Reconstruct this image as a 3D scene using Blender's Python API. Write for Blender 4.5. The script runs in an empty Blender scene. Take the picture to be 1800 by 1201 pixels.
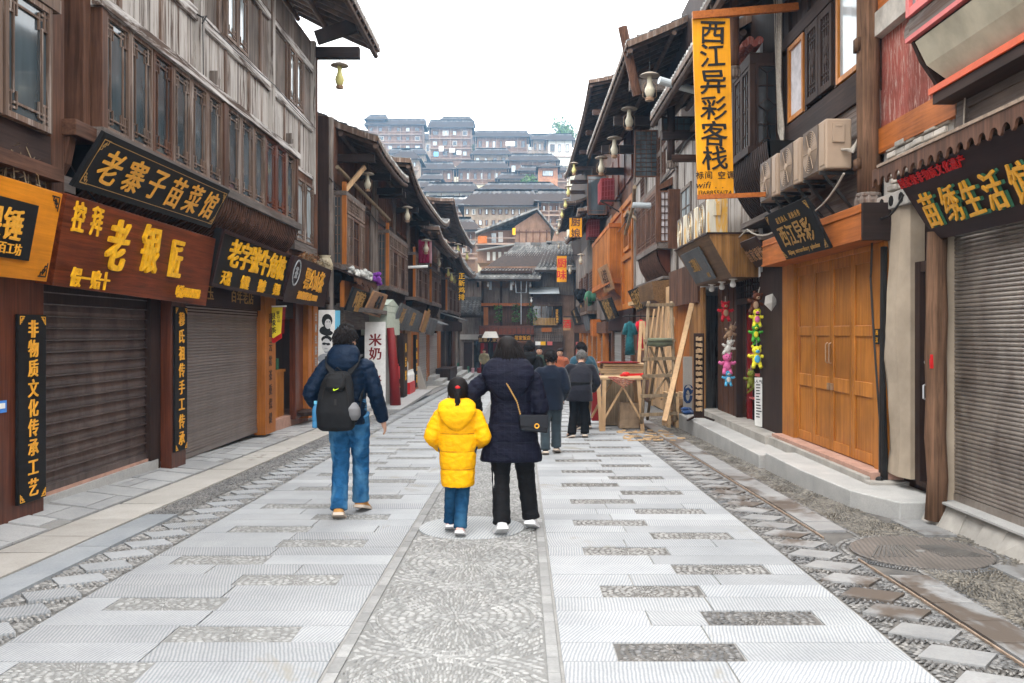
import bpy, math, random
import numpy as np
from mathutils import Vector, Matrix, noise

random.seed(7); np.random.seed(7)
R = math.radians
sc = bpy.context.scene
col = sc.collection

# ---------------------------------------------------------------- camera, sky, sun, exposure
F, CX, CY, EYE = 1550.0, 917.0, 585.0, 1.62          # focal length and horizon point in photo pixels, eye height
cam_d = bpy.data.cameras.new('camera'); cam = bpy.data.objects.new('camera', cam_d); col.objects.link(cam)
cam_d.sensor_width = 36.0; cam_d.lens = 36.0 * F / 1800.0
cam_d.shift_x = -(CX - 900.0) / 1800.0; cam_d.shift_y = (CY - 600.5) / 1800.0
cam_d.clip_start = 0.1; cam_d.clip_end = 5000.0
cam.location = (0, 0, EYE); cam.rotation_euler = (R(90), 0, 0)
sc.camera = cam

SUN_EL, SUN_AZ = R(68), R(205)
w = bpy.data.worlds.new('World'); sc.world = w; w.use_nodes = True
nt = w.node_tree
sky = nt.nodes.new('ShaderNodeTexSky'); sky.sky_type = 'NISHITA'; sky.sun_disc = False
sky.sun_elevation = SUN_EL; sky.sun_rotation = SUN_AZ; sky.air_density = 1.0; sky.dust_density = 1.5
hs = nt.nodes.new('ShaderNodeHueSaturation'); hs.inputs['Saturation'].default_value = 0.06
nt.links.new(sky.outputs[0], hs.inputs['Color'])
cl = nt.nodes.new('ShaderNodeMix'); cl.data_type = 'RGBA'; cl.inputs[0].default_value = 0.55   # an even white cloud cover over the clear sky
cl.inputs[7].default_value = (9.2, 9.1, 8.95, 1.0)
nt.links.new(hs.outputs[0], cl.inputs[6]); nt.links.new(cl.outputs[2], nt.nodes['Background'].inputs[0])
nt.nodes['Background'].inputs[1].default_value = 0.15
sun_d = bpy.data.lights.new('sun', 'SUN'); sun = bpy.data.objects.new('sun', sun_d); col.objects.link(sun)
sun_d.energy = 0.75; sun_d.angle = R(45); sun_d.color = (1.0, 0.965, 0.92)
sun.rotation_euler = (R(90) - SUN_EL, 0, R(180) - SUN_AZ)
sc.view_settings.view_transform = 'Standard'; sc.view_settings.look = 'None'
sc.view_settings.exposure = 1.95; sc.view_settings.gamma = 1.0
sc.cycles.max_bounces = 6; sc.cycles.diffuse_bounces = 4; sc.cycles.glossy_bounces = 2
sc.cycles.transmission_bounces = 3; sc.cycles.volume_bounces = 1; sc.cycles.transparent_max_bounces = 6
sc.cycles.caustics_reflective = False; sc.cycles.caustics_refractive = False

def X(px, y): return (px - CX) * y / F
def Z(py, y): return EYE - (py - CY) * y / F
def YP(px, x): return F * x / (px - CX)
def P(px, py, y): return Vector((X(px, y), y, Z(py, y)))
def g(y):                                               # the street falls away gently
    t = y - 5.0
    return -0.02 * (t + math.sqrt(t * t + 2.0)) / 2.0

# ---------------------------------------------------------------- objects
ORG = {}
def tag(o, label=None, cat=None, group=None, kind=None):
    if label: o['label'] = label
    if cat: o['category'] = cat
    if group: o['group'] = group
    if kind: o['kind'] = kind
    return o
def thing(name, loc, label=None, cat=None, group=None):
    o = bpy.data.objects.new(name, None); col.objects.link(o)
    o.empty_display_size = 0.1
    o.location = loc; ORG[o] = Vector(loc)
    return tag(o, label, cat, group)
def copy_tree(o, parent=None):
    c = o.copy(); col.objects.link(c)
    if parent: c.parent = parent
    for ch in list(o.children): copy_tree(ch, c)
    return c

class MB:
    """collects faces, then links them as ONE mesh object"""
    def __init__(s): s.v = []; s.f = []; s.m = []; s.k = 0; s.cuts = []
    def mat(s, k): s.k = k; return s
    def add(s, vs, fs):
        b = len(s.v); f0 = len(s.f); s.v.extend([tuple(p) for p in vs])
        for f in fs: s.f.append(tuple(i + b for i in f)); s.m.append(s.k)
        s.cuts.append((b, len(s.v), f0, len(s.f)))
        return s
    def box(s, x0, x1, y0, y1, z0, z1):
        if x0 > x1: x0, x1 = x1, x0
        if y0 > y1: y0, y1 = y1, y0
        if z0 > z1: z0, z1 = z1, z0
        return s.add([(x0,y0,z0),(x1,y0,z0),(x1,y1,z0),(x0,y1,z0),(x0,y0,z1),(x1,y0,z1),(x1,y1,z1),(x0,y1,z1)],
              [(0,3,2,1),(4,5,6,7),(0,1,5,4),(1,2,6,5),(2,3,7,6),(3,0,4,7)])
    def hexa(s, b, t):                                   # four bottom points, four top points
        return s.add(list(b) + list(t), [(0,3,2,1),(4,5,6,7),(0,1,5,4),(1,2,6,5),(2,3,7,6),(3,0,4,7)])
    def bar(s, p, q, w=0.05, h=None, up=(0,0,1)):
        p, q = Vector(p), Vector(q); h = w if h is None else h
        d = (q - p)
        if d.length < 1e-6: return s
        d.normalize(); u = Vector(up)
        if abs(d.dot(u)) > 0.97: u = Vector((0,1,0)) if abs(d.y) < 0.9 else Vector((1,0,0))
        a = d.cross(u).normalized() * (w / 2); b = a.cross(d).normalized() * (h / 2)
        return s.hexa([p-a-b, p+a-b, p+a+b, p-a+b], [q-a-b, q+a-b, q+a+b, q-a+b])
    def poly(s, pts): return s.add(pts, [tuple(range(len(pts)))])
    def prism(s, pts, vec):
        n = len(pts); vec = Vector(vec); A = [Vector(p) for p in pts]
        return s.add(A + [p + vec for p in A],
              [tuple(range(n - 1, -1, -1)), tuple(range(n, 2*n))] + [(i, (i+1) % n, n + (i+1) % n, n + i) for i in range(n)])
    def tube(s, pts, r=0.02, n=8, caps=True):
        pts = [Vector(p) for p in pts]; m = len(pts)
        rs = [r] * m if not isinstance(r, (list, tuple)) else list(r)
        prev = None; rings = []
        for i, p in enumerate(pts):
            d = (pts[min(i+1, m-1)] - pts[max(i-1, 0)]).normalized()
            if prev is None:
                u = Vector((0,0,1)) if abs(d.z) < 0.9 else Vector((1,0,0))
                a = d.cross(u).normalized()
            else:
                a = (prev - d * prev.dot(d)).normalized()
            prev = a; b = d.cross(a)
            rings.append([p + (a * math.cos(2*math.pi*k/n) + b * math.sin(2*math.pi*k/n)) * rs[i] for k in range(n)])
        return s.rings(rings, caps)
    def rings(s, rings, caps=True, closed=True):
        n = len(rings[0]); m = len(rings); vs = [p for r in rings for p in r]; fs = []
        for i in range(m - 1):
            for k in range(n if closed else n - 1):
                k2 = (k + 1) % n
                fs.append((i*n + k, i*n + k2, (i+1)*n + k2, (i+1)*n + k))
        if caps: fs.append(tuple(range(n - 1, -1, -1))); fs.append(tuple((m-1)*n + k for k in range(n)))
        return s.add(vs, fs)
    def lathe(s, c, prof, n=14, sx=1.0, sy=1.0):
        c = Vector(c)
        return s.rings([[c + Vector((math.cos(2*math.pi*k/n) * max(r, 1e-4) * sx, math.sin(2*math.pi*k/n) * max(r, 1e-4) * sy, z)) for k in range(n)] for r, z in prof])
    def ball(s, c, rx, ry=None, rz=None, n=12, m=8, rot=None):
        ry = rx if ry is None else ry; rz = rx if rz is None else rz; c = Vector(c)
        rot = rot or Matrix.Identity(3); rr = []
        for i in range(m + 1):
            t = math.pi * (i / m) * 0.98 + 0.01 * math.pi
            rr.append([c + rot @ Vector((math.sin(t)*math.cos(2*math.pi*k/n)*rx, math.sin(t)*math.sin(2*math.pi*k/n)*ry, -math.cos(t)*rz)) for k in range(n)])
        return s.rings(rr)
    def fb(s, sd, d0, d1, y0, y1, z0, z1): return s.box(sd*d0, sd*d1, y0, y1, z0, z1)   # facade box: d = distance from the street axis
    def parts(s, name, mat, parent=None, bevel=0.0):            # every piece added (a box is 8 points) becomes an object of its own
        b = 0; i = 0; fs = s.f; st = getattr(s, 'cuts', [])
        for v0, v1, f0, f1 in st:
            m = MB(); m.add(s.v[v0:v1], [tuple(q - v0 for q in f) for f in fs[f0:f1]]); m.build(name, mat, parent, bevel=bevel)
    def build(s, name, mat, parent=None, smooth=False, bevel=0.0, sub=0, org=None):
        me = bpy.data.meshes.new(name)
        o0 = ORG.get(parent, Vector((0,0,0))) if parent else (Vector(org) if org is not None else Vector((0,0,0)))
        V = [(x - o0.x, y - o0.y, z - o0.z) for x, y, z in s.v]
        me.from_pydata(V, [], s.f)
        mats = mat if isinstance(mat, (list, tuple)) else [mat]
        for k in mats: me.materials.append(k)
        if len(mats) > 1: me.polygons.foreach_set('material_index', s.m)
        if smooth: me.polygons.foreach_set('use_smooth', [True] * len(s.f))
        me.update()
        o = bpy.data.objects.new(name, me); col.objects.link(o)
        if parent: o.parent = parent; ORG[o] = o0
        else: o.location = o0; ORG[o] = o0
        if bevel > 0:
            b = o.modifiers.new('bevel', 'BEVEL'); b.width = bevel; b.segments = 2; b.limit_method = 'ANGLE'; b.angle_limit = R(40)
        if sub:
            q = o.modifiers.new('sub', 'SUBSURF'); q.levels = sub; q.render_levels = sub
        return o

# ---------------------------------------------------------------- lettering (Blender's own fallback font draws the characters)
GL = {}
def glyph(ch):
    if ch in GL: return GL[ch]
    c = bpy.data.curves.new('glyph', 'FONT'); c.body = ch; c.size = 1.0; c.extrude = 0.5; c.resolution_u = 3
    o = bpy.data.objects.new('glyph', c); col.objects.link(o)
    dg = bpy.context.evaluated_depsgraph_get()
    me = bpy.data.meshes.new_from_object(o.evaluated_get(dg))
    v = np.array([tuple(p.co) for p in me.vertices]) if len(me.vertices) else np.zeros((0,3))
    f = [tuple(p.vertices) for p in me.polygons]
    bpy.data.objects.remove(o); bpy.data.curves.remove(c); bpy.data.meshes.remove(me)
    if len(v):
        lo, hi = v.min(0), v.max(0)
        wd = hi[0] - lo[0]
        cjk = ord(ch) > 0x2000
        v[:,0] -= (lo[0] + hi[0]) / 2
        v[:,1] -= (lo[1] + hi[1]) / 2 if cjk else 0.36
    else: wd = 0.3
    GL[ch] = (v, f, wd)
    return GL[ch]
def lettering(mb, text, org, u, v, size, pitch=1.05, nib=0.035, thick=0.01, vertical=False, jitter=0.0, wide=1.0, shear=0.0, na=0.6, brush=0.0):
    """writes text on a plane: org = centre of the whole text, u = reading direction, v = up, unit vectors"""
    u, v, org = Vector(u).normalized(), Vector(v).normalized(), Vector(org); wv = u.cross(v)
    U, Vv, W = np.array(u), np.array(v), np.array(wv)
    adv = []
    for ch in text:
        if vertical or ord(ch) > 0x2000: adv.append(pitch * size * (1 if vertical else wide))
        elif ch == ' ': adv.append(0.5 * size * wide)
        else: adv.append((glyph(ch)[2] + 0.09) * size * wide)
    tot = sum(adv); pos = -tot / 2
    for ch, a in zip(text, adv):
        cpos = pos + a / 2; pos += a
        gv, gf, wd = glyph(ch)
        if not len(gv): continue
        q = gv.copy()
        if brush:
            ph = random.random() * 9
            q[:,0] += brush * np.sin(q[:,1] * 9 + ph); q[:,1] += brush * np.sin(q[:,0] * 8 + ph * 2) * 0.7
        ang = (random.random() - 0.5) * jitter; scl = size * (1 + (random.random() - 0.5) * jitter)
        cs, sn = math.cos(ang), math.sin(ang)
        xx = (q[:,0] * cs - q[:,1] * sn) * wide; yy = q[:,0] * sn + q[:,1] * cs
        xx = xx + shear * yy
        nn = 1 if nib <= 0 else (3 if nib < 0.03 else 5)
        for i in range(nn):
            t = 0 if nn == 1 else (i / (nn - 1) - 0.5)
            ox, oy = t * nib, t * nib * na * (1 if i % 2 == 0 else -1)
            dz = q[:,2] * thick + thick * 0.5 + i * 0.0006
            lx = (xx + ox) * scl + (0 if vertical else cpos); ly = (yy + oy) * scl - (cpos if vertical else 0)
            pts = np.array(org)[None,:] + lx[:,None] * U + ly[:,None] * Vv + dz[:,None] * W
            mb.add(pts.tolist(), gf)
    return mb

# ---------------------------------------------------------------- materials
MATS = {}
def newmat(name):
    m = bpy.data.materials.new(name); m.use_nodes = True
    return m, m.node_tree, m.node_tree.nodes['Principled BSDF']
def N(nt, typ, **kw):
    n = nt.nodes.new(typ)
    for k, v in kw.items():
        if k in n.inputs: n.inputs[k].default_value = v
        else: setattr(n, k, v)
    return n
def rgb(c): return (c[0], c[1], c[2], 1.0)
def mixc(nt, fac, a, b, mode='MIX'):
    n = nt.nodes.new('ShaderNodeMix'); n.data_type = 'RGBA'; n.blend_type = mode
    for sock, v in ((n.inputs[0], fac), (n.inputs[6], a), (n.inputs[7], b)):
        if isinstance(v, (int, float)): sock.default_value = v
        elif isinstance(v, (tuple, list)): sock.default_value = rgb(v)
        else: nt.links.new(v, sock)
    return n.outputs[2]
def ramp(nt, fac, stops):
    n = nt.nodes.new('ShaderNodeValToRGB'); e = n.color_ramp.elements
    e[0].position, e[0].color = stops[0][0], rgb(stops[0][1]); e[1].position, e[1].color = stops[-1][0], rgb(stops[-1][1])
    for p, c in stops[1:-1]:
        k = e.new(p); k.color = rgb(c)
    nt.links.new(fac, n.inputs[0]); return n.outputs[0]
def g3(v): return (v, v, v)
def noise_tex(nt, scale=(1,1,1), detail=5, rough=0.6, sc_=1.0, dist=0.0):
    tc = nt.nodes.new('ShaderNodeTexCoord'); mp = nt.nodes.new('ShaderNodeMapping')
    nt.links.new(tc.outputs['Object'], mp.inputs['Vector']); mp.inputs['Scale'].default_value = scale
    n = N(nt, 'ShaderNodeTexNoise', Scale=sc_, Detail=detail, Roughness=rough, Distortion=dist)
    nt.links.new(mp.outputs[0], n.inputs['Vector']); return n.outputs[0]
def island(nt): return nt.nodes.new('ShaderNodeNewGeometry').outputs['Random Per Island']
def bump(nt, bs, h, strength=0.3, dist=0.01):
    b = N(nt, 'ShaderNodeBump', Strength=strength, Distance=dist)
    nt.links.new(h, b.inputs['Height']); nt.links.new(b.outputs[0], bs.inputs['Normal'])
AX = {'z': (16,16,0.8), 'y': (16,0.8,16), 'x': (0.8,16,16), 'n': (5,5,5), 'f': (40,40,7)}
def wood(name, c, dark=0.45, axis='z', rough=0.6, var=0.35, wear=None, wear_amt=0.5, grey=0.0, bstr=0.35, coat=0.0):
    """wood: grain along an axis, each board (mesh island) a little different; wear = colour of flaking paint or bleaching"""
    m, nt, bs = newmat(name)
    gn = noise_tex(nt, AX[axis], 8, 0.65, 1.6, 0.4)
    big = noise_tex(nt, (0.9,0.9,0.9), 4, 0.6, 1.3)
    cd = tuple(q * dark for q in c)
    base = mixc(nt, ramp(nt, gn, [(0.32, g3(0)), (0.68, g3(1))]), cd, c)
    stain = ramp(nt, big, [(0.3, g3(0.62)), (0.65, g3(1.08))])
    base = mixc(nt, 1.0, base, stain, 'MULTIPLY')
    iv = ramp(nt, island(nt), [(0.0, g3(1 - var)), (1.0, g3(1 + var * 0.6))])
    base = mixc(nt, 1.0, base, iv, 'MULTIPLY')
    if wear:
        wn = noise_tex(nt, tuple(q * 0.55 for q in AX[axis]), 7, 0.72, 1.1, 0.8)
        f = ramp(nt, wn, [(0.62 - 0.3*wear_amt, g3(0)), (0.74 - 0.3*wear_amt, g3(1))])
        base = mixc(nt, f, base, mixc(nt, 0.5, wear, mixc(nt, 1.0, wear, stain, 'MULTIPLY')))
    nt.links.new(base, bs.inputs['Base Color'])
    bs.inputs['Roughness'].default_value = rough; bs.inputs['Specular IOR Level'].default_value = 0.1
    if coat: bs.inputs['Coat Weight'].default_value = coat; bs.inputs['Coat Roughness'].default_value = 0.25
    bump(nt, bs, gn, bstr, 0.006)
    MATS[name] = m; return m
def plain(name, c, rough=0.5, metal=0.0, var=0.12, scale=6.0, spec=0.2, bstr=0.0, isl=0.0, emit=0.0):
    m, nt, bs = newmat(name)
    n = noise_tex(nt, (1,1,1), 5, 0.6, scale)
    base = mixc(nt, ramp(nt, n, [(0.3, g3(0)), (0.7, g3(1))]), tuple(q * (1 - var) for q in c), tuple(min(1, q * (1 + var)) for q in c))
    if isl: base = mixc(nt, 1.0, base, ramp(nt, island(nt), [(0.0, g3(1 - isl)), (1.0, g3(1 + isl * 0.6))]), 'MULTIPLY')
    nt.links.new(base, bs.inputs['Base Color'])
    bs.inputs['Roughness'].default_value = rough; bs.inputs['Metallic'].default_value = metal
    bs.inputs['Specular IOR Level'].default_value = spec
    if bstr: bump(nt, bs, n, bstr, 0.01)
    if emit: bs.inputs['Emission Color'].default_value = rgb(c); bs.inputs['Emission Strength'].default_value = emit
    MATS[name] = m; return m
def cloth(name, c, rough=0.8, fold=7.0, bstr=0.5, var=0.2, sheen=0.2, fade=None):
    m, nt, bs = newmat(name)
    n = noise_tex(nt, (1,1,1.6), 4, 0.55, fold, 0.6); fine = noise_tex(nt, (1,1,1), 2, 0.5, 240)
    base = mixc(nt, ramp(nt, n, [(0.3, g3(0)), (0.7, g3(1))]), tuple(q * (1 - var) for q in c), tuple(min(1, q * (1 + var)) for q in c))
    if fade:
        fn = noise_tex(nt, (1,1,0.45), 3, 0.5, 5.0, 0.2)
        base = mixc(nt, ramp(nt, fn, [(0.45, g3(0)), (0.7, g3(1))]), base, fade)
    nt.links.new(base, bs.inputs['Base Color']); bs.inputs['Roughness'].default_value = rough
    bs.inputs['Sheen Weight'].default_value = sheen; bs.inputs['Specular IOR Level'].default_value = 0.1
    h = mixc(nt, 0.12, n, fine); bump(nt, bs, h, bstr, 0.02)
    MATS[name] = m; return m
def stone(name, c, c2, groove=0.0, rough=0.75, var=0.14, stain=None, stain_amt=0.5, scale=3.0, bstr=0.25, fine=60):
    m, nt, bs = newmat(name)
    n = noise_tex(nt, (1,1,1), 6, 0.65, scale); f = noise_tex(nt, (1,1,1), 3, 0.7, fine)
    base = mixc(nt, ramp(nt, n, [(0.3, g3(0)), (0.7, g3(1))]), c, c2)
    base = mixc(nt, 1.0, base, ramp(nt, f, [(0.3, g3(0.86)), (0.7, g3(1.06))]), 'MULTIPLY')
    iv = island(nt)
    base = mixc(nt, 1.0, base, ramp(nt, iv, [(0.0, g3(1 - var)), (1.0, g3(1 + var * 0.5))]), 'MULTIPLY')
    hgt = f
    if groove:
        tc = nt.nodes.new('ShaderNodeTexCoord'); vr = nt.nodes.new('ShaderNodeVectorRotate'); vr.rotation_type = 'Z_AXIS'
        ma = N(nt, 'ShaderNodeMath', operation='MULTIPLY_ADD'); ma.inputs[1].default_value = 0.9; ma.inputs[2].default_value = -0.35
        nt.links.new(iv, ma.inputs[0]); nt.links.new(ma.outputs[0], vr.inputs['Angle']); nt.links.new(tc.outputs['Object'], vr.inputs['Vector'])
        wv = N(nt, 'ShaderNodeTexWave', Scale=groove, Distortion=2.2, Detail=2.0); wv.inputs['Detail Scale'].default_value = 0.6
        nt.links.new(vr.outputs[0], wv.inputs['Vector'])
        base = mixc(nt, 1.0, base, ramp(nt, wv.outputs['Fac'], [(0.1, (.70,.73,.77)), (0.7, g3(1.06))]), 'MULTIPLY')
        hgt = mixc(nt, 0.7, f, wv.outputs['Color'])
    if stain:
        sn = noise_tex(nt, (1,0.6,1), 5, 0.65, 1.4, 0.5)
        base = mixc(nt, ramp(nt, sn, [(0.66 - 0.3*stain_amt, g3(0)), (0.72 - 0.25*stain_amt, g3(1))]), base, stain)
    nt.links.new(base, bs.inputs['Base Color']); bs.inputs['Roughness'].default_value = rough
    bump(nt, bs, hgt, bstr, 0.006)
    MATS[name] = m; return m
def glassy(name, c=(0.035,0.045,0.05), rough=0.06, c2=None):
    m, nt, bs = newmat(name)
    n = noise_tex(nt, (2.0,2.0,0.5), 3, 0.5, 1.6)
    base = mixc(nt, ramp(nt, n, [(0.35, g3(0)), (0.7, g3(1))]), c, c2 or tuple(q * 2.4 for q in c))
    nt.links.new(base, bs.inputs['Base Color']); bs.inputs['Roughness'].default_value = rough
    bs.inputs['Specular IOR Level'].default_value = 0.8
    h = noise_tex(nt, (1,1,1), 2, 0.5, 2.5); bump(nt, bs, h, 0.06, 0.02)
    MATS[name] = m; return m
def metal_shutter(name, c, grime=(0.05,0.035,0.03), amt=0.5, rough=0.45):
    m, nt, bs = newmat(name)
    n = noise_tex(nt, (1,1.3,0.6), 6, 0.7, 2.2, 0.6); s2 = noise_tex(nt, (3,3,0.5), 5, 0.7, 3.0)
    base = mixc(nt, ramp(nt, n, [(0.35, g3(0)), (0.72, g3(amt * 1.4))]), c, grime)
    base = mixc(nt, ramp(nt, s2, [(0.6, g3(0)), (0.85, g3(0.2))]), base, tuple(min(1, q * 2.2) for q in c))
    base = mixc(nt, 1.0, base, ramp(nt, island(nt), [(0.0, g3(0.85)), (1.0, g3(1.1))]), 'MULTIPLY')
    nt.links.new(base, bs.inputs['Base Color']); bs.inputs['Roughness'].default_value = rough; bs.inputs['Metallic'].default_value = 0.6
    MATS[name] = m; return m

# woods
wood('brown_v', (0.17,0.082,0.051), 0.34, 'z', 0.55)
wood('brown_h', (0.165,0.080,0.050), 0.36, 'y', 0.55)
wood('brown_x', (0.10,0.055,0.04), 0.4, 'x', 0.55)
wood('dark_v', (0.055,0.032,0.025), 0.5, 'z', 0.6)
wood('dark_h', (0.055,0.032,0.025), 0.5, 'y', 0.6)
wood('dark_x', (0.04,0.026,0.022), 0.5, 'x', 0.6)
wood('reddish_v', (0.17,0.048,0.022), 0.4, 'z', 0.4, coat=0.3)
wood('reddish_h', (0.17,0.048,0.022), 0.4, 'y', 0.4, coat=0.3)
wood('grey_v', (0.26,0.215,0.185), 0.45, 'z', 0.75, wear=(0.10,0.065,0.05), wear_amt=0.35)
wood('grey_h', (0.22,0.185,0.165), 0.45, 'y', 0.75, wear=(0.10,0.065,0.05), wear_amt=0.35)
wood('whitewash_v', (0.14,0.085,0.06), 0.5, 'z', 0.75, wear=(0.44,0.405,0.37), wear_amt=0.75)
wood('whitewash_h', (0.16,0.105,0.08), 0.5, 'y', 0.75, wear=(0.58,0.55,0.52), wear_amt=0.6)
wood('frame_v', (0.20,0.13,0.095), 0.45, 'z', 0.6, wear=(0.36,0.30,0.26), wear_amt=0.3)
wood('orange_v', (0.52,0.175,0.035), 0.6, 'z', 0.45, var=0.25)
wood('orange_h', (0.56,0.17,0.04), 0.55, 'y', 0.45, var=0.2)
wood('honey_v', (0.60,0.225,0.04), 0.55, 'z', 0.42, var=0.22, coat=0.08, wear=(.34,.11,.025), wear_amt=.28)
wood('newpine_v', (0.62,0.40,0.22), 0.7, 'z', 0.6, var=0.25)
wood('newpine_n', (0.62,0.42,0.24), 0.75, 'n', 0.6, var=0.25)
wood('ladder_w', (0.34,0.25,0.16), 0.5, 'z', 0.75)
wood('bamboo_v', (0.40,0.20,0.07), 0.55, 'z', 0.4, var=0.4, coat=0.2)
wood('bamboo_h', (0.22,0.125,0.06), 0.5, 'y', 0.45, var=0.3)
wood('lacquer_red', (0.26,0.055,0.016), 0.3, 'y', 0.3, coat=0.15)
wood('lacquer_orange', (0.78,0.27,0.012), 0.7, 'y', 0.4, var=0.1, coat=0.08)
wood('sign_yellow', (0.86,0.36,0.012), 0.8, 'z', 0.45, var=0.06)
wood('log_v', (0.25,0.14,0.085), 0.3, 'z', 0.85, bstr=0.9)
wood('redplank', (0.36,0.10,0.075), 0.6, 'f', 0.75, wear=(0.47,0.30,0.25), wear_amt=0.36)
plain('pale_brick', (.44,.40,.35), .9, 0, .3, 5, isl=.35, bstr=.5)
wood('board_black', (0.014,0.0135,0.014), 0.7, 'y', 0.5, var=0.05)
wood('board_grey', (0.16,0.165,0.17), 0.8, 'y', 0.55, var=0.1)
wood('board_brown', (0.040,0.019,0.017), 0.6, 'y', 0.4, var=0.05)
wood('board_tan', (0.48,0.26,0.13), 0.7, 'y', 0.5, var=0.1)
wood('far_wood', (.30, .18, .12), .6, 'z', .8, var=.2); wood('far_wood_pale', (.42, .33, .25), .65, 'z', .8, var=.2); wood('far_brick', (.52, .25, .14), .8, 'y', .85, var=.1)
# others
plain('gold', (0.78,0.38,0.04), 0.4, 0.1, 0.15, 30)
plain('gold_yellow', (0.84,0.42,0.014), 0.45, 0.0, 0.28, 14)
plain('gold_dull', (0.42,0.24,0.07), 0.5, 0.1, 0.2, 30)
plain('ink', (0.012,0.011,0.01), 0.6)
plain('white_paint', (0.78,0.77,0.74), 0.6)
plain('green_side', (0.05,0.16,0.09), 0.5)
plain('red_paint', (0.55,0.02,0.02), 0.45)
plain('dark_red', (0.20,0.015,0.015), 0.5)
plain('pink_paint', (0.55,0.13,0.12), 0.5, isl=0.2)
plain('trim_red', (0.62,0.09,0.02), 0.4)
plain('iron', (0.03,0.028,0.027), 0.5, 0.5)
plain('steel', (0.45,0.46,0.47), 0.35, 0.8)
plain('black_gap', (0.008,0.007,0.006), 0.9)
plain('rust', (0.27,0.20,0.15), 0.8, 0.0, 0.35, 15, bstr=0.3)
plain('plaster', (0.37,0.30,0.225), 0.85, 0, 0.2, 2.5, bstr=0.25)
plain('white_plaster', (0.66,0.66,0.66), 0.85, 0, 0.22, 1.6, bstr=0.15, isl=0.1)
plain('concrete', (0.33,0.31,0.28), 0.9, 0, 0.25, 3.5, bstr=0.5)
plain('terracotta', (0.42,0.25,0.19), 0.85, 0, 0.2, 8)
plain('ac_beige', (0.36,0.265,0.19), 0.45, 0.0, 0.06, 8)
plain('ac_dark', (0.13,0.10,0.08), 0.5)
plain('canvas', (0.46,0.42,0.32), 0.8, 0, 0.3, 1.8, bstr=0.2)
plain('cable', (0.36,0.32,0.27), 0.6, 0, 0.2, 30)
plain('pipe', (0.42,0.46,0.48), 0.4, 0.1, 0.1, 10)
plain('lamp_shade', (0.30,0.25,0.20), 0.5, 0.0, 0.2, 20)
plain('lamp_glass', (0.50,0.45,0.34), 0.3, 0.0, 0.1, 12)
plain('lamp_yellow', (0.58,0.53,0.20), 0.3, 0.0, 0.1, 12)
plain('lamp_brass', (0.32,0.20,0.12), 0.45, 0.3, 0.2, 20)
plain('tile', (0.085,0.083,0.082), 0.8, 0, 0.3, 9, isl=0.45, bstr=0.3)
plain('tile_pale', (0.20,0.198,0.19), 0.85, 0, 0.2, 1.2, isl=0.5, bstr=0.3)
plain('tile_edge', (0.36,0.35,0.33), 0.8, 0, 0.3, 9, isl=0.5)
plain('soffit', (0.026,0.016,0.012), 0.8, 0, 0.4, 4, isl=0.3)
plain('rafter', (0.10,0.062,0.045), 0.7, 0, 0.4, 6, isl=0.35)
plain('leaf', (0.07,0.14,0.03), 0.6, 0, 0.3, 20, isl=0.5)
plain('dry_leaf', (0.30,0.13,0.05), 0.7, 0, 0.3, 20, isl=0.5)
plain('straw', (0.30,0.23,0.14), 0.8, 0, 0.3, 20, isl=0.4)
plain('pot', (0.42,0.36,0.25), 0.6)
plain('curtain', (0.55,0.52,0.53), 0.8, 0, 0.2, 8)
glassy('glass'); glassy('glass_dark', (0.012,0.013,0.014))
glassy('glass_pale', (0.22,0.25,0.26), 0.1)
metal_shutter('shutter_brown', (0.17,0.125,0.11), (.04,.025,.02), .75, 0.35)
metal_shutter('shutter_taupe', (0.25,0.21,0.19), (0.13,0.11,0.10), 0.35)
metal_shutter('shutter_grey', (0.40,0.35,0.305), (0.12,0.09,0.075), 0.6)
metal_shutter('shutter_white', (0.50,0.49,0.47), (0.34,0.32,0.30), 0.3)
stone('slab', (0.29,0.30,0.308), (0.395,0.40,0.402), groove=16.0, rough=0.7, var=0.17, scale=1.1, stain=(.235,.225,.20), stain_amt=0.2)
stone('slab_blue', (0.27,0.295,0.32), (0.35,0.37,0.385), groove=0, rough=0.6, var=0.15)
stone('slab_wet', (0.22,0.222,0.225), (0.33,0.33,0.325), rough=0.5, var=0.2, stain=(0.10,0.08,0.065), stain_amt=0.55)
stone('slab_cream', (0.38,0.355,0.32), (0.47,0.45,0.415), rough=0.75, var=0.12, stain=(0.22,0.185,0.15), stain_amt=0.1)
stone('slab_side', (0.31,0.315,0.32), (0.42,0.418,0.41), rough=0.7, var=0.2, stain=(0.20,0.175,0.15), stain_amt=0.05)
stone('mortar', (0.21,0.205,0.195), (0.29,0.283,0.27), rough=0.9, var=0.0, scale=5, bstr=0.5)
stone('mortar_dark', (0.07,0.066,0.062), (0.14,0.13,0.118), rough=0.9, var=0.0, scale=5, bstr=0.5)
stone('pebble_pale', (0.225,0.227,0.222), (0.325,0.325,0.315), rough=0.6, var=0.4, fine=200)
stone('pebble_white', (0.315,0.31,0.292), (0.39,0.382,0.362), rough=0.55, var=0.15, fine=200)
stone('pebble_mid', (0.20,0.197,0.19), (0.29,0.283,0.27), rough=0.5, var=0.5, fine=200)
stone('pebble_dark', (0.085,0.088,0.094), (0.20,0.188,0.172), rough=0.42, var=0.75, fine=200)
stone('pebble_brown', (0.085,0.076,0.062), (0.185,0.165,0.135), rough=0.5, var=0.6, fine=200)
stone('step_stone', (0.33,0.33,0.32), (0.45,0.44,0.42), rough=0.8, var=0.12, stain=(0.30,0.28,0.24), stain_amt=0.15)
stone('wet_disc', (0.10,0.088,0.078), (0.19,0.165,0.145), groove=9.0, rough=0.5, var=0.1)
stone('pale_disc', (0.33,0.345,0.35), (0.41,0.415,0.41), groove=12.0, rough=0.7, var=0.05)
M = MATS
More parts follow.
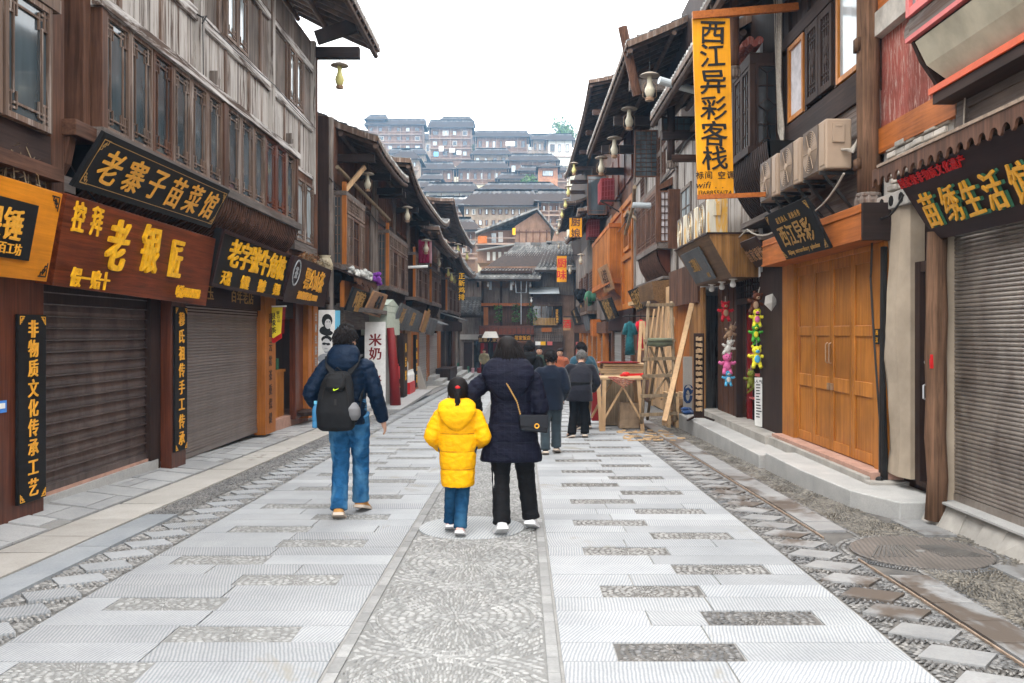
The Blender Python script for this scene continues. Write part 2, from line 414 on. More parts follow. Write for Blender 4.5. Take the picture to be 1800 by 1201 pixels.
# ================================================================ ground and paving
def rnd(a, b): return a + (b - a) * random.random()
def slab(mb, pts, h=0.0, t=0.03, gap=0.004):
    c = Vector((sum(p[0] for p in pts) / len(pts), sum(p[1] for p in pts) / len(pts)))
    q = []
    for p in pts:
        d = Vector((p[0], p[1])) - c; L = max(d.length, 1e-3); d = d * ((L - gap * 1.3) / L) + c
        q.append(d)
    tilt = rnd(-.002, .002); hh = h + rnd(-0.0015, 0.0015)
    top = [(d.x, d.y, g(d.y) + hh + tilt * (d.x - c.x)) for d in q]; bot = [(d.x, d.y, g(d.y) + hh - t) for d in q]
    n = len(q)
    mb.add(bot + top, [tuple(range(n, 2*n))] + [(i, (i+1) % n, n + (i+1) % n, n + i) for i in range(n)])
def rect(mb, x0, x1, y0, y1, h=0.0, gap=0.004): slab(mb, [(x0,y0),(x1,y0),(x1,y1),(x0,y1)], h, gap=gap)

# one sheet under everything
mb = MB(); ys = [-60, -10, 0, 2, 3, 4, 5, 6, 7, 8, 10, 12, 15, 20, 30, 40, 55, 75, 80]
for a, b in zip(ys[:-1], ys[1:]):
    mb.add([(-400, a, g(a) - .03), (400, a, g(a) - .03), (400, b, g(b) - .03), (-400, b, g(b) - .03)], [(0,1,2,3)])
tag(mb.build('ground', M['mortar']), kind='structure')
# dark bedding under the right hand pebble bands
mb = MB(); yy = [3 + .5 * i for i in range(70)]
for a, b in zip(yy[:-1], yy[1:]):
    mb.add([(1.96, a, g(a) - .018), (3.72, a, g(a) - .018), (3.72, b, g(b) - .018), (1.96, b, g(b) - .018)], [(0,1,2,3)])
tag(mb.build('gutter_bed', M['mortar_dark']), kind='structure')

XL0, XL1, XC0, XC1, XR1 = -2.72, -0.94, -0.94, 0.19, 1.96
CRS = 0.274                                              # depth of one course of slabs
Y0 = 4.37 - 4 * CRS
inlays = []                                              # pebble rectangles let into the slabs
mb = MB(); mfar = MB()
def course(x0, x1, y0, y1, hole=None):
    xs = [x0]
    tgt = [x1] if not hole else [hole[0], hole[1], x1]
    segs = [(x0, x1)] if not hole else [(x0, hole[0]), (hole[1], x1)]
    for a, b in segs:
        x = a
        while b - x > 0.03:
            L = rnd(.5, .95)
            e = x + L
            if b - e < .28: e = b
            rect(mb, x, e, y0, y1)
            x = e
k = 0; y = Y0
while y < 62:
    y0, y1 = y, y + CRS
    hole = None; holeL = None
    if k % 2 == 0:
        c = (k // 2) % 2
        j = rnd(-.03, .03)
        hole = ((.48 + j, 1.12 + j) if c == 0 else (1.07 + j, 1.72 + j))
        inlays.append((hole[0], hole[1], y0, y1, 0))
    else:
        c = ((k - 1) // 2) % 2
        j = rnd(-.03, .03)
        holeL = ((-1.9 + j, -1.22 + j) if c == 0 else (-2.5 + j, -1.83 + j))
        inlays.append((holeL[0], holeL[1], y0, y1, 1))
    course(XC1 + .01, XR1 - .01, y0, y1, hole); course(XL0 + .01, XL1 - .01, y0, y1, holeL)
    y = y1; k += 1
tag(mb.build('paving_slabs', M['slab']), kind='structure')

# borders: thin kerb rows either side of the middle strip, blue slabs and cream slabs on the left, gutter slabs on the right
mb = MB(); y = 3.0
while y < 60:
    L = rnd(.16, .24)
    rect(mb, XC0 + .005, XC0 + .065, y, y + L, gap=.002); rect(mb, XC1 - .065, XC1 - .005, y, y + L, gap=.002); y += L
tag(mb.build('strip_edging', stone('edging', (.22,.222,.22), (.31,.31,.303), rough=.8, var=.25, scale=6)), kind='structure')
mb = MB(); y = 3.0
while y < 8.2:
    L = rnd(.7, 1.1); rect(mb, -3.48, -3.2, y, min(8.2, y + L)); y += L
tag(mb.build('drain_slabs', M['slab_blue']), kind='structure')
mb = MB(); y = 3.0
while y < 45:
    L = rnd(.5, .9); a = rnd(-.06, .06)
    slab(mb, [(-3.5, y), (-3.5, y + L), (-3.98, y + L + a), (-3.98, y + a * .5)], .004, gap=.006); y += L
tag(mb.build('cream_slabs', M['slab_cream']), kind='structure')
mb = MB(); y = 3.0
while y < 40:
    L = rnd(.22, .42)
    if not (6.0 < y + L and y < 7.25): rect(mb, 2.49, 2.75, y, y + L, .002)
    y += L
y = 4.0
while y < 7.7:                                            # slabs beside the wall base
    L = rnd(.25, .4)
    if not (6.1 < y + L / 2 < 7.2): rect(mb, 3.32, 3.6, y, y + L, .002)
    y += L
tag(mb.build('gutter_slabs', M['slab_wet']), kind='structure')
mb = MB(); y = 3.2
while y < 22:
    if not (6.25 < y < 7.05): mb.box(2.457, 2.469, y, y + .245, g(y) - .02, g(y) + .001)
    y += .25
tag(mb.build('gutter_edging', M['rust']), kind='structure')

# diamond bands
mbd, mbd2 = MB(), MB(); tri = []                           # tri: triangles to fill with pebbles
y = 3.2
while y < 45:
    L = .36
    for (xa, xb, mm, sd) in ((1.98, 2.43, mbd2, 0), (-3.17, -2.74, mbd, 1)):
        sk = .10 if sd == 0 else -.10
        xm = (xa + xb) / 2
        dm = [(xa + .01, y + L * .45), (xm + .06, y + .02), (xb - .01, y + L * .55), (xm - .06, y + L - .02)]
        if sd: dm = [(xa + .01, y + L * .55), (xm - .06, y + .02), (xb - .01, y + L * .45), (xm + .06, y + L - .02)]
        slab(mm, dm, .001)
        tri.append((xa, xb, y, y + L, dm, sd))
    y += L
tag(mbd.build('diamond_slabs', M['slab']), kind='structure')
tag(mbd2.build('stained_diamond_slabs', M['slab_wet']), kind='structure')

# left pavement of irregular flags, sloping up to the shops
mb = MB()
def side_z(x, y):
    t = min(1, max(0, (-4.0 - x) / .6)); base = g(y) + .012
    up = max(0.0, .10 - .0105 * max(0, y - 7))
    return base + t * up
y = 3.0
rows = []
while y < 46:
    L = rnd(.35, .75) * (1 if y < 20 else 1.8); rows.append((y, y + L)); y += L
for (a, b) in rows:
    cuts = sorted([rnd(-4.9, -4.1) for _ in range(2)]); xs = [-4.0] + [c for c in reversed(cuts)] + [-5.3]
    for i in range(len(xs) - 1):
        if xs[i] - xs[i+1] < .12: continue
        q = [(xs[i] - .008, a + .006 + rnd(0, .05)), (xs[i] - .008, b - rnd(0, .03)), (xs[i+1] + .008, b - rnd(0, .05)), (xs[i+1] + .008, a + .006 + rnd(0, .04))]
        top = [(p[0], p[1], side_z(*p)) for p in q]; bot = [(p[0], p[1], side_z(*p) - .05) for p in q]
        mb.add(bot + top, [(7,6,5,4)] + [(j, (j+1) % 4, 4 + (j+1) % 4, 4 + j) for j in range(4)])
tag(mb.build('pavement', M['slab_side']), kind='structure')
mb = MB()
for a, b in zip(yy[:-1], yy[1:]):
    mb.add([(-4.0, a, side_z(-4.0, a) - .012), (-4.6, a, side_z(-4.6, a) - .012), (-5.4, a, side_z(-5.4, a) - .012), (-4.0, b, side_z(-4.0, b) - .012), (-4.6, b, side_z(-4.6, b) - .012), (-5.4, b, side_z(-5.4, b) - .012)], [(0,3,4,1), (1,4,5,2)])
tag(mb.build('pavement_bed', M['mortar']), kind='structure')

# ---------------------------------------------------------------- pebbles, each one a small dome
TN = 7
_t = [(math.cos(2*math.pi*k/TN), math.sin(2*math.pi*k/TN), 0.0) for k in range(TN)] + [(.72*math.cos(2*math.pi*k/TN), .72*math.sin(2*math.pi*k/TN), .7) for k in range(TN)] + [(0,0,1.0)]
_f = [(k, (k+1) % TN, TN + (k+1) % TN, TN + k) for k in range(TN)]
_f3 = [(TN + k, TN + (k+1) % TN, 2*TN) for k in range(TN)]
def pebble_mesh(name, rows, mat):
    """rows: (x, y, angle, half length, half width)"""
    if not rows: return
    A = np.array(rows); n = len(A); T = np.array(_t)
    rs = np.random.RandomState(len(rows))
    hgt = 0.010 * (0.6 + 0.7 * rs.rand(n)); jit = 1 + 0.18 * (rs.rand(n, len(T)) - .5)
    lx = T[None,:,0] * A[:,3:4] * jit; ly = T[None,:,1] * A[:,4:5] * jit; lz = T[None,:,2] * hgt[:,None]
    ca, sa = np.cos(A[:,2:3]), np.sin(A[:,2:3])
    wx = A[:,0:1] + lx * ca - ly * sa; wy = A[:,1:2] + lx * sa + ly * ca
    gy = -0.02 * ((wy - 5) + np.sqrt((wy - 5)**2 + 2)) / 2
    wz = gy - 0.010 + lz
    V = np.stack([wx, wy, wz], -1).reshape(-1, 3)
    off = (np.arange(n) * len(T))[:,None]
    q4 = (np.array(_f).reshape(1,-1) + off).reshape(-1); q3 = (np.array(_f3).reshape(1,-1) + off).reshape(-1)
    me = bpy.data.meshes.new(name); me.vertices.add(len(V)); me.vertices.foreach_set('co', V.reshape(-1).astype(np.float32))
    nl = len(q4) + len(q3); me.loops.add(nl); me.loops.foreach_set('vertex_index', np.concatenate([q4, q3]).astype(np.int32))
    n4, n3 = len(q4) // 4, len(q3) // 3
    me.polygons.add(n4 + n3)
    me.polygons.foreach_set('loop_start', np.concatenate([np.arange(n4) * 4, n4 * 4 + np.arange(n3) * 3]).astype(np.int32))
    me.polygons.foreach_set('use_smooth', np.ones(n4 + n3, dtype=bool))
    me.materials.append(mat); me.update(calc_edges=True); me.validate()
    o = bpy.data.objects.new(name, me); col.objects.link(o); tag(o, kind='structure'); return o

for xa, xb in ((XL0, XL1), (XC1, XR1)):
    mb = MB()
    for a, b in zip(yy[:-1] + list(range(38, 60, 2)), yy[1:] + list(range(40, 62, 2))): mb.add([(xa, a, g(a) - .007), (xb, a, g(a) - .007), (xb, b, g(b) - .007), (xa, b, g(b) - .007)], [(0,1,2,3)])
    tag(mb.build('paving_bed', M['mortar']), kind='structure')
mb = MB()                                                # mortar the middle pebbles are set in
for a, b in zip(yy[:-1] + list(range(38, 60, 2)), yy[1:] + list(range(40, 62, 2))): mb.add([(XC0 - .03, a, g(a) - .009), (XC1 + .03, a, g(a) - .009), (XC1 + .03, b, g(b) - .009), (XC0 - .03, b, g(b) - .009)], [(0,1,2,3)])
tag(mb.build('strip_bed', stone('strip_mortar', (.155,.155,.15), (.22,.219,.21), rough=.85, var=0, scale=9, bstr=.5)), kind='structure')
cp, cw = [], []                                            # middle strip: flower-like lozenges of pebbles
SCX = (XC0 + XC1) / 2; HW = (XC1 - XC0) / 2 - .08
def in_disc(x, y): return (x + .43) ** 2 + (y - 7.59) ** 2 < .47 ** 2
NY = 19
for ci in range(-1, 12):
    yc = 5.1 + 1.3 * ci
    for r in np.arange(.03, .92, .047):
        stepa = (.021 + .006 * (r > .5)) / max(r, .03)
        a = random.random()
        na = int(2 * math.pi / stepa)
        for i in range(na):
            t = a + i * 2 * math.pi / na + rnd(-.02, .02); rr = r + rnd(-.006, .006)
            x, y = SCX + rr * math.cos(t), yc + rr * math.sin(t)
            if abs(x - SCX) > HW or abs(y - yc) > .65 or y < 3.6 or y > NY or in_disc(x, y): continue
            e = abs(x - SCX) / .50 + 0; f2 = (abs(x - SCX) / .49) ** 1.6 + (abs(y - yc) / .62) ** 1.6
            if .86 < f2 < 1.10:
                continue
            inner = f2 <= .86
            ang = t if inner else t + math.pi / 2 + .5
            row = (x, y, ang + rnd(-.2, .2), rnd(.019, .025), rnd(.0078, .0105))
            (cw if (inner and (int(r / .047) % 4 == 3)) else cp).append(row)
    # outlines of quartz pebbles
    for ff in (.90, .98, 1.06):
        nseg = int(150)
        for i in range(nseg):
            t = 2 * math.pi * i / nseg
            cxx = abs(math.cos(t)) ** (2 / 1.6) * math.copysign(1, math.cos(t)); syy = abs(math.sin(t)) ** (2 / 1.6) * math.copysign(1, math.sin(t))
            s_ = ff ** (1 / 1.6); x, y = SCX + .49 * cxx * s_, yc + .62 * syy * s_
            if abs(x - SCX) > HW or abs(y - yc) > .655 or y < 3.6 or y > NY or in_disc(x, y): continue
            dx, dy = -.49 * math.sin(t), .62 * math.cos(t)
            (cw if ff != .98 else cp).append((x, y, math.atan2(dy, dx) + (math.pi / 2 if ff == .98 else 0) + rnd(-.2, .2), rnd(.017, .022), rnd(.008, .011)))
pebble_mesh('pebble_strip', cp, M['pebble_pale']); pebble_mesh('quartz_pebbles', cw, M['pebble_pale'])

def radial(x0, x1, y0, y1, out, sp=.042, wd=.016):
    xc, yc = (x0 + x1) / 2 + rnd(-.05, .05), (y0 + y1) / 2
    for r in np.arange(.02, .5, sp):
        na = max(5, int(2 * math.pi * r / wd)); a = random.random() * 6
        for i in range(na):
            t = a + 2 * math.pi * i / na; rr = r + rnd(-.008, .008); x, y = xc + rr * math.cos(t), yc + rr * math.sin(t)
            if x < x0 + .012 or x > x1 - .012 or y < y0 + .012 or y > y1 - .012: continue
            out.append((x, y, t + rnd(-.25, .25), rnd(.017, .023), rnd(.0058, .008)))
pm, pd, pl_ = [], [], []
for nm, side, mt in (('inlay_bed', 0, 'mortar_dark'), ('pale_inlay_bed', 1, 'strip_mortar')):
    mb = MB()
    for q in inlays:
        if q[4] == side: a, b = q[2] + .004, q[3] - .004; mb.add([(q[0] + .004, a, g(a) - .0062), (q[1] - .004, a, g(a) - .0062), (q[1] - .004, b, g(b) - .0062), (q[0] + .004, b, g(b) - .0062)], [(0,1,2,3)])
    tag(mb.build(nm, M[mt]), kind='structure')
for (x0, x1, y0, y1, sd) in inlays:
    if y1 > 22 or y0 < 3.6: continue
    near = y0 < 5.3 and sd == 0
    radial(x0, x1, y0, y1, pd if near else (pl_ if sd else pm), .042 if y0 < 9 else .07, .016 if y0 < 9 else .03)
def inside(pt, poly):
    c = False; n = len(poly); j = n - 1
    for i in range(n):
        if ((poly[i][1] > pt[1]) != (poly[j][1] > pt[1])) and pt[0] < (poly[j][0] - poly[i][0]) * (pt[1] - poly[i][1]) / (poly[j][1] - poly[i][1]) + poly[i][0]: c = not c
        j = i
    return c
lm = []
for (xa, xb, y0, y1, dm, sd) in tri:
    if y1 > 20 or y0 < 3.6: continue
    sx, sy = (.021, .043) if y0 < 9 else (.034, .065)
    for iy in range(int((y1 - y0) / sy)):
        for ix in range(int((xb - xa) / sx)):
            x, y = xa + (ix + .5) * sx + rnd(-.004, .004), y0 + (iy + .5) * sy + (sx if ix % 2 else 0) + rnd(-.004, .004)
            q = [((p[0] - (xa+xb)/2) * 1.1 + (xa+xb)/2, (p[1] - (y0+y1)/2) * 1.1 + (y0+y1)/2) for p in dm]
            if inside((x, y), q): continue
            a = math.atan2(y - (y0 + y1) / 2, x - (xa + xb) / 2) + rnd(-.3, .3)
            (lm if sd else pd).append((x, y, a, sy * .48, sx * .43))
pebble_mesh('pebble_inlays', pm + lm, M['pebble_mid']); pebble_mesh('pale_inlays', pl_, M['pebble_pale'])
# outer pebble band on the right and pebble line by the rust edging
pb = []
y = 3.7
while y < 20:
    st = .043 if y < 9 else .07
    for x in np.arange(2.77, 3.72 if y < 7.8 else 3.24, .02 if y < 9 else .034):
        if 3.31 < x < 3.61 and y < 7.7 and not 6.1 < y < 7.2: continue
        if (x - 3.02) ** 2 + (y - 6.68) ** 2 < .54 ** 2: continue
        cy = round((y - .3) / .8) * .8 + .3; cx = 3.0
        pb.append((x + rnd(-.005, .005), y + rnd(-.012, .012), math.atan2(y - cy, x - cx) + rnd(-.35, .35), st * .5, .0085 if y < 9 else .014))
    y += st
pebble_mesh('pebble_gutter', pb, M['pebble_brown'])
y = 3.7
while y < 20:
    st = .019 if y < 9 else .03
    for x in (2.448, 2.755):
        if (x - 3.02) ** 2 + (y - 6.68) ** 2 < .54 ** 2: continue
        pd.append((x + (.02 if x > 2.6 else -.018), y, rnd(-.15, .15), .022, st * .42))
    y += st
for i in range(170):
    t = 2 * math.pi * i / 170
    for r in (.545, .59): pd.append((3.02 + r * math.cos(t), 6.68 + r * math.sin(t), t, .02, .0085))
pd = [q for q in pd if (q[0] - 3.02) ** 2 + (q[1] - 6.68) ** 2 > .52 ** 2]
pebble_mesh('pebble_border', pd, M['pebble_dark'])
pl = []
y = 8.2
while y < 24:
    st = .045 if y < 13 else .075
    for x in np.arange(-3.47, -3.2, .024 if y < 13 else .04):
        pl.append((x + rnd(-.005, .005), y + rnd(-.01, .01), math.pi / 2 + rnd(-.5, .5), st * .5, .010 if y < 13 else .017))
    y += st
pebble_mesh('pebble_drain', pl, M['pebble_dark'])
# round covers
mb = MB(); mb.lathe((-.43, 7.59, g(7.59) - .02), [(.45, 0), (.45, .022), (.435, .026), (.0, .026)], 48)
tag(mb.build('round_cover', M['pale_disc']), 'pale grey round stone cover set in the pebble strip under the walking family', 'manhole cover')
root = thing('round_cover', (3.02, 6.68, g(6.68)), 'dark brown wet stone disc with ribbed quarters beside the wooden post', 'manhole cover')
mb = MB(); mb.lathe((3.02, 6.68, g(6.68) - .02), [(.505, 0), (.505, .02), (.495, .024), (.0, .024)], 56); mb.build('disc', M['wet_disc'], root)
mb = MB()
for s_ in (-1, 1):
    for i in range(9):
        r = .1 + i * .042; h = min(.2, math.sqrt(max(0, .48**2 - r*r)))
        mb.bar((3.02 + s_*r, 6.68 - h*.9, g(6.68) + .007), (3.02 + s_*r*.55, 6.68 + h*.9, g(6.68) + .007), .014, .006)
mb.build('ribs', M['mortar_dark'], root)
mb = MB(); mb.lathe((3.02, 6.68, g(6.68)), [(.04, 0), (.04, .009), (.0, .009)], 10, 1, .7); mb.build('centre_plug', M['pebble_mid'], root)
# ================================================================ shared builders for the street fronts
# sd = -1 left side of the street, +1 right side; d = distance of a plane from the street axis
def planks_v(mb, sd, d, y0, y1, z0, z1, pitch=.2, t=.025, jit=.006, gap=.006):
    y = y0
    while y1 - y > .01:
        wd = min(pitch * rnd(.85, 1.15), y1 - y)
        if y1 - y - wd < pitch * .4: wd = y1 - y
        j = rnd(0, jit)
        mb.fb(sd, d - j, d + t, y + gap / 2, y + wd - gap / 2, z0, z1); y += wd
def planks_h(mb, sd, d, y0, y1, z0, z1, pitch=.2, t=.025, jit=.006, gap=.006):
    z = z0
    while z1 - z > .01:
        wd = min(pitch * rnd(.9, 1.1), z1 - z)
        if z1 - z - wd < pitch * .4: wd = z1 - z
        j = rnd(0, jit)
        mb.fb(sd, d - j, d + t, y0, y1, z + gap / 2, z + wd - gap / 2); z += wd
def planks_x(mb, x0, x1, y, z0, z1, pitch=.2, t=.025, face=-1):
    x = x0
    while x1 - x > .01:
        wd = min(pitch * rnd(.85, 1.15), x1 - x); j = rnd(0, .006)
        mb.box(x + .003, x + wd - .003, y + face * j, y - face * t, z0, z1); x += wd
def shell(mb, sd, d, y0, y1, z0, z1, depth=5.0): mb.fb(sd, d, d + depth, y0, y1, z0, z1)

def window(parent, sd, d, y0, y1, z0, z1, style='corner', fr=.045, dep=.05, fm='frame_v', gm='glass', mw=.016, out=.0):
    """frame with lattice bars, the pane is its sub-part"""
    m = MB(); a, b = d - out - dep, d - out + .01
    m.fb(sd, a, b, y0, y0 + fr, z0, z1); m.fb(sd, a, b, y1 - fr, y1, z0, z1)
    m.fb(sd, a + .002, b, y0 + fr, y1 - fr, z0, z0 + fr); m.fb(sd, a + .002, b, y0 + fr, y1 - fr, z1 - fr, z1)
    Y0, Y1, Z0, Z1 = y0 + fr, y1 - fr, z0 + fr, z1 - fr; A, B = a + .012, a + .03
    def vb(y, za, zb): m.fb(sd, A, B, y - mw / 2, y + mw / 2, za, zb)
    def hb(z, ya, yb): m.fb(sd, A + .001, B - .001, ya, yb, z - mw / 2, z + mw / 2)
    W, H = Y1 - Y0, Z1 - Z0
    if style == 'corner':                                   # a second frame inside, stepped at its corners
        q = min(.09, W * .2); q2 = q * 1.9
        vb(Y0 + q, Z0 + q2, Z1 - q); vb(Y1 - q, Z0 + q, Z1 - q2); hb(Z0 + q, Y0 + q, Y1); hb(Z1 - q, Y0, Y1 - q)
        for (cy, cz, sy, sz) in ((Y0, Z0, 1, 1), (Y1, Z1, -1, -1), (Y0, Z1, 1, -1), (Y1, Z0, -1, 1)):
            vb(cy + sy * q * .55, *sorted((cz, cz + sz * q2))); hb(cz + sz * q2, *sorted((cy, cy + sy * q)))
            vb(cy + sy * q * 1.5, *sorted((cz + sz * q * .5, cz + sz * q2 * 1.1))); hb(cz + sz * q * .5, *sorted((cy, cy + sy * q * 1.5)))
    elif style == 'grid':
        n = max(2, int(round(W / .11))); k = max(2, int(round(H / .13)))
        for i in range(1, n): vb(Y0 + W * i / n, Z0, Z1)
        for i in range(1, k): hb(Z0 + H * i / k, Y0, Y1)
    elif style == 'broken':                                 # short bars, staggered
        n = max(3, int(round(W / .10))); k = max(4, int(round(H / .2)))
        for i in range(1, n): vb(Y0 + W * i / n, Z0, Z1)
        for i in range(1, k):
            for j in range(n):
                if (i + j) % 2: hb(Z0 + H * i / k, Y0 + W * j / n, Y0 + W * (j + 1) / n)
    elif style == 'tall':                                   # upright bars with lattice bands above and below
        n = max(3, int(round(W / .085)))
        for i in range(1, n): vb(Y0 + W * i / n, Z0, Z1)
        for f_ in (.1, .17, .83, .9): hb(Z0 + H * f_, Y0, Y1)
    elif style == 'diamond':
        yc = (Y0 + Y1) / 2; vb(yc, Z0, Z1)
        for f_ in (.3, .72): hb(Z0 + H * f_, Y0, Y1)
    elif style == 'bars':
        n = max(2, int(round(W / .07)))
        for i in range(1, n): vb(Y0 + W * i / n, Z0, Z1)
    elif style == 'cross':
        vb((Y0 + Y1) / 2, Z0, Z1); hb(Z0 + H * .62, Y0, Y1)
    o = m.build('window', M[fm], parent)
    p = MB(); p.fb(sd, a + .032, a + .038, Y0, Y1, Z0, Z1); p.build('pane', M[gm], o)
    return o

def side_window(parent, y, x0, x1, z0, z1, style='diamond', fm='dark_v', gm='glass_dark', mw=.015, fr=.04):
    """a window whose face looks back along the street"""
    m = MB(); A, B = y - .04, y + .01
    if x0 > x1: x0, x1 = x1, x0
    m.box(x0, x0 + fr, A, B, z0, z1); m.box(x1 - fr, x1, A, B, z0, z1); m.box(x0 + fr, x1 - fr, A + .002, B, z0, z0 + fr); m.box(x0 + fr, x1 - fr, A + .002, B, z1 - fr, z1)
    X0, X1, Z0, Z1 = x0 + fr, x1 - fr, z0 + fr, z1 - fr; W, H = X1 - X0, Z1 - Z0; xc = (X0 + X1) / 2
    def bb(p, q): m.bar((p[0], y - .03, p[1]), (q[0], y - .03, q[1]), mw, mw)
    if style == 'diamond':
        zm = Z0 + H * .5; dz = H * .085
        bb((xc, Z0 + H*.07), (xc, zm - dz)); bb((xc, zm + dz), (xc, Z1 - H*.07))
        bb((X0, zm), (xc, zm + dz)); bb((xc, zm + dz), (X1, zm)); bb((X1, zm), (xc, zm - dz)); bb((xc, zm - dz), (X0, zm))
        bb((X0, Z1), (xc, Z1 - dz)); bb((xc, Z1 - dz), (X1, Z1)); bb((X0, Z0), (xc, Z0 + dz)); bb((xc, Z0 + dz), (X1, Z0))
        for f_ in (.25, .75): bb((X0, Z0 + H*f_), (X1, Z0 + H*f_))
    elif style == 'broken':
        n = 3; k = 7
        for i in range(1, n): bb((X0 + W*i/n, Z0), (X0 + W*i/n, Z1))
        for i in range(1, k): bb((X0, Z0 + H*i/k), (X1, Z0 + H*i/k))
    elif style == 'grid':
        n = max(2, int(W / .12)); k = max(2, int(H / .12))
        for i in range(1, n): bb((X0 + W*i/n, Z0), (X0 + W*i/n, Z1))
        for i in range(1, k): bb((X0, Z0 + H*i/k), (X1, Z0 + H*i/k))
    elif style == 'corner':
        q = .07
        bb((X0 + q, Z0), (X0 + q, Z1)); bb((X1 - q, Z0), (X1 - q, Z1)); bb((X0, Z0 + 2*q), (X1, Z0 + 2*q)); bb((X0, Z1 - 2*q), (X1, Z1 - 2*q))
    o = m.build('window', M[fm], parent)
    p = MB(); p.box(X0, X1, y - .01, y - .004, Z0, Z1); p.build('pane', M[gm], o)
    return o

def bracket_curve(parent, sd, d_out, d_in, y0, y1, z_top, z_bot, pitch=.085, mat='brown_v', back='dark_v', belly=.5, name='curved_slats'):
    """the hollow slatted underside that carries a bay window"""
    m = MB(); bk = MB(); n = 7; pts = []
    for i in range(n + 1):
        t = i / n
        d = d_out + (d_in - d_out) * (t ** 1.0) + belly * (d_in - d_out) * math.sin(math.pi * t) * .55
        pts.append((d, z_top + (z_bot - z_top) * t))
    y = y0
    while y < y1 - .02:
        for i in range(n):
            (da, za), (db, zb) = pts[i], pts[i+1]
            m.add([(sd*da, y, za), (sd*da, y + pitch*.55, za), (sd*db, y + pitch*.55, zb), (sd*db, y, zb),
                   (sd*(da + .035), y, za), (sd*(da + .035), y + pitch*.55, za), (sd*(db + .035), y + pitch*.55, zb), (sd*(db + .035), y, zb)],
                  [(0,1,2,3), (4,7,6,5), (0,4,5,1), (2,6,7,3), (1,5,6,2), (0,3,7,4)])
        y += pitch
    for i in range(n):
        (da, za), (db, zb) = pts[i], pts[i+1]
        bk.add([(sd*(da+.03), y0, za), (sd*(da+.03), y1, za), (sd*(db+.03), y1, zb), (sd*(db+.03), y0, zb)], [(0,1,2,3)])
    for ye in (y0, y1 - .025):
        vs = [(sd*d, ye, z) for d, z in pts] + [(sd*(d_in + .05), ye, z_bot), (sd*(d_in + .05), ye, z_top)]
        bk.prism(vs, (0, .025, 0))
    m.build(name, M[mat], parent); bk.build('slat_backing', M[back], parent)

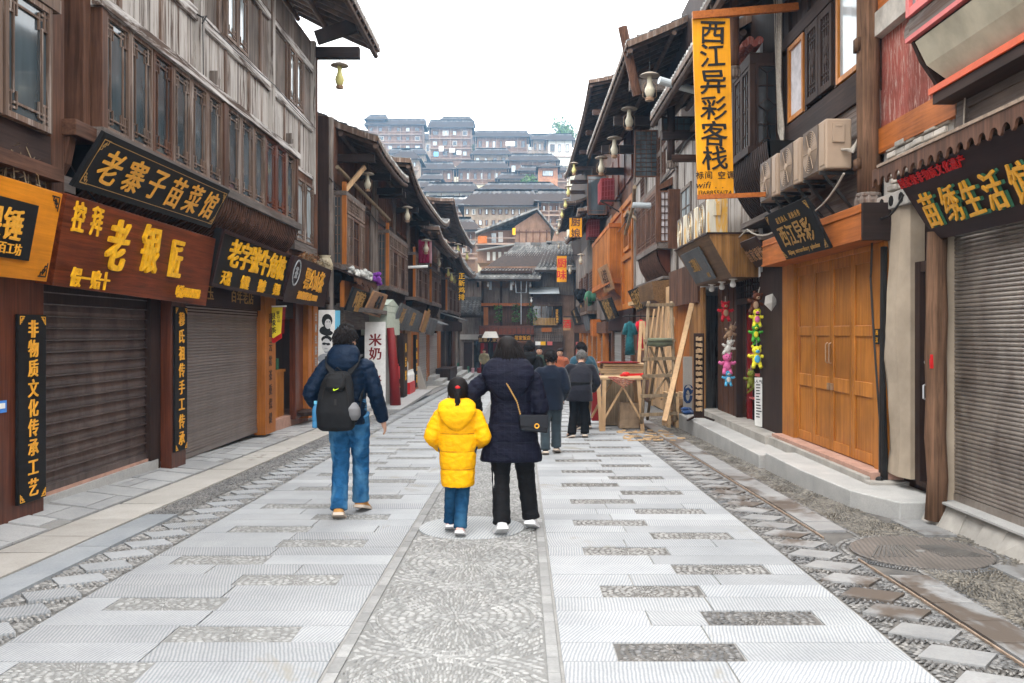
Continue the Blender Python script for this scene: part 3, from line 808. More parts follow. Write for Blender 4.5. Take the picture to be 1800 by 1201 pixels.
def tiled_roof(parent, sd, d0, z0, d1, z1, y0, y1, pitch=.19, step=.24, mt='tile', lift=0.0, sag=.12, rafters=True, edge='tile_edge', name='roof', over=.0, verge=True, raft_m='rafter'):
    """tiles in rows from the eave (d0,z0) up to the ridge (d1,z1); rafters and boards below. lift turns both ends up"""
    L = math.hypot(d1 - d0, z1 - z0); n = max(2, int(L / step)); c = max(2, int(round((y1 - y0) / pitch))); pw = (y1 - y0) / c
    def pt(t, y, up=0.0):
        u = 2 * (y - y0) / (y1 - y0) - 1
        z = z0 + (z1 - z0) * t - sag * math.sin(math.pi * t) * (z1 - z0) * .6 + lift * abs(u) ** 4 * (1 - t) ** 2
        return (sd * (d0 + (d1 - d0) * t), y, z + up)
    m = MB(); e = MB()
    for j in range(c):
        ya = y0 + j * pw; jj = rnd(-.012, .012)
        prof = [(0, .0), (.22, .012), (.32, .062), (.5, .085), (.68, .062), (.78, .012), (1.0, .0)]
        for i in range(n):
            ta, tb = i / n, (i + 1) / n + .02; ra = rnd(-.006, .008) + .03; rb = rnd(0, .006)
            vs = [pt(ta, ya + p * pw, h + ra + .01) for p, h in prof] + [pt(min(tb,1), ya + p * pw, h + rb) for p, h in prof]
            k = len(prof)
            fs = [(q, q + 1, k + q + 1, k + q) for q in range(k - 1)]
            if i == 0:                                       # thick tile ends along the eave
                lo = [pt(0, ya + p * pw, -.02) for p, h in prof]; vs += lo
                fs += [(2*k + q, 2*k + q + 1, q + 1, q) for q in range(k - 1)]
            m.add(vs, fs)
        if edge:
            a = pt(0, ya + .5 * pw, .05); rr = rnd(.05, .062)
            nn = 8; dx = -sd * .02
            ring = [(a[0] + dx, a[1] + rr * math.cos(2*math.pi*q/nn), a[2] + rr * .85 * math.sin(2*math.pi*q/nn)) for q in range(nn)]
            ring2 = [(p[0] + sd * .05, p[1], p[2]) for p in ring]
            e.rings([ring, ring2])
    for i in range(int((y1 - y0) / .3)):                     # ridge course
        ya = y0 + i * .3; a = pt(1, ya); m.box(a[0] - .1, a[0] + .1, ya, ya + .29, a[2] + .02, a[2] + .14 + rnd(0, .02))
    r = m.build(name, M[mt], parent)
    if edge: e.build('eave_tile', M[edge], r)
    b = MB(); ny = 8; nt_ = 6
    for j in range(ny):
        for i in range(nt_):
            q = [pt(i/nt_, y0 + (y1-y0)*j/ny, -.03), pt(i/nt_, y0 + (y1-y0)*(j+1)/ny, -.03), pt((i+1)/nt_, y0 + (y1-y0)*(j+1)/ny, -.03), pt((i+1)/nt_, y0 + (y1-y0)*j/ny, -.03)]
            q2 = [(p[0], p[1], p[2] - .03) for p in q]
            b.hexa(q2, q)
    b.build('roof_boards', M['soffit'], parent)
    if rafters:
        rf = MB(); y = y0 + .15
        while y < y1:
            pts = [pt(t, y, -.11) for t in (0.0, .15, .3, .5)]
            for p, q in zip(pts[:-1], pts[1:]): rf.bar(p, q, .075, .09)
            y += .42
        for t in (.02, .3, .52):
            rf.tube([pt(t, y0 + (y1 - y0) * i / 6 , -.2) for i in range(7)], .06, 8)
        rf.build('rafters', M[raft_m], parent)
    fa = MB()                                                # fascia along the eave and boards up the verges
    for i in range(12):
        p, q = pt(0, y0 + (y1 - y0) * i / 12, -.04), pt(0, y0 + (y1 - y0) * (i + 1) / 12, -.04)
        fa.bar((p[0] - sd*.015, p[1], p[2]), (q[0] - sd*.015, q[1], q[2]), .025, .10)
    if verge:
        for ye in (y0 - .02, y1 + .02):
            yy_ = min(max(ye, y0), y1)
            for i in range(6):
                p, q = pt(i / 6, yy_, -.03), pt((i + 1) / 6, yy_, -.03)
                fa.bar((p[0], ye, p[2]), (q[0], ye, q[2]), .03, .13)
    fa.build('fascia_board', M['frame_v'], parent)
    return r

def sign4(bl, br, tl, tr, xb, sd, t=.04):
    """a board leaning out over the street: photo corners and the distance of its lower edge give its real place.
       returns corners bl, br, tr, tl in space as seen from the street"""
    y1, y2 = YP(bl[0], sd * xb), YP(br[0], sd * xb)
    return [P(bl[0], bl[1], y1), P(br[0], br[1], y2), P(tr[0], tr[1], y2), P(tl[0], tl[1], y1)]
class Board:
    """flat board from four corners in space; uv() gives points and directions on its face for lettering and trim"""
    def __init__(s, c, t=.04):
        s.c = [Vector(p) for p in c]; bl, br, tr, tl = s.c
        s.u = ((br - bl) + (tr - tl)).normalized(); v = ((tl - bl) + (tr - br)); s.v = (v - s.u * v.dot(s.u)).normalized()
        s.w = s.u.cross(s.v)                                # out of the face
        s.W = ((br - bl).length + (tr - tl).length) / 2; s.H = ((tl - bl).length + (tr - br).length) / 2; s.t = t
        s.mid = sum(s.c, Vector()) / 4
    def at(s, a, b, out=0.0):                               # a, b in 0..1
        bl, br, tr, tl = s.c
        return (bl * (1-a) + br * a) * (1-b) + (tl * (1-a) + tr * a) * b + s.w * out
    def slab(s, mb, a0=0, a1=1, b0=0, b1=1, o0=None, o1=0.0):
        o0 = -s.t if o0 is None else o0
        return mb.hexa([s.at(a0,b0,o0), s.at(a1,b0,o0), s.at(a1,b1,o0), s.at(a0,b1,o0)], [s.at(a0,b0,o1), s.at(a1,b0,o1), s.at(a1,b1,o1), s.at(a0,b1,o1)])
    def border(s, mb, inset=.05, wd=.008, out=.003):
        ia, ib = inset / s.W, inset / s.H; wa, wb = wd / s.W, wd / s.H
        s.slab(mb, ia, 1-ia, ib, ib+wb, .0005, out); s.slab(mb, ia, 1-ia, 1-ib-wb, 1-ib, .0005, out)
        s.slab(mb, ia, ia+wa, ib+wb, 1-ib-wb, .0005, out); s.slab(mb, 1-ia-wa, 1-ia, ib+wb, 1-ib-wb, .0005, out)
    def frame(s, mb, wd=.03, out=.018):
        wa, wb = wd / s.W, wd / s.H
        s.slab(mb, 0, 1, 0, wb, .0005, out); s.slab(mb, 0, 1, 1-wb, 1, .0005, out); s.slab(mb, 0, wa, wb, 1-wb, .0005, out); s.slab(mb, 1-wa, 1, wb, 1-wb, .0005, out)
    def corners(s, mb, size=.12, inset=.05, wd=.008, out=.0045):
        k = size
        for (ca, cb, sa, sb) in ((0,0,1,1), (1,0,-1,1), (1,1,-1,-1), (0,1,1,-1)):
            def pt(x, y): return s.at(ca + sa * (inset + x) / s.W, cb + sb * (inset + y) / s.H, out)
            for (p, q) in (((0,0),(k,0)), ((0,0),(0,k)), ((k*.3,k*.3),(k*.75,k*.3)), ((k*.3,k*.3),(k*.3,k*.75)), ((k*.75,0),(k*.75,k*.3)), ((0,k*.75),(k*.3,k*.75)), ((k*.15,k*.5),(k*.5,k*.15)), ((k*.5,k*.15),(k*.5,k*.5)), ((k*.5,k*.5),(k*.15,k*.5))):
                mb.bar(pt(*p), pt(*q), wd, .003, up=s.w)
    def write(s, mb, text, a, b, size, **kw): return lettering(mb, text, s.at(a, b, .002), s.u, s.v, size, **kw)
def sign_thing(name, label, b, mat, group=None, cat='sign'):
    root = thing(name, b.mid, label, cat, group)
    m = MB(); b.slab(m); m.build('board', M[mat], root, bevel=.004)
    return root

def roller(parent, sd, d, y0, y1, z0, z1, pitch=.05, dep=.014, mat='shutter_grey', name='roller_shutter', sharp=.5):
    """ribbed roller shutter"""
    m = MB(); n = int((z1 - z0) / pitch); pr = [(0.0, 0.0), (.12, dep), (.45, dep * 1.1), (.72, dep * .8), (.86, 0.0)] if pitch < .08 else [(0, dep * 1.5), (.10, dep * 1.6), (.15, dep * .3), (.5, dep * .55), (.9, dep * .1)]
    for i in range(n):
        zb = z0 + i * pitch
        pts = [(d - h, zb + f_ * pitch) for f_, h in pr] + [(d, zb + pitch)]
        vs = [(sd * a, y0, z) for a, z in pts] + [(sd * a, y1, z) for a, z in pts]; k = len(pts)
        m.add(vs, [(q, q + 1, k + q + 1, k + q) for q in range(k - 1)])
    o = m.build(name, M[mat], parent)
    m = MB(); m.fb(sd, d - dep * 1.6, d + .01, y0, y1, z0 - .07, z0 - .002); m.build('bottom_rail', M[mat], o)
    return o

def lantern(x, y, ztop, h, label, glass='lamp_glass', group=None, drop=.12):
    """old oil-lamp shaped lantern: broad cap, pear-shaped glass, ringed foot, two wires"""
    root = thing('lantern', (x, y, ztop - h), label, 'lantern', group); s = h
    m = MB(); m.lathe((x, y, ztop - h), [(.02*s, .86*s), (.33*s, .86*s), (.35*s, .875*s), (.30*s, .92*s), (.16*s, .975*s), (.05*s, 1.0*s)], 18); m.build('cap', M['lamp_shade'], root, smooth=True)
    m = MB(); m.lathe((x, y, ztop - h), [(.10*s, .12*s), (.135*s, .2*s), (.175*s, .33*s), (.165*s, .42*s), (.115*s, .53*s), (.088*s, .64*s), (.088*s, .87*s)], 16); m.build('glass', M[glass], root, smooth=True)
    m = MB(); m.lathe((x, y, ztop - h), [(.02*s, -.02*s), (.06*s, 0), (.15*s, .02*s), (.15*s, .05*s), (.12*s, .055*s), (.14*s, .085*s), (.14*s, .115*s), (.11*s, .125*s)], 16); m.build('foot', M['lamp_brass'], root)
    m = MB()
    for q in (-1, 1): m.tube([(x + q*.14*s, y, ztop - h + .09*s), (x + q*.235*s, y, ztop - h + .15*s), (x + q*.225*s, y, ztop - h + .55*s), (x + q*.12*s, y, ztop - h + .66*s)], .009*s, 5)
    m.build('side_wire', M['lamp_brass'], root)
    m = MB(); m.tube([(x, y, ztop - .01*s), (x, y, ztop + drop)], .012*s, 5); m.build('hook', M['iron'], root)
    return root

def post(mb, x, y, z0, z1, r=.08, n=12, rag=.0):
    k = 7; pts = []
    mb.tube([(x + rnd(-rag, rag), y + rnd(-rag, rag), z0 + (z1 - z0) * i / k) for i in range(k + 1)], [r * (1 + rnd(-rag, rag) * 3) for _ in range(k + 1)], n)
def carved_foot(mb, x, y, z, r):
    mb.lathe((x, y, z), [(r*.55, 0), (r*.95, .02), (r*1.1, .09), (r*1.02, .12), (r*1.12, .135), (r*1.12, .16), (r*1.0, .17)], 18)
    for i in range(10):
        a = 2 * math.pi * i / 10; mb.ball((x + r*1.02*math.cos(a), y + r*1.02*math.sin(a), z + .07), r*.24, r*.24, .07, 6, 5)
def hinge(mb, sd, d, y, z, s=.03): mb.fb(sd, d - .01, d, y - s/2, y + s/2, z - s, z + s)
# ================================================================ RIGHT SIDE, from the camera outwards
# ---- house of the dark embroidery sign (nearest)
hr1 = thing('timber_house', (3.85, 6.4, 0.1), 'nearest house at right edge with grey roller shutter, brick patch and canvas-covered bay', 'house')
m = MB(); m.fb(1, 3.84, 8.5, 1.0, 7.72, 0.0, 8.0); m.fb(1, 3.9, 8.5, 7.72, 9.2, 0, 8.0); m.build('wall', M['dark_v'], hr1)
roller(hr1, 1, 3.8, 1.0, 7.72, .22, 2.6, .036, .012, 'shutter_grey')
m = MB(); planks_v(m, 1, 3.72, 7.72, 7.9, .10, 2.55, .2, .1); m.build('door_jamb', M['plaster'], hr1)
# rough base under the shutter
m = MB(); n = 22
for i in range(n):
    a, b = 1.0 + i * (6.95 / n), 1.0 + (i + 1) * (6.95 / n)
    j1, j2 = rnd(-.03, .03), rnd(-.03, .03)
    m.hexa([(3.60 + j1, a, -.08), (3.95, a, -.08), (3.95, b, -.08), (3.60 + j2, b, -.08)], [(3.70 + j2 * .3, a, .135 + j1 * .2), (3.95, a, .14), (3.95, b, .14), (3.70 + j1 * .3, b, .135 + j2 * .2)])
m.build('base', M['concrete'], hr1)
m = MB(); m.box(3.64, 3.95, 1.0, 7.9, .137, .155); m.build('sill', M['step_stone'], hr1)
# plaster pier, narrow dark door
m = MB(); ring = []
for i in range(13):
    z = .2 + (2.95 - .2) * i / 12; r_ = [(3.74 + .03 * math.sin(i * .9) + rnd(-.008, .008), 9.03), (3.70 + .025 * math.sin(i * .6 + 1) + rnd(-.01, .01), 8.9), (3.705 + .02 * math.sin(i * .7) , 8.68), (3.76, 8.53), (4.0, 8.53), (4.0, 9.03)]
    ring.append([(a, b, z) for a, b in r_])
m.rings(ring); m.build('pier', M['plaster'], hr1, smooth=False)
m = MB(); m.fb(1, 3.80, 3.9, 7.95, 8.5, .16, .2)
m.fb(1, 3.80, 3.92, 8.42, 8.52, .2, 2.3); m.fb(1, 3.81, 3.92, 7.95, 8.42, 2.2, 2.3); m.build('door_frame', M['dark_v'], hr1)
m = MB(); m.fb(1, 3.86, 3.9, 7.95, 8.42, .2, 2.2)
for (a, b) in ((.32, .85), (.95, 1.3), (1.4, 2.1)):
    m.fb(1, 3.845, 3.862, 8.0, 8.36, a, b); m.fb(1, 3.835, 3.846, 8.05, 8.31, a + .06, b - .06)
dr = m.build('door', M['dark_v'], hr1, bevel=.006)
m = MB(); m.tube([(3.845, 8.34, .98), (3.80, 8.34, 1.0), (3.80, 8.34, 1.12), (3.845, 8.34, 1.14)], .011, 6); m.ball((3.835, 8.36, 1.34), .02); m.build('handle', M['steel'], dr)
# red weathered planks, beams, brick patch above the door
m = MB(); planks_v(m, 1, 3.8, 7.75, 9.35, 3.75, 4.78, .5, .025, .003, .002); m.build('red_planking', M['redplank'], hr1)
m = MB(); m.fb(1, 3.74, 3.9, 7.75, 9.35, 4.95, 5.2); m.fb(1, 3.75, 3.9, 7.6, 9.3, 3.50, 3.76); m.parts('crossbeam', M['orange_h'], hr1)
m = MB(); m.fb(1, 3.70, 3.9, 8.3, 9.3, 4.72, 4.97); m.build('white_beam', M['pale_brick'], hr1)
m = MB(); planks_v(m, 1, 3.82, 7.75, 9.35, 5.18, 7.6, .18); m.build('upper_planking', M['dark_v'], hr1)
m = MB(); z = 3.06
while z < 3.5:
    y = 7.78 + rnd(0, .1)
    while y < 8.95:
        L = rnd(.18, .24); m.fb(1, 3.76 + rnd(-.02, .012), 3.9, y, y + L - .012, z, z + .058); y += L
    z += .07
m.build('brick_patch', M['pale_brick'], hr1, bevel=.012)
m = MB(); m.fb(1, 3.80, 3.92, 7.75, 9.3, 2.95, 3.52); m.build('patch_bedding', M['concrete'], hr1)
m = MB(); m.fb(1, 3.70, 3.82, 8.45, 9.2, 2.86, 3.02); vb_ = m.build('vent_block', M['concrete'], hr1, bevel=.01)
m = MB()
for y in (8.6, 8.83, 9.06): m.rings([[(3.695, y + .055*math.cos(k*.785), 2.94 + .055*math.sin(k*.785)) for k in range(8)], [(3.70, y + .055*math.cos(k*.785), 2.94 + .055*math.sin(k*.785)) for k in range(8)]])
m.build('vent_hole', M['black_gap'], vb_)
# bay above with canvas over its hollow underside
m = MB()
m.add([(3.40, 1.0, 4.13), (3.40, 7.62, 4.13), (3.50, 7.62, 3.93), (3.62, 7.50, 3.77), (3.62, 1.0, 3.77), (3.50, 1.0, 3.93)], [(0,1,2,5), (5,2,3,4)]); m.build('canvas_cover', M['canvas'], hr1)
m = MB(); m.prism([(3.40, 7.65, 4.15), (3.47, 7.65, 3.98), (3.58, 7.65, 3.82), (3.64, 7.65, 3.70), (3.84, 7.65, 3.70), (3.84, 7.65, 4.15)], (0, .05, 0)); m.build('bay_cheek', M['dark_v'], hr1)
m = MB(); m.fb(1, 3.55, 3.66, 1.0, 7.7, 3.69, 3.745); m.build('red_trim', M['trim_red'], hr1)
m = MB(); m.fb(1, 3.57, 3.86, 1.0, 7.66, 3.60, 3.688); m.build('bay_sill', M['dark_h'], hr1)
m = MB(); m.fb(1, 3.37, 3.42, 1.0, 7.75, 4.16, 4.20); m.build('pink_rail', M['pink_paint'], hr1)
m = MB(); m.fb(1, 3.39, 3.9, 1.0, 7.72, 4.20, 4.36); m.tube([(3.42, 7.8, 4.28), (3.84, 7.8, 4.28)], .09, 10); m.build('bay_beam', M['grey_h'], hr1)
for (a, b) in ((6.55, 7.72), (5.3, 6.5), (4.0, 5.25)): window(hr1, 1, 3.42, a, b, 4.37, 5.9, 'grid', .07, .06, 'pink_paint', 'glass_pale', .028)
# weathered panels between bay and canopy
m = MB(); m.fb(1, 3.80, 3.86, 1.0, 7.62, 3.12, 3.62); m.fb(1, 3.75, 3.86, 7.48, 7.62, 3.1, 3.6)
for a in (1.2, 2.8, 4.4, 5.9): m.fb(1, 3.775, 3.81, a, a + .12, 3.12, 3.6)
m.fb(1, 3.775, 3.81, 1.0, 7.48, 3.12, 3.2); m.fb(1, 3.778, 3.81, 1.0, 7.48, 3.53, 3.6); m.build('panelling', M['grey_h'], hr1)
m = MB(); m.tube([(3.74, 7.44, 3.6), (3.735, 7.45, 3.4), (3.74, 7.44, 3.15)], .008, 5); m.build('cable', M['cable'], hr1)
# canopy with scalloped valance
m = MB(); m.fb(1, 3.22, 3.84, 1.0, 8.0, 3.115, 3.14); m.build('canopy', M['rust'], hr1)
m = MB(); y = 1.0; sc_w = .155
while y < 7.98:
    w2 = sc_w; k = 6; top = 3.112; mid = 2.985
    pts = [(3.23, y, top), (3.23, y + w2, top), (3.23, y + w2, mid - .035)]
    for i in range(k + 1):
        t = math.pi * i / k
        pts.append((3.23, y + w2/2 + math.cos(t) * w2 * .36, mid + math.sin(t) * .06 - .02))
    pts.append((3.23, y, mid - .035))
    m.prism(pts, (.022, 0, 0)); y += w2
m.build('valance', M['brown_v'], hr1)

# dark sign with green-edged gold characters, cut corners
b = Board([(3.62, 7.72, 2.43), (3.62, 4.4, 2.43), (3.31, 4.4, 3.0), (3.31, 7.82, 3.0)], .05)
root = thing('shop_sign', b.mid, 'dark brown leaning signboard of five green-edged gold characters under the scalloped canopy', 'sign')
m = MB(); cut = .06
prof = [(cut, 0), (1, 0), (1, 1), (0.0, 1), (0.0, .93), (.0, .2), (.012, .12)]
m.prism([b.at(a_, q_, -.05) for a_, q_ in ((.035, 0), (1, 0), (1, 1), (0, 1), (0, .22))], b.w * .05); m.build('board', M['board_brown'], root)
m = MB(); m2 = MB()
ys_ = [7.46, 7.10, 6.78, 6.46, 6.10]
for ch, yc in zip('苗绣生活馆', ys_):
    a = (7.75 - yc) / (7.75 - 4.4)
    lettering(m, ch, b.at(a, .43, .022), b.u, b.v, .33, nib=.03, thick=.016, wide=.8, jitter=.06, brush=.012, shear=.12)
    lettering(m2, ch, b.at(a + .004, .42, .001), b.u, b.v, .335, nib=.03, thick=.016, wide=.8, brush=.012, shear=.12)
m.build('lettering', M['gold'], root); m2.build('lettering_edge', M['green_side'], root)
m = MB()
for i, ch in enumerate('国家级非物质文化遗产'): lettering(m, ch, b.at(.02 + i * .034, .88, .004), b.u, b.v, .10, nib=.05, thick=.012, wide=1.1)
m.build('small_lettering', M['red_paint'], root)

# round post in front of the shutter
m = MB(); post(m, 3.63, 7.72, -.02, 2.5, .088, 14, .012)
tag(m.build('wooden_post', M['log_v'], smooth=True, org=(3.63, 7.72, 0)), 'rough round wooden post standing on the paving before the grey shutter', 'post')
m = MB(); m.box(3.553, 3.59, 7.655, 7.69, 1.31, 1.43); m.box(3.55, 3.56, 7.65, 7.68, 1.34, 1.39)
tag(m.build('notice_tag', M['red_paint'], org=(3.57, 7.68, 1.08)), 'small red tag stuck on the rough round post', 'tag')

# ---- house of the honey-coloured doors
hr2 = thing('timber_house', (3.8, 10.9, 0.1), 'house with honey-coloured folding doors, orange fascia and air conditioners under its windows', 'house')
m = MB(); m.fb(1, 3.80, 8.8, 9.25, 13.9, 2.5, 7.9); m.fb(1, 3.95, 8.8, 9.25, 12.5, -.1, 2.5); m.build('wall', M['dark_v'], hr2)
m = MB(); m.fb(1, 3.56, 4.0, 9.0, 12.55, -.1, .19); m.build('sill', M['terracotta'], hr2)
m = MB(); m.fb(1, 3.5, 3.56, 9.0, 12.6, -.15, .15); m.fb(1, 3.5, 3.9, 8.86, 9.0, -.15, .12); m.build('sill_kerb', M['concrete'], hr2, bevel=.01)
ym = [11.98, 11.32, 10.66, 9.99, 9.33]
for i in range(4):
    ya, yb = ym[i+1] + .006, ym[i] - .006; m = MB()
    m.fb(1, 3.76, 3.80, ya, yb, .2, 2.5); st = .075
    for (za, zb) in ((.2, .32), (.92, 1.08), (1.58, 1.70), (2.38, 2.5)): m.fb(1, 3.742, 3.761, ya + st, yb - st, za, zb)
    m.fb(1, 3.74, 3.761, ya, ya + st, .2, 2.5); m.fb(1, 3.74, 3.761, yb - st, yb, .2, 2.5)
    d_ = m.build('door', M['honey_v'], hr2, bevel=.006)
    if i in (1, 2):
        m = MB(); yh = yb - .05 if i == 2 else ya + .05
        m.fb(1, 3.715, 3.741, yh - .03, yh + .03, .93, 1.01); m.tube([(3.72, yh, 1.25), (3.695, yh, 1.27), (3.695, yh, 1.48), (3.72, yh, 1.5)], .009, 6); m.build('handle', M['lamp_brass'], d_)
m = MB(); m.fb(1, 3.70, 3.86, 12.0, 12.52, .15, 2.56); m.fb(1, 3.72, 3.82, 9.05, 9.31, .15, 2.56); m.fb(1, 3.73, 3.84, 9.31, 12.0, 2.5, 2.56); m.build('door_frame', M['honey_v'], hr2, bevel=.008)
m = MB(); m.fb(1, 3.70, 3.705, 9.12, 9.24, 1.50, 1.66); m.build('number_plate', M['ink'], hr2)
m = MB()
for i, ch in enumerate('西江'): lettering(m, ch, (3.699, 9.18, 1.62 - .075 * i), (0,-1,0), (0,0,1), .06, nib=.03, thick=.003)
m.build('plate_lettering', M['gold'], hr2)
# fascia box
m = MB(); m.fb(1, 3.44, 3.80, 8.95, 12.6, 2.56, 2.93); m.build('fascia', M['orange_h'], hr2, bevel=.006)
m = MB(); m.fb(1, 3.425, 3.44, 8.93, 12.6, 2.56, 2.585); m.fb(1, 3.428, 3.44, 8.93, 12.6, 2.84, 2.86); m.build('fascia_trim', M['orange_h'], hr2)
m = MB(); m.fb(1, 3.445, 3.80, 8.90, 8.948, 2.555, 2.935); m.build('fascia_end', M['dark_x'], hr2)
# upper wall: rails, panels, windows
m = MB(); planks_h(m, 1, 3.76, 9.3, 13.0, 2.95, 4.2, .3); m.build('boarding', M['grey_h'], hr2)
m = MB()
for (za, zb, dd) in ((4.18, 4.42, 3.72), (4.42, 4.53, 3.735), (5.62, 5.8, 3.72), (6.3, 6.5, 3.72)): m.fb(1, dd, 3.85, 9.3, 12.95, za, zb)
for ya in (9.4, 10.46, 11.55, 12.35, 12.85): m.fb(1, 3.728, 3.85, ya - .03, ya + .07, 4.53, 6.3)
m.build('framing', M['dark_h'], hr2, bevel=.005)
m = MB(); planks_v(m, 1, 3.78, 9.3, 12.95, 4.5, 6.4, .2); m.build('upper_boarding', M['dark_v'], hr2)
window(hr2, 1, 3.78, 11.68, 12.34, 4.55, 5.60, 'none', .06, .06, 'honey_v', 'curtain')
window(hr2, 1, 3.78, 9.46, 10.45, 4.55, 6.2, 'none', .06, .06, 'honey_v', 'glass_pale')
for (ya, yb) in ((11.03, 11.52), (10.54, 11.01)):
    w_ = window(hr2, 1, 3.76, ya, yb, 4.58, 5.58, 'tall', .085, .06, 'dark_v', 'glass_pale', .018)
    m = MB(); yc = (ya + yb) / 2
    for q in (-1, 0, 1): m.ball((3.715, yc + q * .05, 5.08 + abs(q) * .09), .012, .06, .075, 8, 6)
    m.ball((3.715, yc, 4.95), .012, .045, .06, 8, 6); m.build('carving', M['dark_v'], w_)
tiled_roof(hr2, 1, 2.82, 6.62, 7.0, 8.8, 8.0, 14.3, .2, .28)
# black board leaning on the fascia
b = Board(sign4((1382,457), (1460,437), (1343,380), (1415,347), 3.40, 1), .035)
root = sign_thing('shop_sign', 'black leaning board with three large gold characters and small lettering on the orange fascia', b, 'board_black')
m = MB(); b.write(m, '西江异彩', .5, .46, .30, nib=.045, thick=.006, wide=.95, jitter=.05, brush=.01); b.write(m, '最美的人  灵的秀作', .5, .80, .085, nib=.02, thick=.004, pitch=1.25); b.write(m, 'Xijiang extraordinary splendour', .5, .13, .085, nib=.02, thick=.004, shear=.25); m.build('lettering', M['gold_dull'], root)
m = MB(); b.corners(m, .10, .03, .007); m.build('corner_ornament', M['gold_dull'], root)

# air conditioners on brackets
def ac(x0, ynear, z0, label, wd=.78, h=.55, dp=.29, body='ac_beige', grp='air conditioners in a row'):
    root = thing('air_conditioner', (x0 + dp/2, ynear + wd/2, z0), label, 'air conditioner', grp)
    m = MB(); m.box(x0, x0 + dp, ynear, ynear + wd, z0, z0 + h); bd = m.build('casing', M[body], root, bevel=.02)
    yc, zc, r = ynear + wd * .62, z0 + h * .5, h * .44
    m = MB(); m.box(x0 - .012, x0 - .002, yc - r * 1.06, yc + r * 1.06, zc - r * 1.08, zc + r * 1.08); m.build('fan_opening', M['ac_dark'], root)
    m = MB()
    for i in range(1, 10):
        rr = r * i / 9.2; m.rings([[(x0 - .016 - dx, yc + (rr + dr_) * math.cos(k * .2618), zc + (rr + dr_) * math.sin(k * .2618)) for k in range(24)] for dr_, dx in ((-.003, 0), (0, .004), (.003, 0))], caps=False)
    for k in range(6):
        a = k * math.pi / 3; m.bar((x0 - .02, yc, zc), (x0 - .02, yc + r * math.cos(a), zc + r * math.sin(a)), .007, .005)
    m.ball((x0 - .02, yc, zc), .012, .05, .05); m.build('fan_guard', M[body], root)
    m = MB(); m.box(x0 - .008, x0 - .001, ynear + .03, ynear + wd * .24, z0 + .05, z0 + h - .05); m.box(x0 + .07, x0 + .20, ynear - .025, ynear - .001, z0 + h*.52, z0 + h*.9); m.box(x0 + .10, x0 + .17, ynear - .03, ynear - .024, z0 + h*.82, z0 + h*.86); m.build('cover_plate', M[body], root, bevel=.006)
    m = MB()
    for yy_ in (ynear + .12, ynear + wd - .12):
        m.bar((x0 - .03, yy_, z0 - .03), (x0 + dp + .06, yy_, z0 - .03), .035, .04); m.bar((x0 + .02, yy_, z0 - .05), (x0 + dp + .04, yy_, z0 - .42), .03, .03)
    m.parts('bracket', M['iron'], root)
    return root
ac(3.33, 9.66, 3.42, 'beige outdoor air conditioner nearest the big hanging post, its side box and hoses showing')
ac(3.33, 10.58, 3.42, 'beige outdoor air conditioner in the middle of the row of three')
ac(3.33, 11.52, 3.42, 'beige outdoor air conditioner at far end of the row of three, beside the yellow sign')
m = MB()
for k in range(3): m.tube([(3.50 + k*.02, 9.64, 3.62), (3.56, 9.52 - k*.02, 3.60 - k*.02), (3.64, 9.45, 3.72 + k * .03), (3.72, 9.5, 3.86)], .016, 6)
for k in range(4): m.tube([(3.68 - k*.015, 12.5 + k*.07, 6.6), (3.66, 12.45 + k*.09, 5.8), (3.67, 12.52 + k*.05, 5.1), (3.68, 12.40 + k*.08, 4.5), (3.62, 12.25 - .03*k, 4.12), (3.55, 12.0 - .25 * k, 4.02)], .018 - .003 * k, 6)
tag(m.build('hose_bundle', M['cable'], org=(3.68, 12.3, 4.5)), 'pale hoses running down the wall to the beige air conditioners', 'hose')
# big hanging post with carved foot
root = thing('hanging_post', (3.68, 9.36, 2.93), 'thick dark round hanging post with carved foot resting on the orange fascia end', 'post')
m = MB(); post(m, 3.68, 9.36, 3.08, 7.2, .118, 16, .006); m.box(3.54, 3.585, 9.30, 9.42, 4.6, 4.74); m.box(3.54, 3.585, 9.30, 9.42, 3.35, 3.46); m.build('shaft', M['log_v'], root, smooth=True)
m = MB(); carved_foot(m, 3.68, 9.36, 2.93, .118); m.build('foot', M['grey_v'], root)
# second lattice bay of the same house, seen from its end
m = MB(); m.fb(1, 3.34, 3.9, 12.9, 14.0, 5.55, 5.72); m.fb(1, 3.30, 3.9, 12.86, 14.05, 4.24, 4.34); m.fb(1, 3.34, 3.42, 12.9, 13.0, 4.34, 5.55); m.fb(1, 3.34, 3.42, 13.92, 14.0, 4.34, 5.55)
m.build('bay_frame', M['dark_v'], hr2, bevel=.005)
side_window(hr2, 12.92, 3.42, 3.76, 4.34, 5.56, 'diamond', 'dark_v', 'glass_dark')
for a in (13.0, 13.47): window(hr2, 1, 3.40, a, a + .45, 4.35, 5.55, 'broken', .05, .05, 'dark_v', 'glass_pale', .02)
bracket_curve(hr2, 1, 3.34, 3.72, 12.0, 14.05, 4.24, 3.35, .1, 'dark_v', 'black_gap', -.5)
m = MB(); m.fb(1, 3.50, 3.8, 12.0, 14.1, 3.27, 3.35); m.build('ledge', M['grey_h'], hr2)
m = MB(); m.fb(1, 3.45, 3.8, 12.7, 13.9, 2.96, 3.05); m.build('lower_ledge', M['grey_h'], hr2)
b = Board([(3.62, 13.6, 2.62), (3.62, 12.72, 2.62), (3.36, 12.72, 3.0), (3.36, 13.6, 3.0)], .03)
root = sign_thing('shop_sign', 'small dark leaning board tucked behind the orange fascia, worn orange characters', b, 'board_brown')
m = MB(); b.write(m, '苗家银饰', .45, .45, .22, nib=.05, thick=.006, brush=.01); m.build('lettering', M['board_tan'], root)
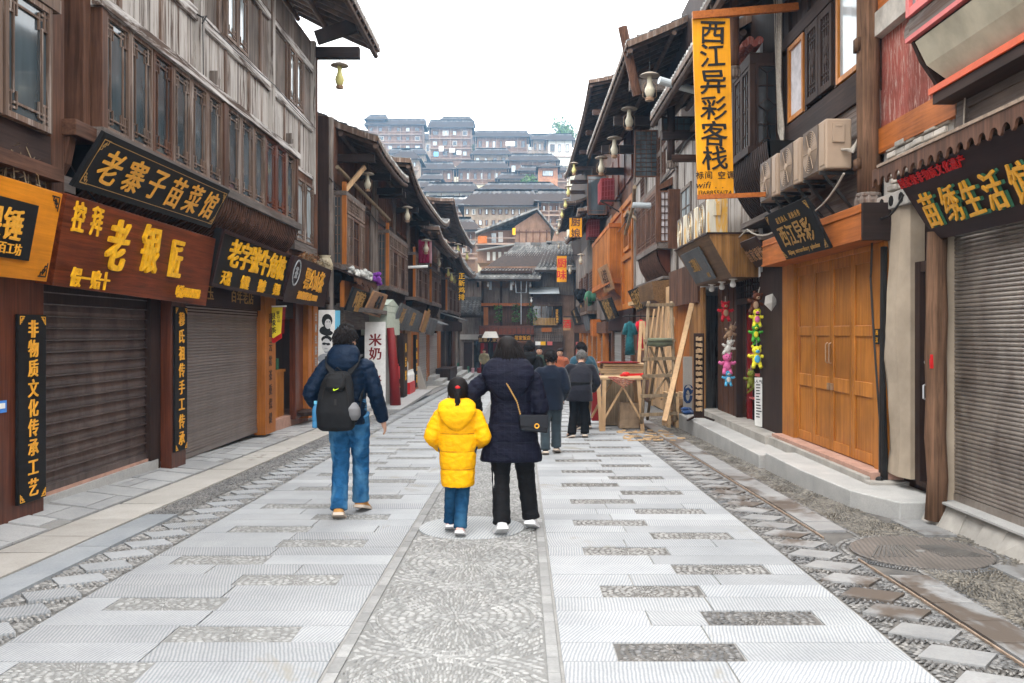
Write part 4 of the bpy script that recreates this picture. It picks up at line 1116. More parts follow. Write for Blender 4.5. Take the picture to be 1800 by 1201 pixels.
# storage under the roof beside the bay
m = MB()
for k in range(4): m.tube([(3.35 + .07*k, 13.2, 5.95 + .05 * (k % 2)), (3.45 + .07*k, 15.4, 6.02)], .05 + .012 * (k % 2), 10)
tag(m.build('stored_poles', M['redplank'], org=(3.4, 13.5, 5.9)), 'reddish rolls stored under the eave above the lattice bay', 'pole bundle')
m = MB(); post(m, 3.16, 13.1, 5.52, 6.9, .073); o = thing('hanging_post', (3.16, 13.1, 5.4), 'slim hanging post with carved foot right behind the yellow vertical sign', 'post')
m.build('shaft', M['brown_v'], o, smooth=True); m = MB(); carved_foot(m, 3.16, 13.1, 5.4, .073); m.build('foot', M['grey_v'], o)

# yellow vertical sign hung across the pavement
ysn = 12.0
b = Board([P(1227,346,ysn), P(1290,343,ysn), P(1283,32,ysn), P(1217,30,ysn)], .05)
root = sign_thing('hanging_sign', 'tall yellow vertical board with black characters and a phone number hung out over the street', b, 'sign_yellow')
m = MB()
for ch, py in zip('西江异彩客栈', (58, 98, 144, 190, 235, 278)): lettering(m, ch, P(1252 + (py - 58) * .02, py, ysn) - Vector((0, .004, 0)), b.u, b.v, .35, nib=.03, thick=.006, wide=1.05, brush=.02, jitter=.08)
lettering(m, '标间 空调', P(1257, 308, ysn) - Vector((0,.004,0)), b.u, b.v, .112, nib=.02, thick=.004, pitch=1.08)
lettering(m, 'wifi . .', P(1248, 325, ysn) - Vector((0,.004,0)), b.u, b.v, .13, nib=.0, thick=.004, shear=.25)
lettering(m, '13688556174', P(1257, 339, ysn) - Vector((0,.004,0)), b.u, b.v, .092, nib=.0, thick=.004)
m.build('lettering', M['ink'], root)
m = MB(); m.bar(P(1217, 28, ysn) + Vector((0,.0,0)), (3.76, ysn, Z(12, ysn)), .07, .10); m.bar(P(1226, 347, ysn), (3.5, ysn, Z(341, ysn)), .05, .06); m.build('arm', M['orange_h'], root)

# stone platforms before the doors
def platform(pts, h, label):
    root = thing('stone_step', (pts[0][0], pts[0][1], g(pts[0][1])), label, 'step')
    m = MB(); n = len(pts)
    m.add([(x, y, g(y) - .05) for x, y in pts] + [(x, y, h) for x, y in pts], [tuple(range(n, 2*n))] + [(i, (i+1) % n, n + (i+1) % n, n + i) for i in range(n)])
    m.build('step_slab', M['step_stone'], root, bevel=.012)
    return root
platform([(3.42, 7.98), (3.9, 7.98), (3.9, 11.3), (3.12, 11.3), (3.12, 9.9), (3.2, 8.6)], .085, 'pale stone step with cut corner before the honey-coloured doors')
platform([(3.08, 11.45), (3.75, 11.45), (3.75, 17.3), (3.08, 17.3)], .035, 'long grey stone step running on before the toy shop')
m = MB(); m.fb(1, 3.45, 3.9, 12.5, 17.2, -.2, .15)
m.build('upper_sill', M['concrete'], hr2)
m = MB(); m.tube([(3.70, 9.02, .12), (3.69, 9.02, 1.2), (3.71, 9.03, 2.5)], [.05, .03, .035], 7); m.tube([(3.68, 8.98, .15), (3.66, 8.95, .8), (3.69, 9.0, 1.1)], .018, 5); m.ball((3.64, 8.97, .12), .04)
tag(m.build('umbrella_bundle', M['iron'], org=(3.69, 9.0, .1)), 'black rods and folded cloth leaning between the door frame and plaster pier', 'rods')
# ================================================================ RIGHT SIDE, farther houses
# ---- toy shop house
hr3 = thing('timber_house', (3.9, 16.5, 0), 'whitewashed house over the toy shop with bamboo-strip fascia and small tiled lean-to', 'house')
m = MB(); m.fb(1, 3.75, 8.8, 13.9, 21.0, 2.5, 6.2); m.fb(1, 5.2, 8.8, 12.6, 21.0, -.3, 2.5); m.build('wall', M['white_plaster'], hr3)
m = MB(); m.fb(1, 3.72, 4.6, 12.58, 13.72, -.2, 2.56); m.build('wall_board', M['dark_v'], hr3)
m = MB(); m.fb(1, 3.76, 3.9, 15.35, 16.9, -.2, 2.5)
for y in (15.6, 16.0, 16.45): m.fb(1, 3.745, 3.761, y, y + .02, -.2, 2.5)
m.build('folded_door', M['brown_v'], hr3)
m = MB(); m.fb(1, 4.0, 4.6, 15.2, 15.25, -.1, 2.5); m.fb(1, 4.6, 4.65, 13.7, 15.3, -.1, 2.5); m.fb(1, 3.8, 4.6, 13.72, 15.3, -.2, -.05); m.build('shop_interior', M['dark_v'], hr3)
# glazed red shelf case in the doorway
root = thing('display_case', (3.95, 14.5, -.05), 'dark red glazed shelf case standing in the toy shop doorway', 'display case')
m = MB(); m.box(3.86, 3.94, 15.05, 15.13, -.05, 2.0); m.box(3.86, 3.94, 13.8, 13.88, -.05, 2.0); m.box(3.86, 4.3, 13.8, 15.13, -.05, .12); m.box(3.86, 4.3, 13.8, 15.13, 1.95, 2.02); m.box(4.28, 4.32, 13.8, 15.13, -.05, 2.0); m.build('frame', M['dark_red'], root)
for z in (.5, .9, 1.25, 1.62):
    m = MB(); m.box(3.88, 4.28, 13.88, 15.05, z, z + .025); m.build('shelf', M['pink_paint'], root)
m = MB()
for y in (13.72, 15.28): m.fb(1, 3.73, 3.83, y, y + .09, -.2, 2.5)
m.fb(1, 3.735, 3.8, 13.8, 15.3, 2.1, 2.2); m.parts('door_post', M['dark_v'], hr3)
m = MB()
for i in range(9): m.fb(1, 3.75, 3.77, 13.9 + i*.15, 13.915 + i*.15, 2.2, 2.5)
m.fb(1, 3.752, 3.772, 13.85, 15.25, 2.3, 2.315); m.fb(1, 3.752, 3.772, 13.85, 15.25, 2.4, 2.415); m.build('transom_lattice', M['dark_v'], hr3)
# bamboo fascia leaning out
m = MB(); m.hexa([(3.33, 13.98, 2.5), (4.0, 13.98, 2.5), (4.0, 16.7, 2.5), (3.33, 16.7, 2.5)], [(2.95, 13.98, 3.18), (4.0, 13.98, 3.18), (4.0, 16.9, 3.18), (2.95, 16.9, 3.18)]); m.build('fascia', M['bamboo_h'], hr3)
m = MB(); x = 2.98
while x < 3.86:
    w2 = rnd(.035, .055); zt = 3.185; zb = 2.5 if x > 3.33 else 2.5 + (3.33 - x) / (3.33 - 2.95) * .68
    zb2 = 2.5 if x + w2 > 3.33 else 2.5 + (3.33 - x - w2) / .38 * .68
    z = zb
    m.add([(x, 13.96 - rnd(0, .004), zb + .002), (x + w2 - .002, 13.96, zb2 + .002), (x + w2 - .002, 13.96, zt), (x, 13.96, zt), (x, 13.979, zb + .002), (x + w2 - .002, 13.979, zb2 + .002), (x + w2 - .002, 13.979, zt), (x, 13.979, zt)], [(0,1,2,3), (0,4,5,1), (1,5,6,2), (3,2,6,7), (0,3,7,4)])
    x += w2
m.build('fascia_end', M['bamboo_v'], hr3)
m = MB(); m.fb(1, 2.93, 4.0, 13.94, 16.95, 3.182, 3.21); m.build('fascia_cap', M['dark_h'], hr3)
for i, y in enumerate((14.4, 15.2, 16.0)):
    root = thing('bulb_lamp', (3.45, y, 2.5), ('nearest', 'middle', 'farthest')[i] + ' white bulb holder under the bamboo fascia of the toy shop', 'lamp', 'bulb holders under the bamboo fascia')
    m = MB(); m.lathe((3.45, y, 2.44), [(.07, .06), (.07, .045), (.03, .04), (.03, .02)], 12); m.build('cap', M['white_paint'], root)
    m = MB(); m.lathe((3.45, y, 2.36), [(.02, 0), (.045, .015), (.05, .05), (.032, .1)], 12); m.build('bulb', M['white_paint'], root, smooth=True)
b = Board([(3.29, 16.45, 2.55), (3.29, 14.85, 2.55), (3.0, 14.85, 3.08), (3.0, 16.45, 3.08)], .04)
b.c = [p + b.w * .05 for p in b.c]
root = sign_thing('shop_sign', 'slate grey board with worn gold characters on the leaning bamboo fascia', b, 'board_grey')
m = MB(); b.write(m, '王裁缝人', .48, .55, .26, nib=.045, thick=.004, wide=.75, pitch=.9, brush=.015); b.write(m, '刺绣', .86, .16, .10, nib=.02, thick=.003); m.build('lettering', M['gold_dull'], root)
# camouflage-painted air conditioners above the fascia
plain('blotched', (0.62, 0.50, 0.32), 0.6, 0, 0.25, 6)
m_, nt_, bs_ = newmat('blotch2'); n_ = noise_tex(nt_, (6,6,.8), 4, .6, 1.0, .5)
nt_.links.new(ramp(nt_, n_, [(.38, (.66,.62,.52)), (.5, (.60,.55,.42)), (.56, (.70,.36,.03)), (.68, (.50,.55,.54))]), bs_.inputs['Base Color']); bs_.inputs['Roughness'].default_value = .5; M['blotch2'] = m_
for i, y in enumerate((14.7, 15.75, 16.8)):
    ac(3.12, y, 3.25, 'yellow and cream blotched air conditioner, %s of three above the bamboo fascia' % ('nearest', 'middle', 'farthest')[i], .85, .62, .32, 'blotch2', 'blotched air conditioners')
# upper part: small tiled lean-to on hanging posts, white boards, windows
tiled_roof(hr3, 1, 2.88, 6.42, 4.4, 7.25, 14.6, 19.6, .2, .24)
m = MB(); m.fb(1, 3.8, 8.8, 13.9, 21.0, 6.2, 9.2); m.build('upper_wall', M['dark_v'], hr3)
m = MB(); planks_v(m, 1, 3.74, 14.0, 21.0, 3.1, 5.9, .35, .02); m.build('white_boarding', M['whitewash_v'], hr3)
m = MB(); m.fb(1, 3.0, 3.8, 18.8, 18.95, 5.75, 5.9); m.build('tie_beam', M['dark_x'], hr3); m = MB(); m.fb(1, 3.2, 3.8, 18.8, 18.95, 5.28, 5.42); m.build('tie_beam', M['brown_x'], hr3)
m = MB(); m.fb(1, 3.6, 3.75, 14.2, 21.0, 5.9, 6.02); m.build('wall_plate', M['grey_h'], hr3)
window(hr3, 1, 3.75, 19.35, 20.6, 3.75, 4.95, 'cross', .08, .05, 'grey_v', 'glass_pale')
m = MB(); m.fb(1, 3.45, 3.74, 20.75, 20.8, 3.6, 5.0); m.build('open_shutter', M['brown_v'], hr3)
side_window(hr3, 18.9, 3.0, 3.8, 5.92, 6.25, 'grid', 'dark_v', 'glass')
m = MB(); post(m, 3.2, 18.9, 5.3, 7.0, .085); o = thing('hanging_post', (3.2, 18.9, 5.15), 'dark hanging post with carved foot under the small tiled lean-to', 'post'); m.build('shaft', M['dark_v'], o, smooth=True)
m = MB(); carved_foot(m, 3.2, 18.9, 5.13, .085); m.build('foot', M['grey_v'], o)
m = MB(); m.tube([(3.7, 17.0, 6.2), (3.0, 16.9, 6.35), (2.62, 16.8, 6.43)], .075, 12); tag(m.build('drain_pipe', M['pipe'], org=(3.0, 16.9, 6.3)), 'grey pipe sticking out under the small tiled lean-to behind the yellow sign', 'pipe')
m = MB(); m.tube([(3.72, 23.0, 4.92), (2.9, 23.0, 4.95)], .075, 12); tag(m.build('drain_pipe', M['pipe'], org=(3.0, 23, 4.9)), 'pale grey pipe end sticking out above the lattice bay', 'pipe')

# slatted fascia and new timber front
m = MB(); planks_v(m, 1, 3.45, 17.3, 20.6, 2.22, 3.02, .09, .05, .003); m.build('slat_fascia', M['brown_v'], hr3)
m = MB(); planks_v(m, 1, 3.5, 17.05, 18.4, -.2, 2.5, .12, .06); m.build('new_boarding', M['bamboo_v'], hr3)
m = MB(); planks_v(m, 1, 3.62, 18.6, 21.0, -.3, 2.3, .5, .06); m.build('orange_boarding', M['orange_v'], hr3)

# ---- white house with lattice bay
hr4 = thing('timber_house', (3.9, 25, -.3), 'white plastered house with dark lattice bay above the carpenters', 'house')
m = MB(); m.fb(1, 3.76, 8.8, 21.0, 29.2, -.6, 7.6); m.build('wall', M['whitewash_v'], hr4)
m = MB()
for y in (21.1, 23.4, 26.4, 29.0): m.fb(1, 3.70, 3.8, y, y + .16, 2.2, 7.0)
for z in (3.0, 5.6, 6.4): m.fb(1, 3.715, 3.8, 21.0, 29.0, z, z + .14)
m.build('framing', M['grey_v'], hr4)
m = MB(); m.fb(1, 3.36, 3.8, 21.9, 25.9, 3.72, 3.86); m.build('bay_sill', M['grey_h'], hr4)
m = MB(); m.fb(1, 3.33, 3.43, 21.88, 21.98, 3.86, 5.5); m.fb(1, 3.36, 3.42, 25.82, 25.9, 3.86, 5.3); m.hexa([(3.36, 21.9, 5.15), (3.75, 21.9, 5.3), (3.75, 25.9, 5.3), (3.36, 25.9, 5.15)], [(3.36, 21.9, 5.25), (3.75, 21.9, 5.5), (3.75, 25.9, 5.5), (3.36, 25.9, 5.25)]); m.build('bay_frame', M['brown_v'], hr4)
for i in range(4): window(hr4, 1, 3.42, 21.98 + i * .96, 21.98 + (i + 1) * .96, 3.87, 5.15, 'tall', .05, .05, 'brown_v', 'curtain', .022)
side_window(hr4, 21.93, 3.43, 3.76, 3.87, 5.15, 'broken', 'brown_v', 'curtain', .022)
bracket_curve(hr4, 1, 3.40, 3.72, 22.3, 25.8, 3.72, 3.05, .1, 'brown_v', 'reddish_v', -.4)
m = MB(); m.fb(1, 3.55, 3.8, 22.2, 25.8, 2.98, 3.05); m.build('ledge', M['grey_h'], hr4)
m = MB(); planks_v(m, 1, 3.60, 21.0, 24.2, -.35, 2.75, .28, .08); m.build('new_timber_front', M['newpine_v'], hr4)
m = MB(); m.hexa([(3.3, 22.0, 2.45), (3.7, 22.0, 2.2), (3.7, 24.6, 2.2), (3.3, 24.6, 2.45)], [(3.25, 22.0, 2.9), (3.7, 22.0, 2.95), (3.7, 24.6, 2.95), (3.25, 24.6, 2.9)]); m.build('hood', M['bamboo_h'], hr4)
m = MB(); m.fb(1, 3.5, 3.74, 24.4, 29.0, 2.5, 2.62); m.fb(1, 3.55, 3.74, 24.4, 24.55, -.4, 2.5); m.build('door_frame', M['newpine_v'], hr4)
m = MB(); m.fb(1, 3.7, 3.77, 24.6, 29.0, -.4, 2.5); m.build('door_opening', M['brown_v'], hr4)
tiled_roof(hr4, 1, 2.42, 8.25, 6.0, 10.1, 20.2, 32.5, .2, .27)
m = MB(); m.fb(1, 4.0, 8.8, 20.9, 32.5, 6.5, 9.0); m.build('attic_wall', M['dark_v'], hr4)
for y in (20.9, 24.4, 28.2, 32.0):
    m = MB(); m.fb(1, 2.55, 4.05, y - .09, y + .09, 7.35, 7.6); m.build('tie_beam', M['dark_x'] if y > 21 else M['grey_h'], hr4)
m = MB(); m.tube([(2.72, 20.75, 7.2), (2.35, 20.55, 8.75)], .11, 10); m.build('rafter_pole', M['brown_v'], hr4)
for y in (23.0, 26.5): window(hr4, 1, 3.76, y, y + 1.1, 5.75, 6.9, 'grid', .07, .05, 'brown_v', 'glass')
side_window(hr4, 24.3, 3.1, 3.75, 5.9, 7.2, 'grid', 'brown_v', 'glass')

# ---- orange timber house
hr5 = thing('timber_house', (3.9, 34, -.5), 'fresh orange timber house with slatted balcony bay and brown upper storey', 'house')
m = MB(); m.fb(1, 3.82, 8.8, 29.2, 43.0, -.8, 11.5); m.build('wall', M['brown_v'], hr5)
m = MB(); planks_v(m, 1, 3.76, 29.3, 36.5, 2.4, 6.2, .45, .05); m.build('orange_boarding', M['orange_v'], hr5)
m = MB()
for y in (29.3, 32.3, 36.4): m.fb(1, 3.66, 3.78, y, y + .22, 2.4, 6.2)
for z in (2.45, 4.2, 6.1): m.fb(1, 3.68, 3.78, 29.5, 36.6, z, z + .2)
m.build('orange_framing', M['orange_v'], hr5)
window(hr5, 1, 3.74, 30.2, 31.9, 4.5, 5.9, 'none', .14, .08, 'orange_v', 'glass_dark')
m = MB(); m.fb(1, 3.25, 3.8, 32.8, 40.8, 3.45, 3.65); m.fb(1, 3.25, 3.8, 32.8, 40.8, 5.55, 5.7); m.parts('bay_floor', M['orange_h'], hr5)
m = MB(); y = 32.85
while y < 40.8: m.fb(1, 3.27, 3.33, y, y + .16, 3.65, 5.55); y += .3
m.build('balusters', M['orange_v'], hr5)
m = MB(); planks_x(m, 3.33, 3.8, 32.85, 3.65, 5.55, .22, .03); m.build('bay_side', M['orange_v'], hr5)
m = MB(); m.fb(1, 3.36, 3.8, 32.9, 40.7, 3.65, 5.55); m.build('bay_wall', M['brown_v'], hr5)
m = MB(); m.prism([(3.4, 32.95, 3.45), (3.5, 32.95, 3.15), (3.78, 32.95, 2.9), (3.8, 32.95, 3.45)], (0, 7.5, 0)); m.build('bay_belly', M['orange_h'], hr5)
m = MB(); planks_v(m, 1, 3.78, 29.3, 43.0, 6.4, 9.6, .5, .05); m.build('upper_boarding', M['brown_v'], hr5)
for i in range(6): window(hr5, 1, 3.76, 29.8 + i * 2.1, 31.4 + i * 2.1, 6.9, 8.6, 'bars', .1, .06, 'reddish_v', 'glass_dark', .05)
m = MB(); m.fb(1, 3.6, 3.8, 28.6, 36.6, 1.7, 2.42); m.build('fascia', M['board_brown'], hr5)
for i, (a, b_) in enumerate(((29.2, 31.6), (32.0, 35.2))): roller(hr5, 1, 3.72, a, b_, -.55, 1.7, .1, .02, 'shutter_white')
m = MB()
for y in (28.9, 31.6, 35.2): m.fb(1, 3.6, 3.8, y, y + .32, -.7, 1.75)
m.parts('shop_post', M['brown_v'], hr5)
tiled_roof(hr5, 1, 2.55, 10.6, 6.2, 12.6, 33.2, 53, .24, .32, lift=.5)
for y in (33.6, 37, 41, 45, 49, 52.6):
    m = MB(); m.fb(1, 2.7, 4.0, y - .1, y + .1, 9.9, 10.1); m.build('tie_beam', M['brown_x'], hr5)
side_window(hr5, 36.9, 2.75, 3.55, 6.55, 8.2, 'corner', 'brown_v', 'glass')
plain('plush_maroon', (.30, .07, .08), .6)
# maroon boxed air conditioners
for i, (y, z) in enumerate(((33.2, 6.62), (39.5, 5.9))):
    root = thing('air_conditioner_box', (3.3, y, z), ('upper', 'lower')[i] + ' maroon carved box round an air conditioner on the brown house', 'air conditioner', 'maroon boxes')
    m = MB(); m.box(2.98, 3.5, y, y + 1.3, z, z + .82); m.build('casing', M['dark_red'], root, bevel=.015)
    m = MB()
    for k in range(5): m.bar((3.0 + .11*k, y - .012, z + .04), (3.02 + .11*k, y - .012, z + .78), .03, .015); m.bar((2.975, y + .1 + .26*k, z + .04), (2.975, y + .1 + .26*k, z + .78), .03, .015)
    for k in range(4): m.bar((2.98, y - .014, z + .1 + .2*k), (3.5, y - .014, z + .16 + .2*k), .03, .015)
    m.build('lattice', M['plush_maroon'], root)
    m = MB(); m.box(2.95, 3.75, y, y + .05, z - .06, z); m.bar((3.0, y, z - .06), (3.75, y, z - .5), .05); m.build('bracket', M['iron'], root)
m = MB(); m.tube([(3.6, 27.0, 5.0), (3.5, 29.0, 5.6), (3.68, 31, 5.75)], .05, 8); m.tube([(3.1, 24.2, 5.62), (3.3, 26.0, 5.4), (3.55, 30.2, 5.0)], .055, 8)
tag(m.build('bamboo_pole', M['ladder_w'], org=(3.4, 27, 5.3)), 'long bare pole hung slanting along the white house wall', 'pole')

# ---- dark far house on the right
hr6 = thing('timber_house', (3.9, 50, -.9), 'dark old timber house at far end of right row, low tiled eave and grey shutters', 'house')
m = MB(); m.fb(1, 3.75, 8.8, 43.0, 67.0, -1.6, 12.6); m.build('wall', M['dark_v'], hr6)
m = MB(); planks_v(m, 1, 3.70, 36.6, 60.0, 2.2, 6.5, .5, .05); m.build('boarding', M['grey_v'], hr6)
tiled_roof(hr6, 1, 2.45, 6.6, 4.0, 7.7, 38.2, 50.0, .24, .3, lift=.35, name='lean_to_roof')
tiled_roof(hr6, 1, 2.45, 8.6, 4.5, 9.9, 51.0, 64.0, .26, .34, lift=.6)
for i in range(4): window(hr6, 1, 3.66, 40.4 + i * 4.2, 42.6 + i * 4.2, 3.2, 4.9, 'grid', .12, .08, 'brown_v', 'glass_dark', .05)
m = MB(); m.fb(1, 3.2, 3.75, 43.5, 48.5, 2.55, 2.7); y = 43.5
m.fb(1, 3.2, 3.26, 43.5, 48.5, 3.3, 3.38)
while y < 48.5: m.fb(1, 3.21, 3.25, y, y + .06, 2.7, 3.3); y += .3
m.build('balcony', M['frame_v'], hr6)
for i, (a, b_) in enumerate(((38.4, 40.4), (41.0, 43.0), (43.8, 46.0), (47, 49.5), (50.5, 53.0))): roller(hr6, 1, 3.66, a, b_, -.75 - .02 * (a - 38), 1.55, .14, .03, 'shutter_grey')
m = MB()
for y in (37.9, 40.6, 43.3, 46.3, 50.0, 53.3): m.fb(1, 3.5, 3.75, y, y + .35, -1.2, 1.6)
m.parts('shop_post', M['orange_v'], hr6)
m = MB(); m.fb(1, 3.52, 3.75, 37.0, 60, 1.6, 2.1); m.build('fascia', M['brown_h'], hr6)
for i in range(4):
    m = MB(); m.fb(1, 3.65, 3.78, 54.5 + i*1.3, 55.5 + i*1.3, -1.2, 1.0); m.build('door', M['pink_paint'], hr6)

# leaning boards farther down the right side
def rsign(px, label, mat, text, tmat, size, xb=3.5, wide=.8, nib=.04, fr=False):
    bl, br, tr_, tl = px
    b = Board(sign4(bl, br, tl, tr_, xb, 1), .05)
    root = sign_thing('shop_sign', label, b, mat)
    if text:
        m = MB(); b.write(m, text, .5, .5, size, nib=nib, thick=.006, wide=wide, brush=.012, pitch=1.0); m.build('lettering', M[tmat], root)
    return b
rsign(((1121,549), (1136,541), (1125,503), (1103,512)), 'dark leaning board with gold strokes on the white house beside the carpenters', 'board_black', '苗绣坊', 'gold_dull', .62, 3.45, .9)
rsign(((1067,566), (1086,556), (1073,523), (1052,530)), 'dark leaning board with gold strokes above the pale shutters of the orange house', 'board_black', '银饰坊', 'gold_dull', .85, 3.45, .9)
rsign(((1063,516), (1079,508), (1066,464), (1050,473)), 'plain brown plank board slung from the orange balcony', 'board_tan', '长桌宴', 'brown_v', .8, 3.35, .8)
rsign(((1010,572), (1022,566), (1013,540), (1003,548)), 'first dark leaning board of the far pair on the right, gold marks', 'board_black', '银匠', 'gold_dull', .9, 3.4)
rsign(((1022,566), (1033,561), (1025,533), (1016,538)), 'second leaning board of the far pair, greenish brown', 'board_brown', '米酒', 'gold_dull', .9, 3.4)
rsign(((1030,583), (1040,578), (1032,552), (1023,556)), 'pale bare leaning board in the far right row', 'board_grey', None, None, 1)
m = MB(); m.fb(1, 3.35, 3.75, 41.5, 43.0, 1.45, 2.25); tag(m.build('box_sign', M['orange_h'], org=(3.4, 42, 1.8)), 'orange box jutting out above far right shutters', 'sign')
def vsign(px0, px1, py0, py1, y, label, mat, text, tmat, size, arm=True, pitch=1.15):
    b = Board([P(px0, py1, y), P(px1, py1, y), P(px1, py0, y), P(px0, py0, y)], .06)
    root = sign_thing('hanging_sign', label, b, mat)
    m = MB(); lettering(m, text, b.mid + Vector((0, -.004, 0)), b.u, b.v, size, nib=.04, thick=.006, vertical=True, pitch=pitch, brush=.01); m.build('lettering', M[tmat], root)
    if arm:
        m = MB(); m.bar(b.at(0, 1.03), (3.8 * (1 if px0 > CX else -1), y, b.at(0, 1.03).z), .05); m.build('arm', M['iron'], root)
    return root
vsign(1001, 1023, 383, 417, 38.0, 'small yellow hanging board with two brown characters near the lantern string', 'sign_yellow', '厨娘', 'brown_v', .42)
vsign(979, 996, 450, 496, 52.0, 'orange hanging board by far right eave, red and brown characters', 'sign_yellow', '厨味', 'red_paint', .6)
vsign(990, 1003, 558, 581, 50.0, 'small orange box sign low in the far right row', 'board_tan', '酒', 'red_paint', .5)

# lanterns under the right eaves, near to far
RL = [(1142, 127, 178, 19.9, 'large cream lantern nearest under the big right eave, beside the grey pipe'), (1106, 187, 229, 24.0, 'second cream lantern under the big right eave'),
      (1080, 239, 278, 27.2, 'third cream lantern under the big right eave, before the brown house'), (1057, 274, 308, 30.3, 'fourth cream lantern under the big right eave, lowest of its row')]
for i, (px, pt_, pb_, y, lab) in enumerate(RL): lantern(X(px, y), y, Z(pt_, y), Z(pt_, y) - Z(pb_, y), lab, 'lamp_glass', 'lanterns under the big right eave', .5)
RL = [(1009, 285, 308, 36, 'yellowish lantern at the near end of the far right lantern string'), (999, 326, 346, 39, 'second lantern of the far right string'), (994, 349, 367, 42, 'third lantern of the far right string'),
      (988, 367, 384, 45, 'fourth lantern of the far right string'), (983, 386, 402, 48, 'fifth lantern of the far right string'), (980, 402, 414, 51.5, 'last and smallest lantern of the far right string'),
      (1021, 446, 465, 37.5, 'lantern low under the lean-to eave of the far right house'), (1002, 466, 482, 46, 'lantern beside the orange hanging board'), (982, 427, 437, 54.0, 'tiny pale lantern under the farthest right eave')]
for i, (px, pt_, pb_, y, lab) in enumerate(RL): lantern(X(px, y), y, Z(pt_, y), Z(pt_, y) - Z(pb_, y), lab, 'lamp_yellow' if i < 4 else 'lamp_glass', 'far right lantern string', .6)
# ================================================================ LEFT SIDE
hl1 = thing('timber_house', (-4.6, 12.5, .1), 'big weathered house on left with long rows of lattice windows and whitewashed boards', 'house')
m = MB(); m.fb(-1, 4.55, 9.5, 1.0, 19.1, 1.9, 7.9); m.fb(-1, 4.75, 9.5, 1.0, 16.3, -.3, 1.95); m.fb(-1, 5.9, 9.5, 16.3, 19.1, -.3, 1.95); m.build('wall', M['dark_v'], hl1)
# ground floor posts and shutters
m = MB(); m.fb(-1, 4.36, 4.8, 1.0, 8.05, -.05, 2.6); m.build('corner_post', M['reddish_v'], hl1, bevel=.01)
roller(hl1, -1, 4.58, 8.05, 10.72, .16, 2.25, .115, .022, 'shutter_brown')
m = MB(); m.fb(-1, 4.55, 4.6, 8.05, 10.72, 2.12, 2.4); m.build('shutter_box', M['brown_h'], hl1)
m = MB(); m.fb(-1, 4.49, 4.8, 8.05, 10.9, -.1, .06); m.build('sill', M['step_stone'], hl1); m = MB(); m.fb(-1, 4.53, 4.8, 8.05, 10.9, .06, .092); m.build('tile_strip', M['terracotta'], hl1)
m = MB(); m.fb(-1, 4.50, 4.8, 10.70, 10.98, -.1, 2.4); m.build('post', M['dark_v'], hl1)
m = MB(); m.fb(-1, 4.36, 4.5, 10.98, 11.45, -.1, 2.4); m.build('post', M['reddish_v'], hl1, bevel=.008)
roller(hl1, -1, 4.56, 11.45, 15.15, -.02, 2.05, .042, .012, 'shutter_taupe')
m = MB(); m.fb(-1, 4.50, 4.62, 11.45, 15.6, 2.0, 2.5); m.build('lintel_board', M['board_brown'], hl1)
m = MB()
for i, (t_, y) in enumerate((('如花似玉', 12.3), ('百年老店', 14.2))): lettering(m, t_, (-4.495, y, 2.2), (0, 1, 0), (0, 0, 1), .24, nib=.03, thick=.004, wide=1.15, brush=.01)
m.build('lettering', M['gold_dull'], hl1)
m = MB(); m.fb(-1, 4.42, 4.62, 15.2, 15.85, -.15, 2.4); m.build('post', M['orange_v'], hl1, bevel=.008)
m = MB(); lettering(m, '高山云雾茶重保健', (-4.415, 15.5, 1.0), (0, 1, 0), (0, 0, 1), .2, nib=.03, thick=.003, vertical=True, pitch=1.25, brush=.012); m.build('lettering', M['brown_v'], hl1)
# tea shop: open front with counter, door leaf, post
m = MB(); m.fb(-1, 4.6, 5.9, 15.85, 19.0, -.3, -.02); m.build('shop_floor', M['terracotta'], hl1)
m = MB(); m.fb(-1, 4.50, 4.62, 17.55, 18.15, -.1, 2.4); m.build('door_leaf', M['reddish_v'], hl1)
m = MB(); m.fb(-1, 4.40, 4.62, 18.2, 18.5, -.15, 2.4); m.build('post', M['orange_v'], hl1)
m = MB(); m.fb(-1, 4.38, 4.60, 18.55, 18.95, -.15, 2.4); m.build('post', M['orange_v'], hl1)
m = MB(); lettering(m, '古树红茶百年老字号', (-4.375, 18.75, 1.0), (0, 1, 0), (0, 0, 1), .2, nib=.03, thick=.003, vertical=True, pitch=1.2); m.build('lettering', M['pale_disc'], hl1)
root = thing('shop_counter', (-4.9, 16.8, -.02), 'honey-coloured wooden counter inside the open tea shop doorway', 'counter')
m = MB(); planks_v(m, -1, 4.72, 15.9, 17.5, -.02, .85, .3, .05); m.build('panel', M['honey_v'], root)
m = MB(); m.fb(-1, 4.70, 5.2, 15.88, 17.55, .85, .9); m.build('top', M['honey_v'], root)
m = MB()
for i in range(6):
    y = 16.0 + .24 * i; h = rnd(.12, .24); m.fb(-1, 4.78, 4.9, y, y + .15, .9, .9 + h)
tag(m.build('tea_packets', [M['green_side']], org=(-4.8, 16.8, .9)), 'green and dark packets standing on the tea shop counter', 'packets')
m = MB()
for i, (y, z) in enumerate(((16.2, 1.45), (16.9, 1.35), (17.2, 1.15))): m.fb(-1, 4.95, 4.96, y, y + .22, z, z + .2)
plain('blue_paint', (.06, .22, .62), .5)
tag(m.build('paper_notices', M['blue_paint'], org=(-4.95, 16.8, 1.3)), 'small blue notices pinned inside the dark tea shop', 'notice')
m = MB(); m.lathe((-4.45, 17.9, -.06), [(.05, 0), (.22, .0), (.26, .08), (.22, .12), (.0, .10)], 16); tag(m.build('basin', M['dark_v'], org=(-4.45, 17.9, -.06)), 'low dark basin on the pavement at the tea shop door', 'basin')
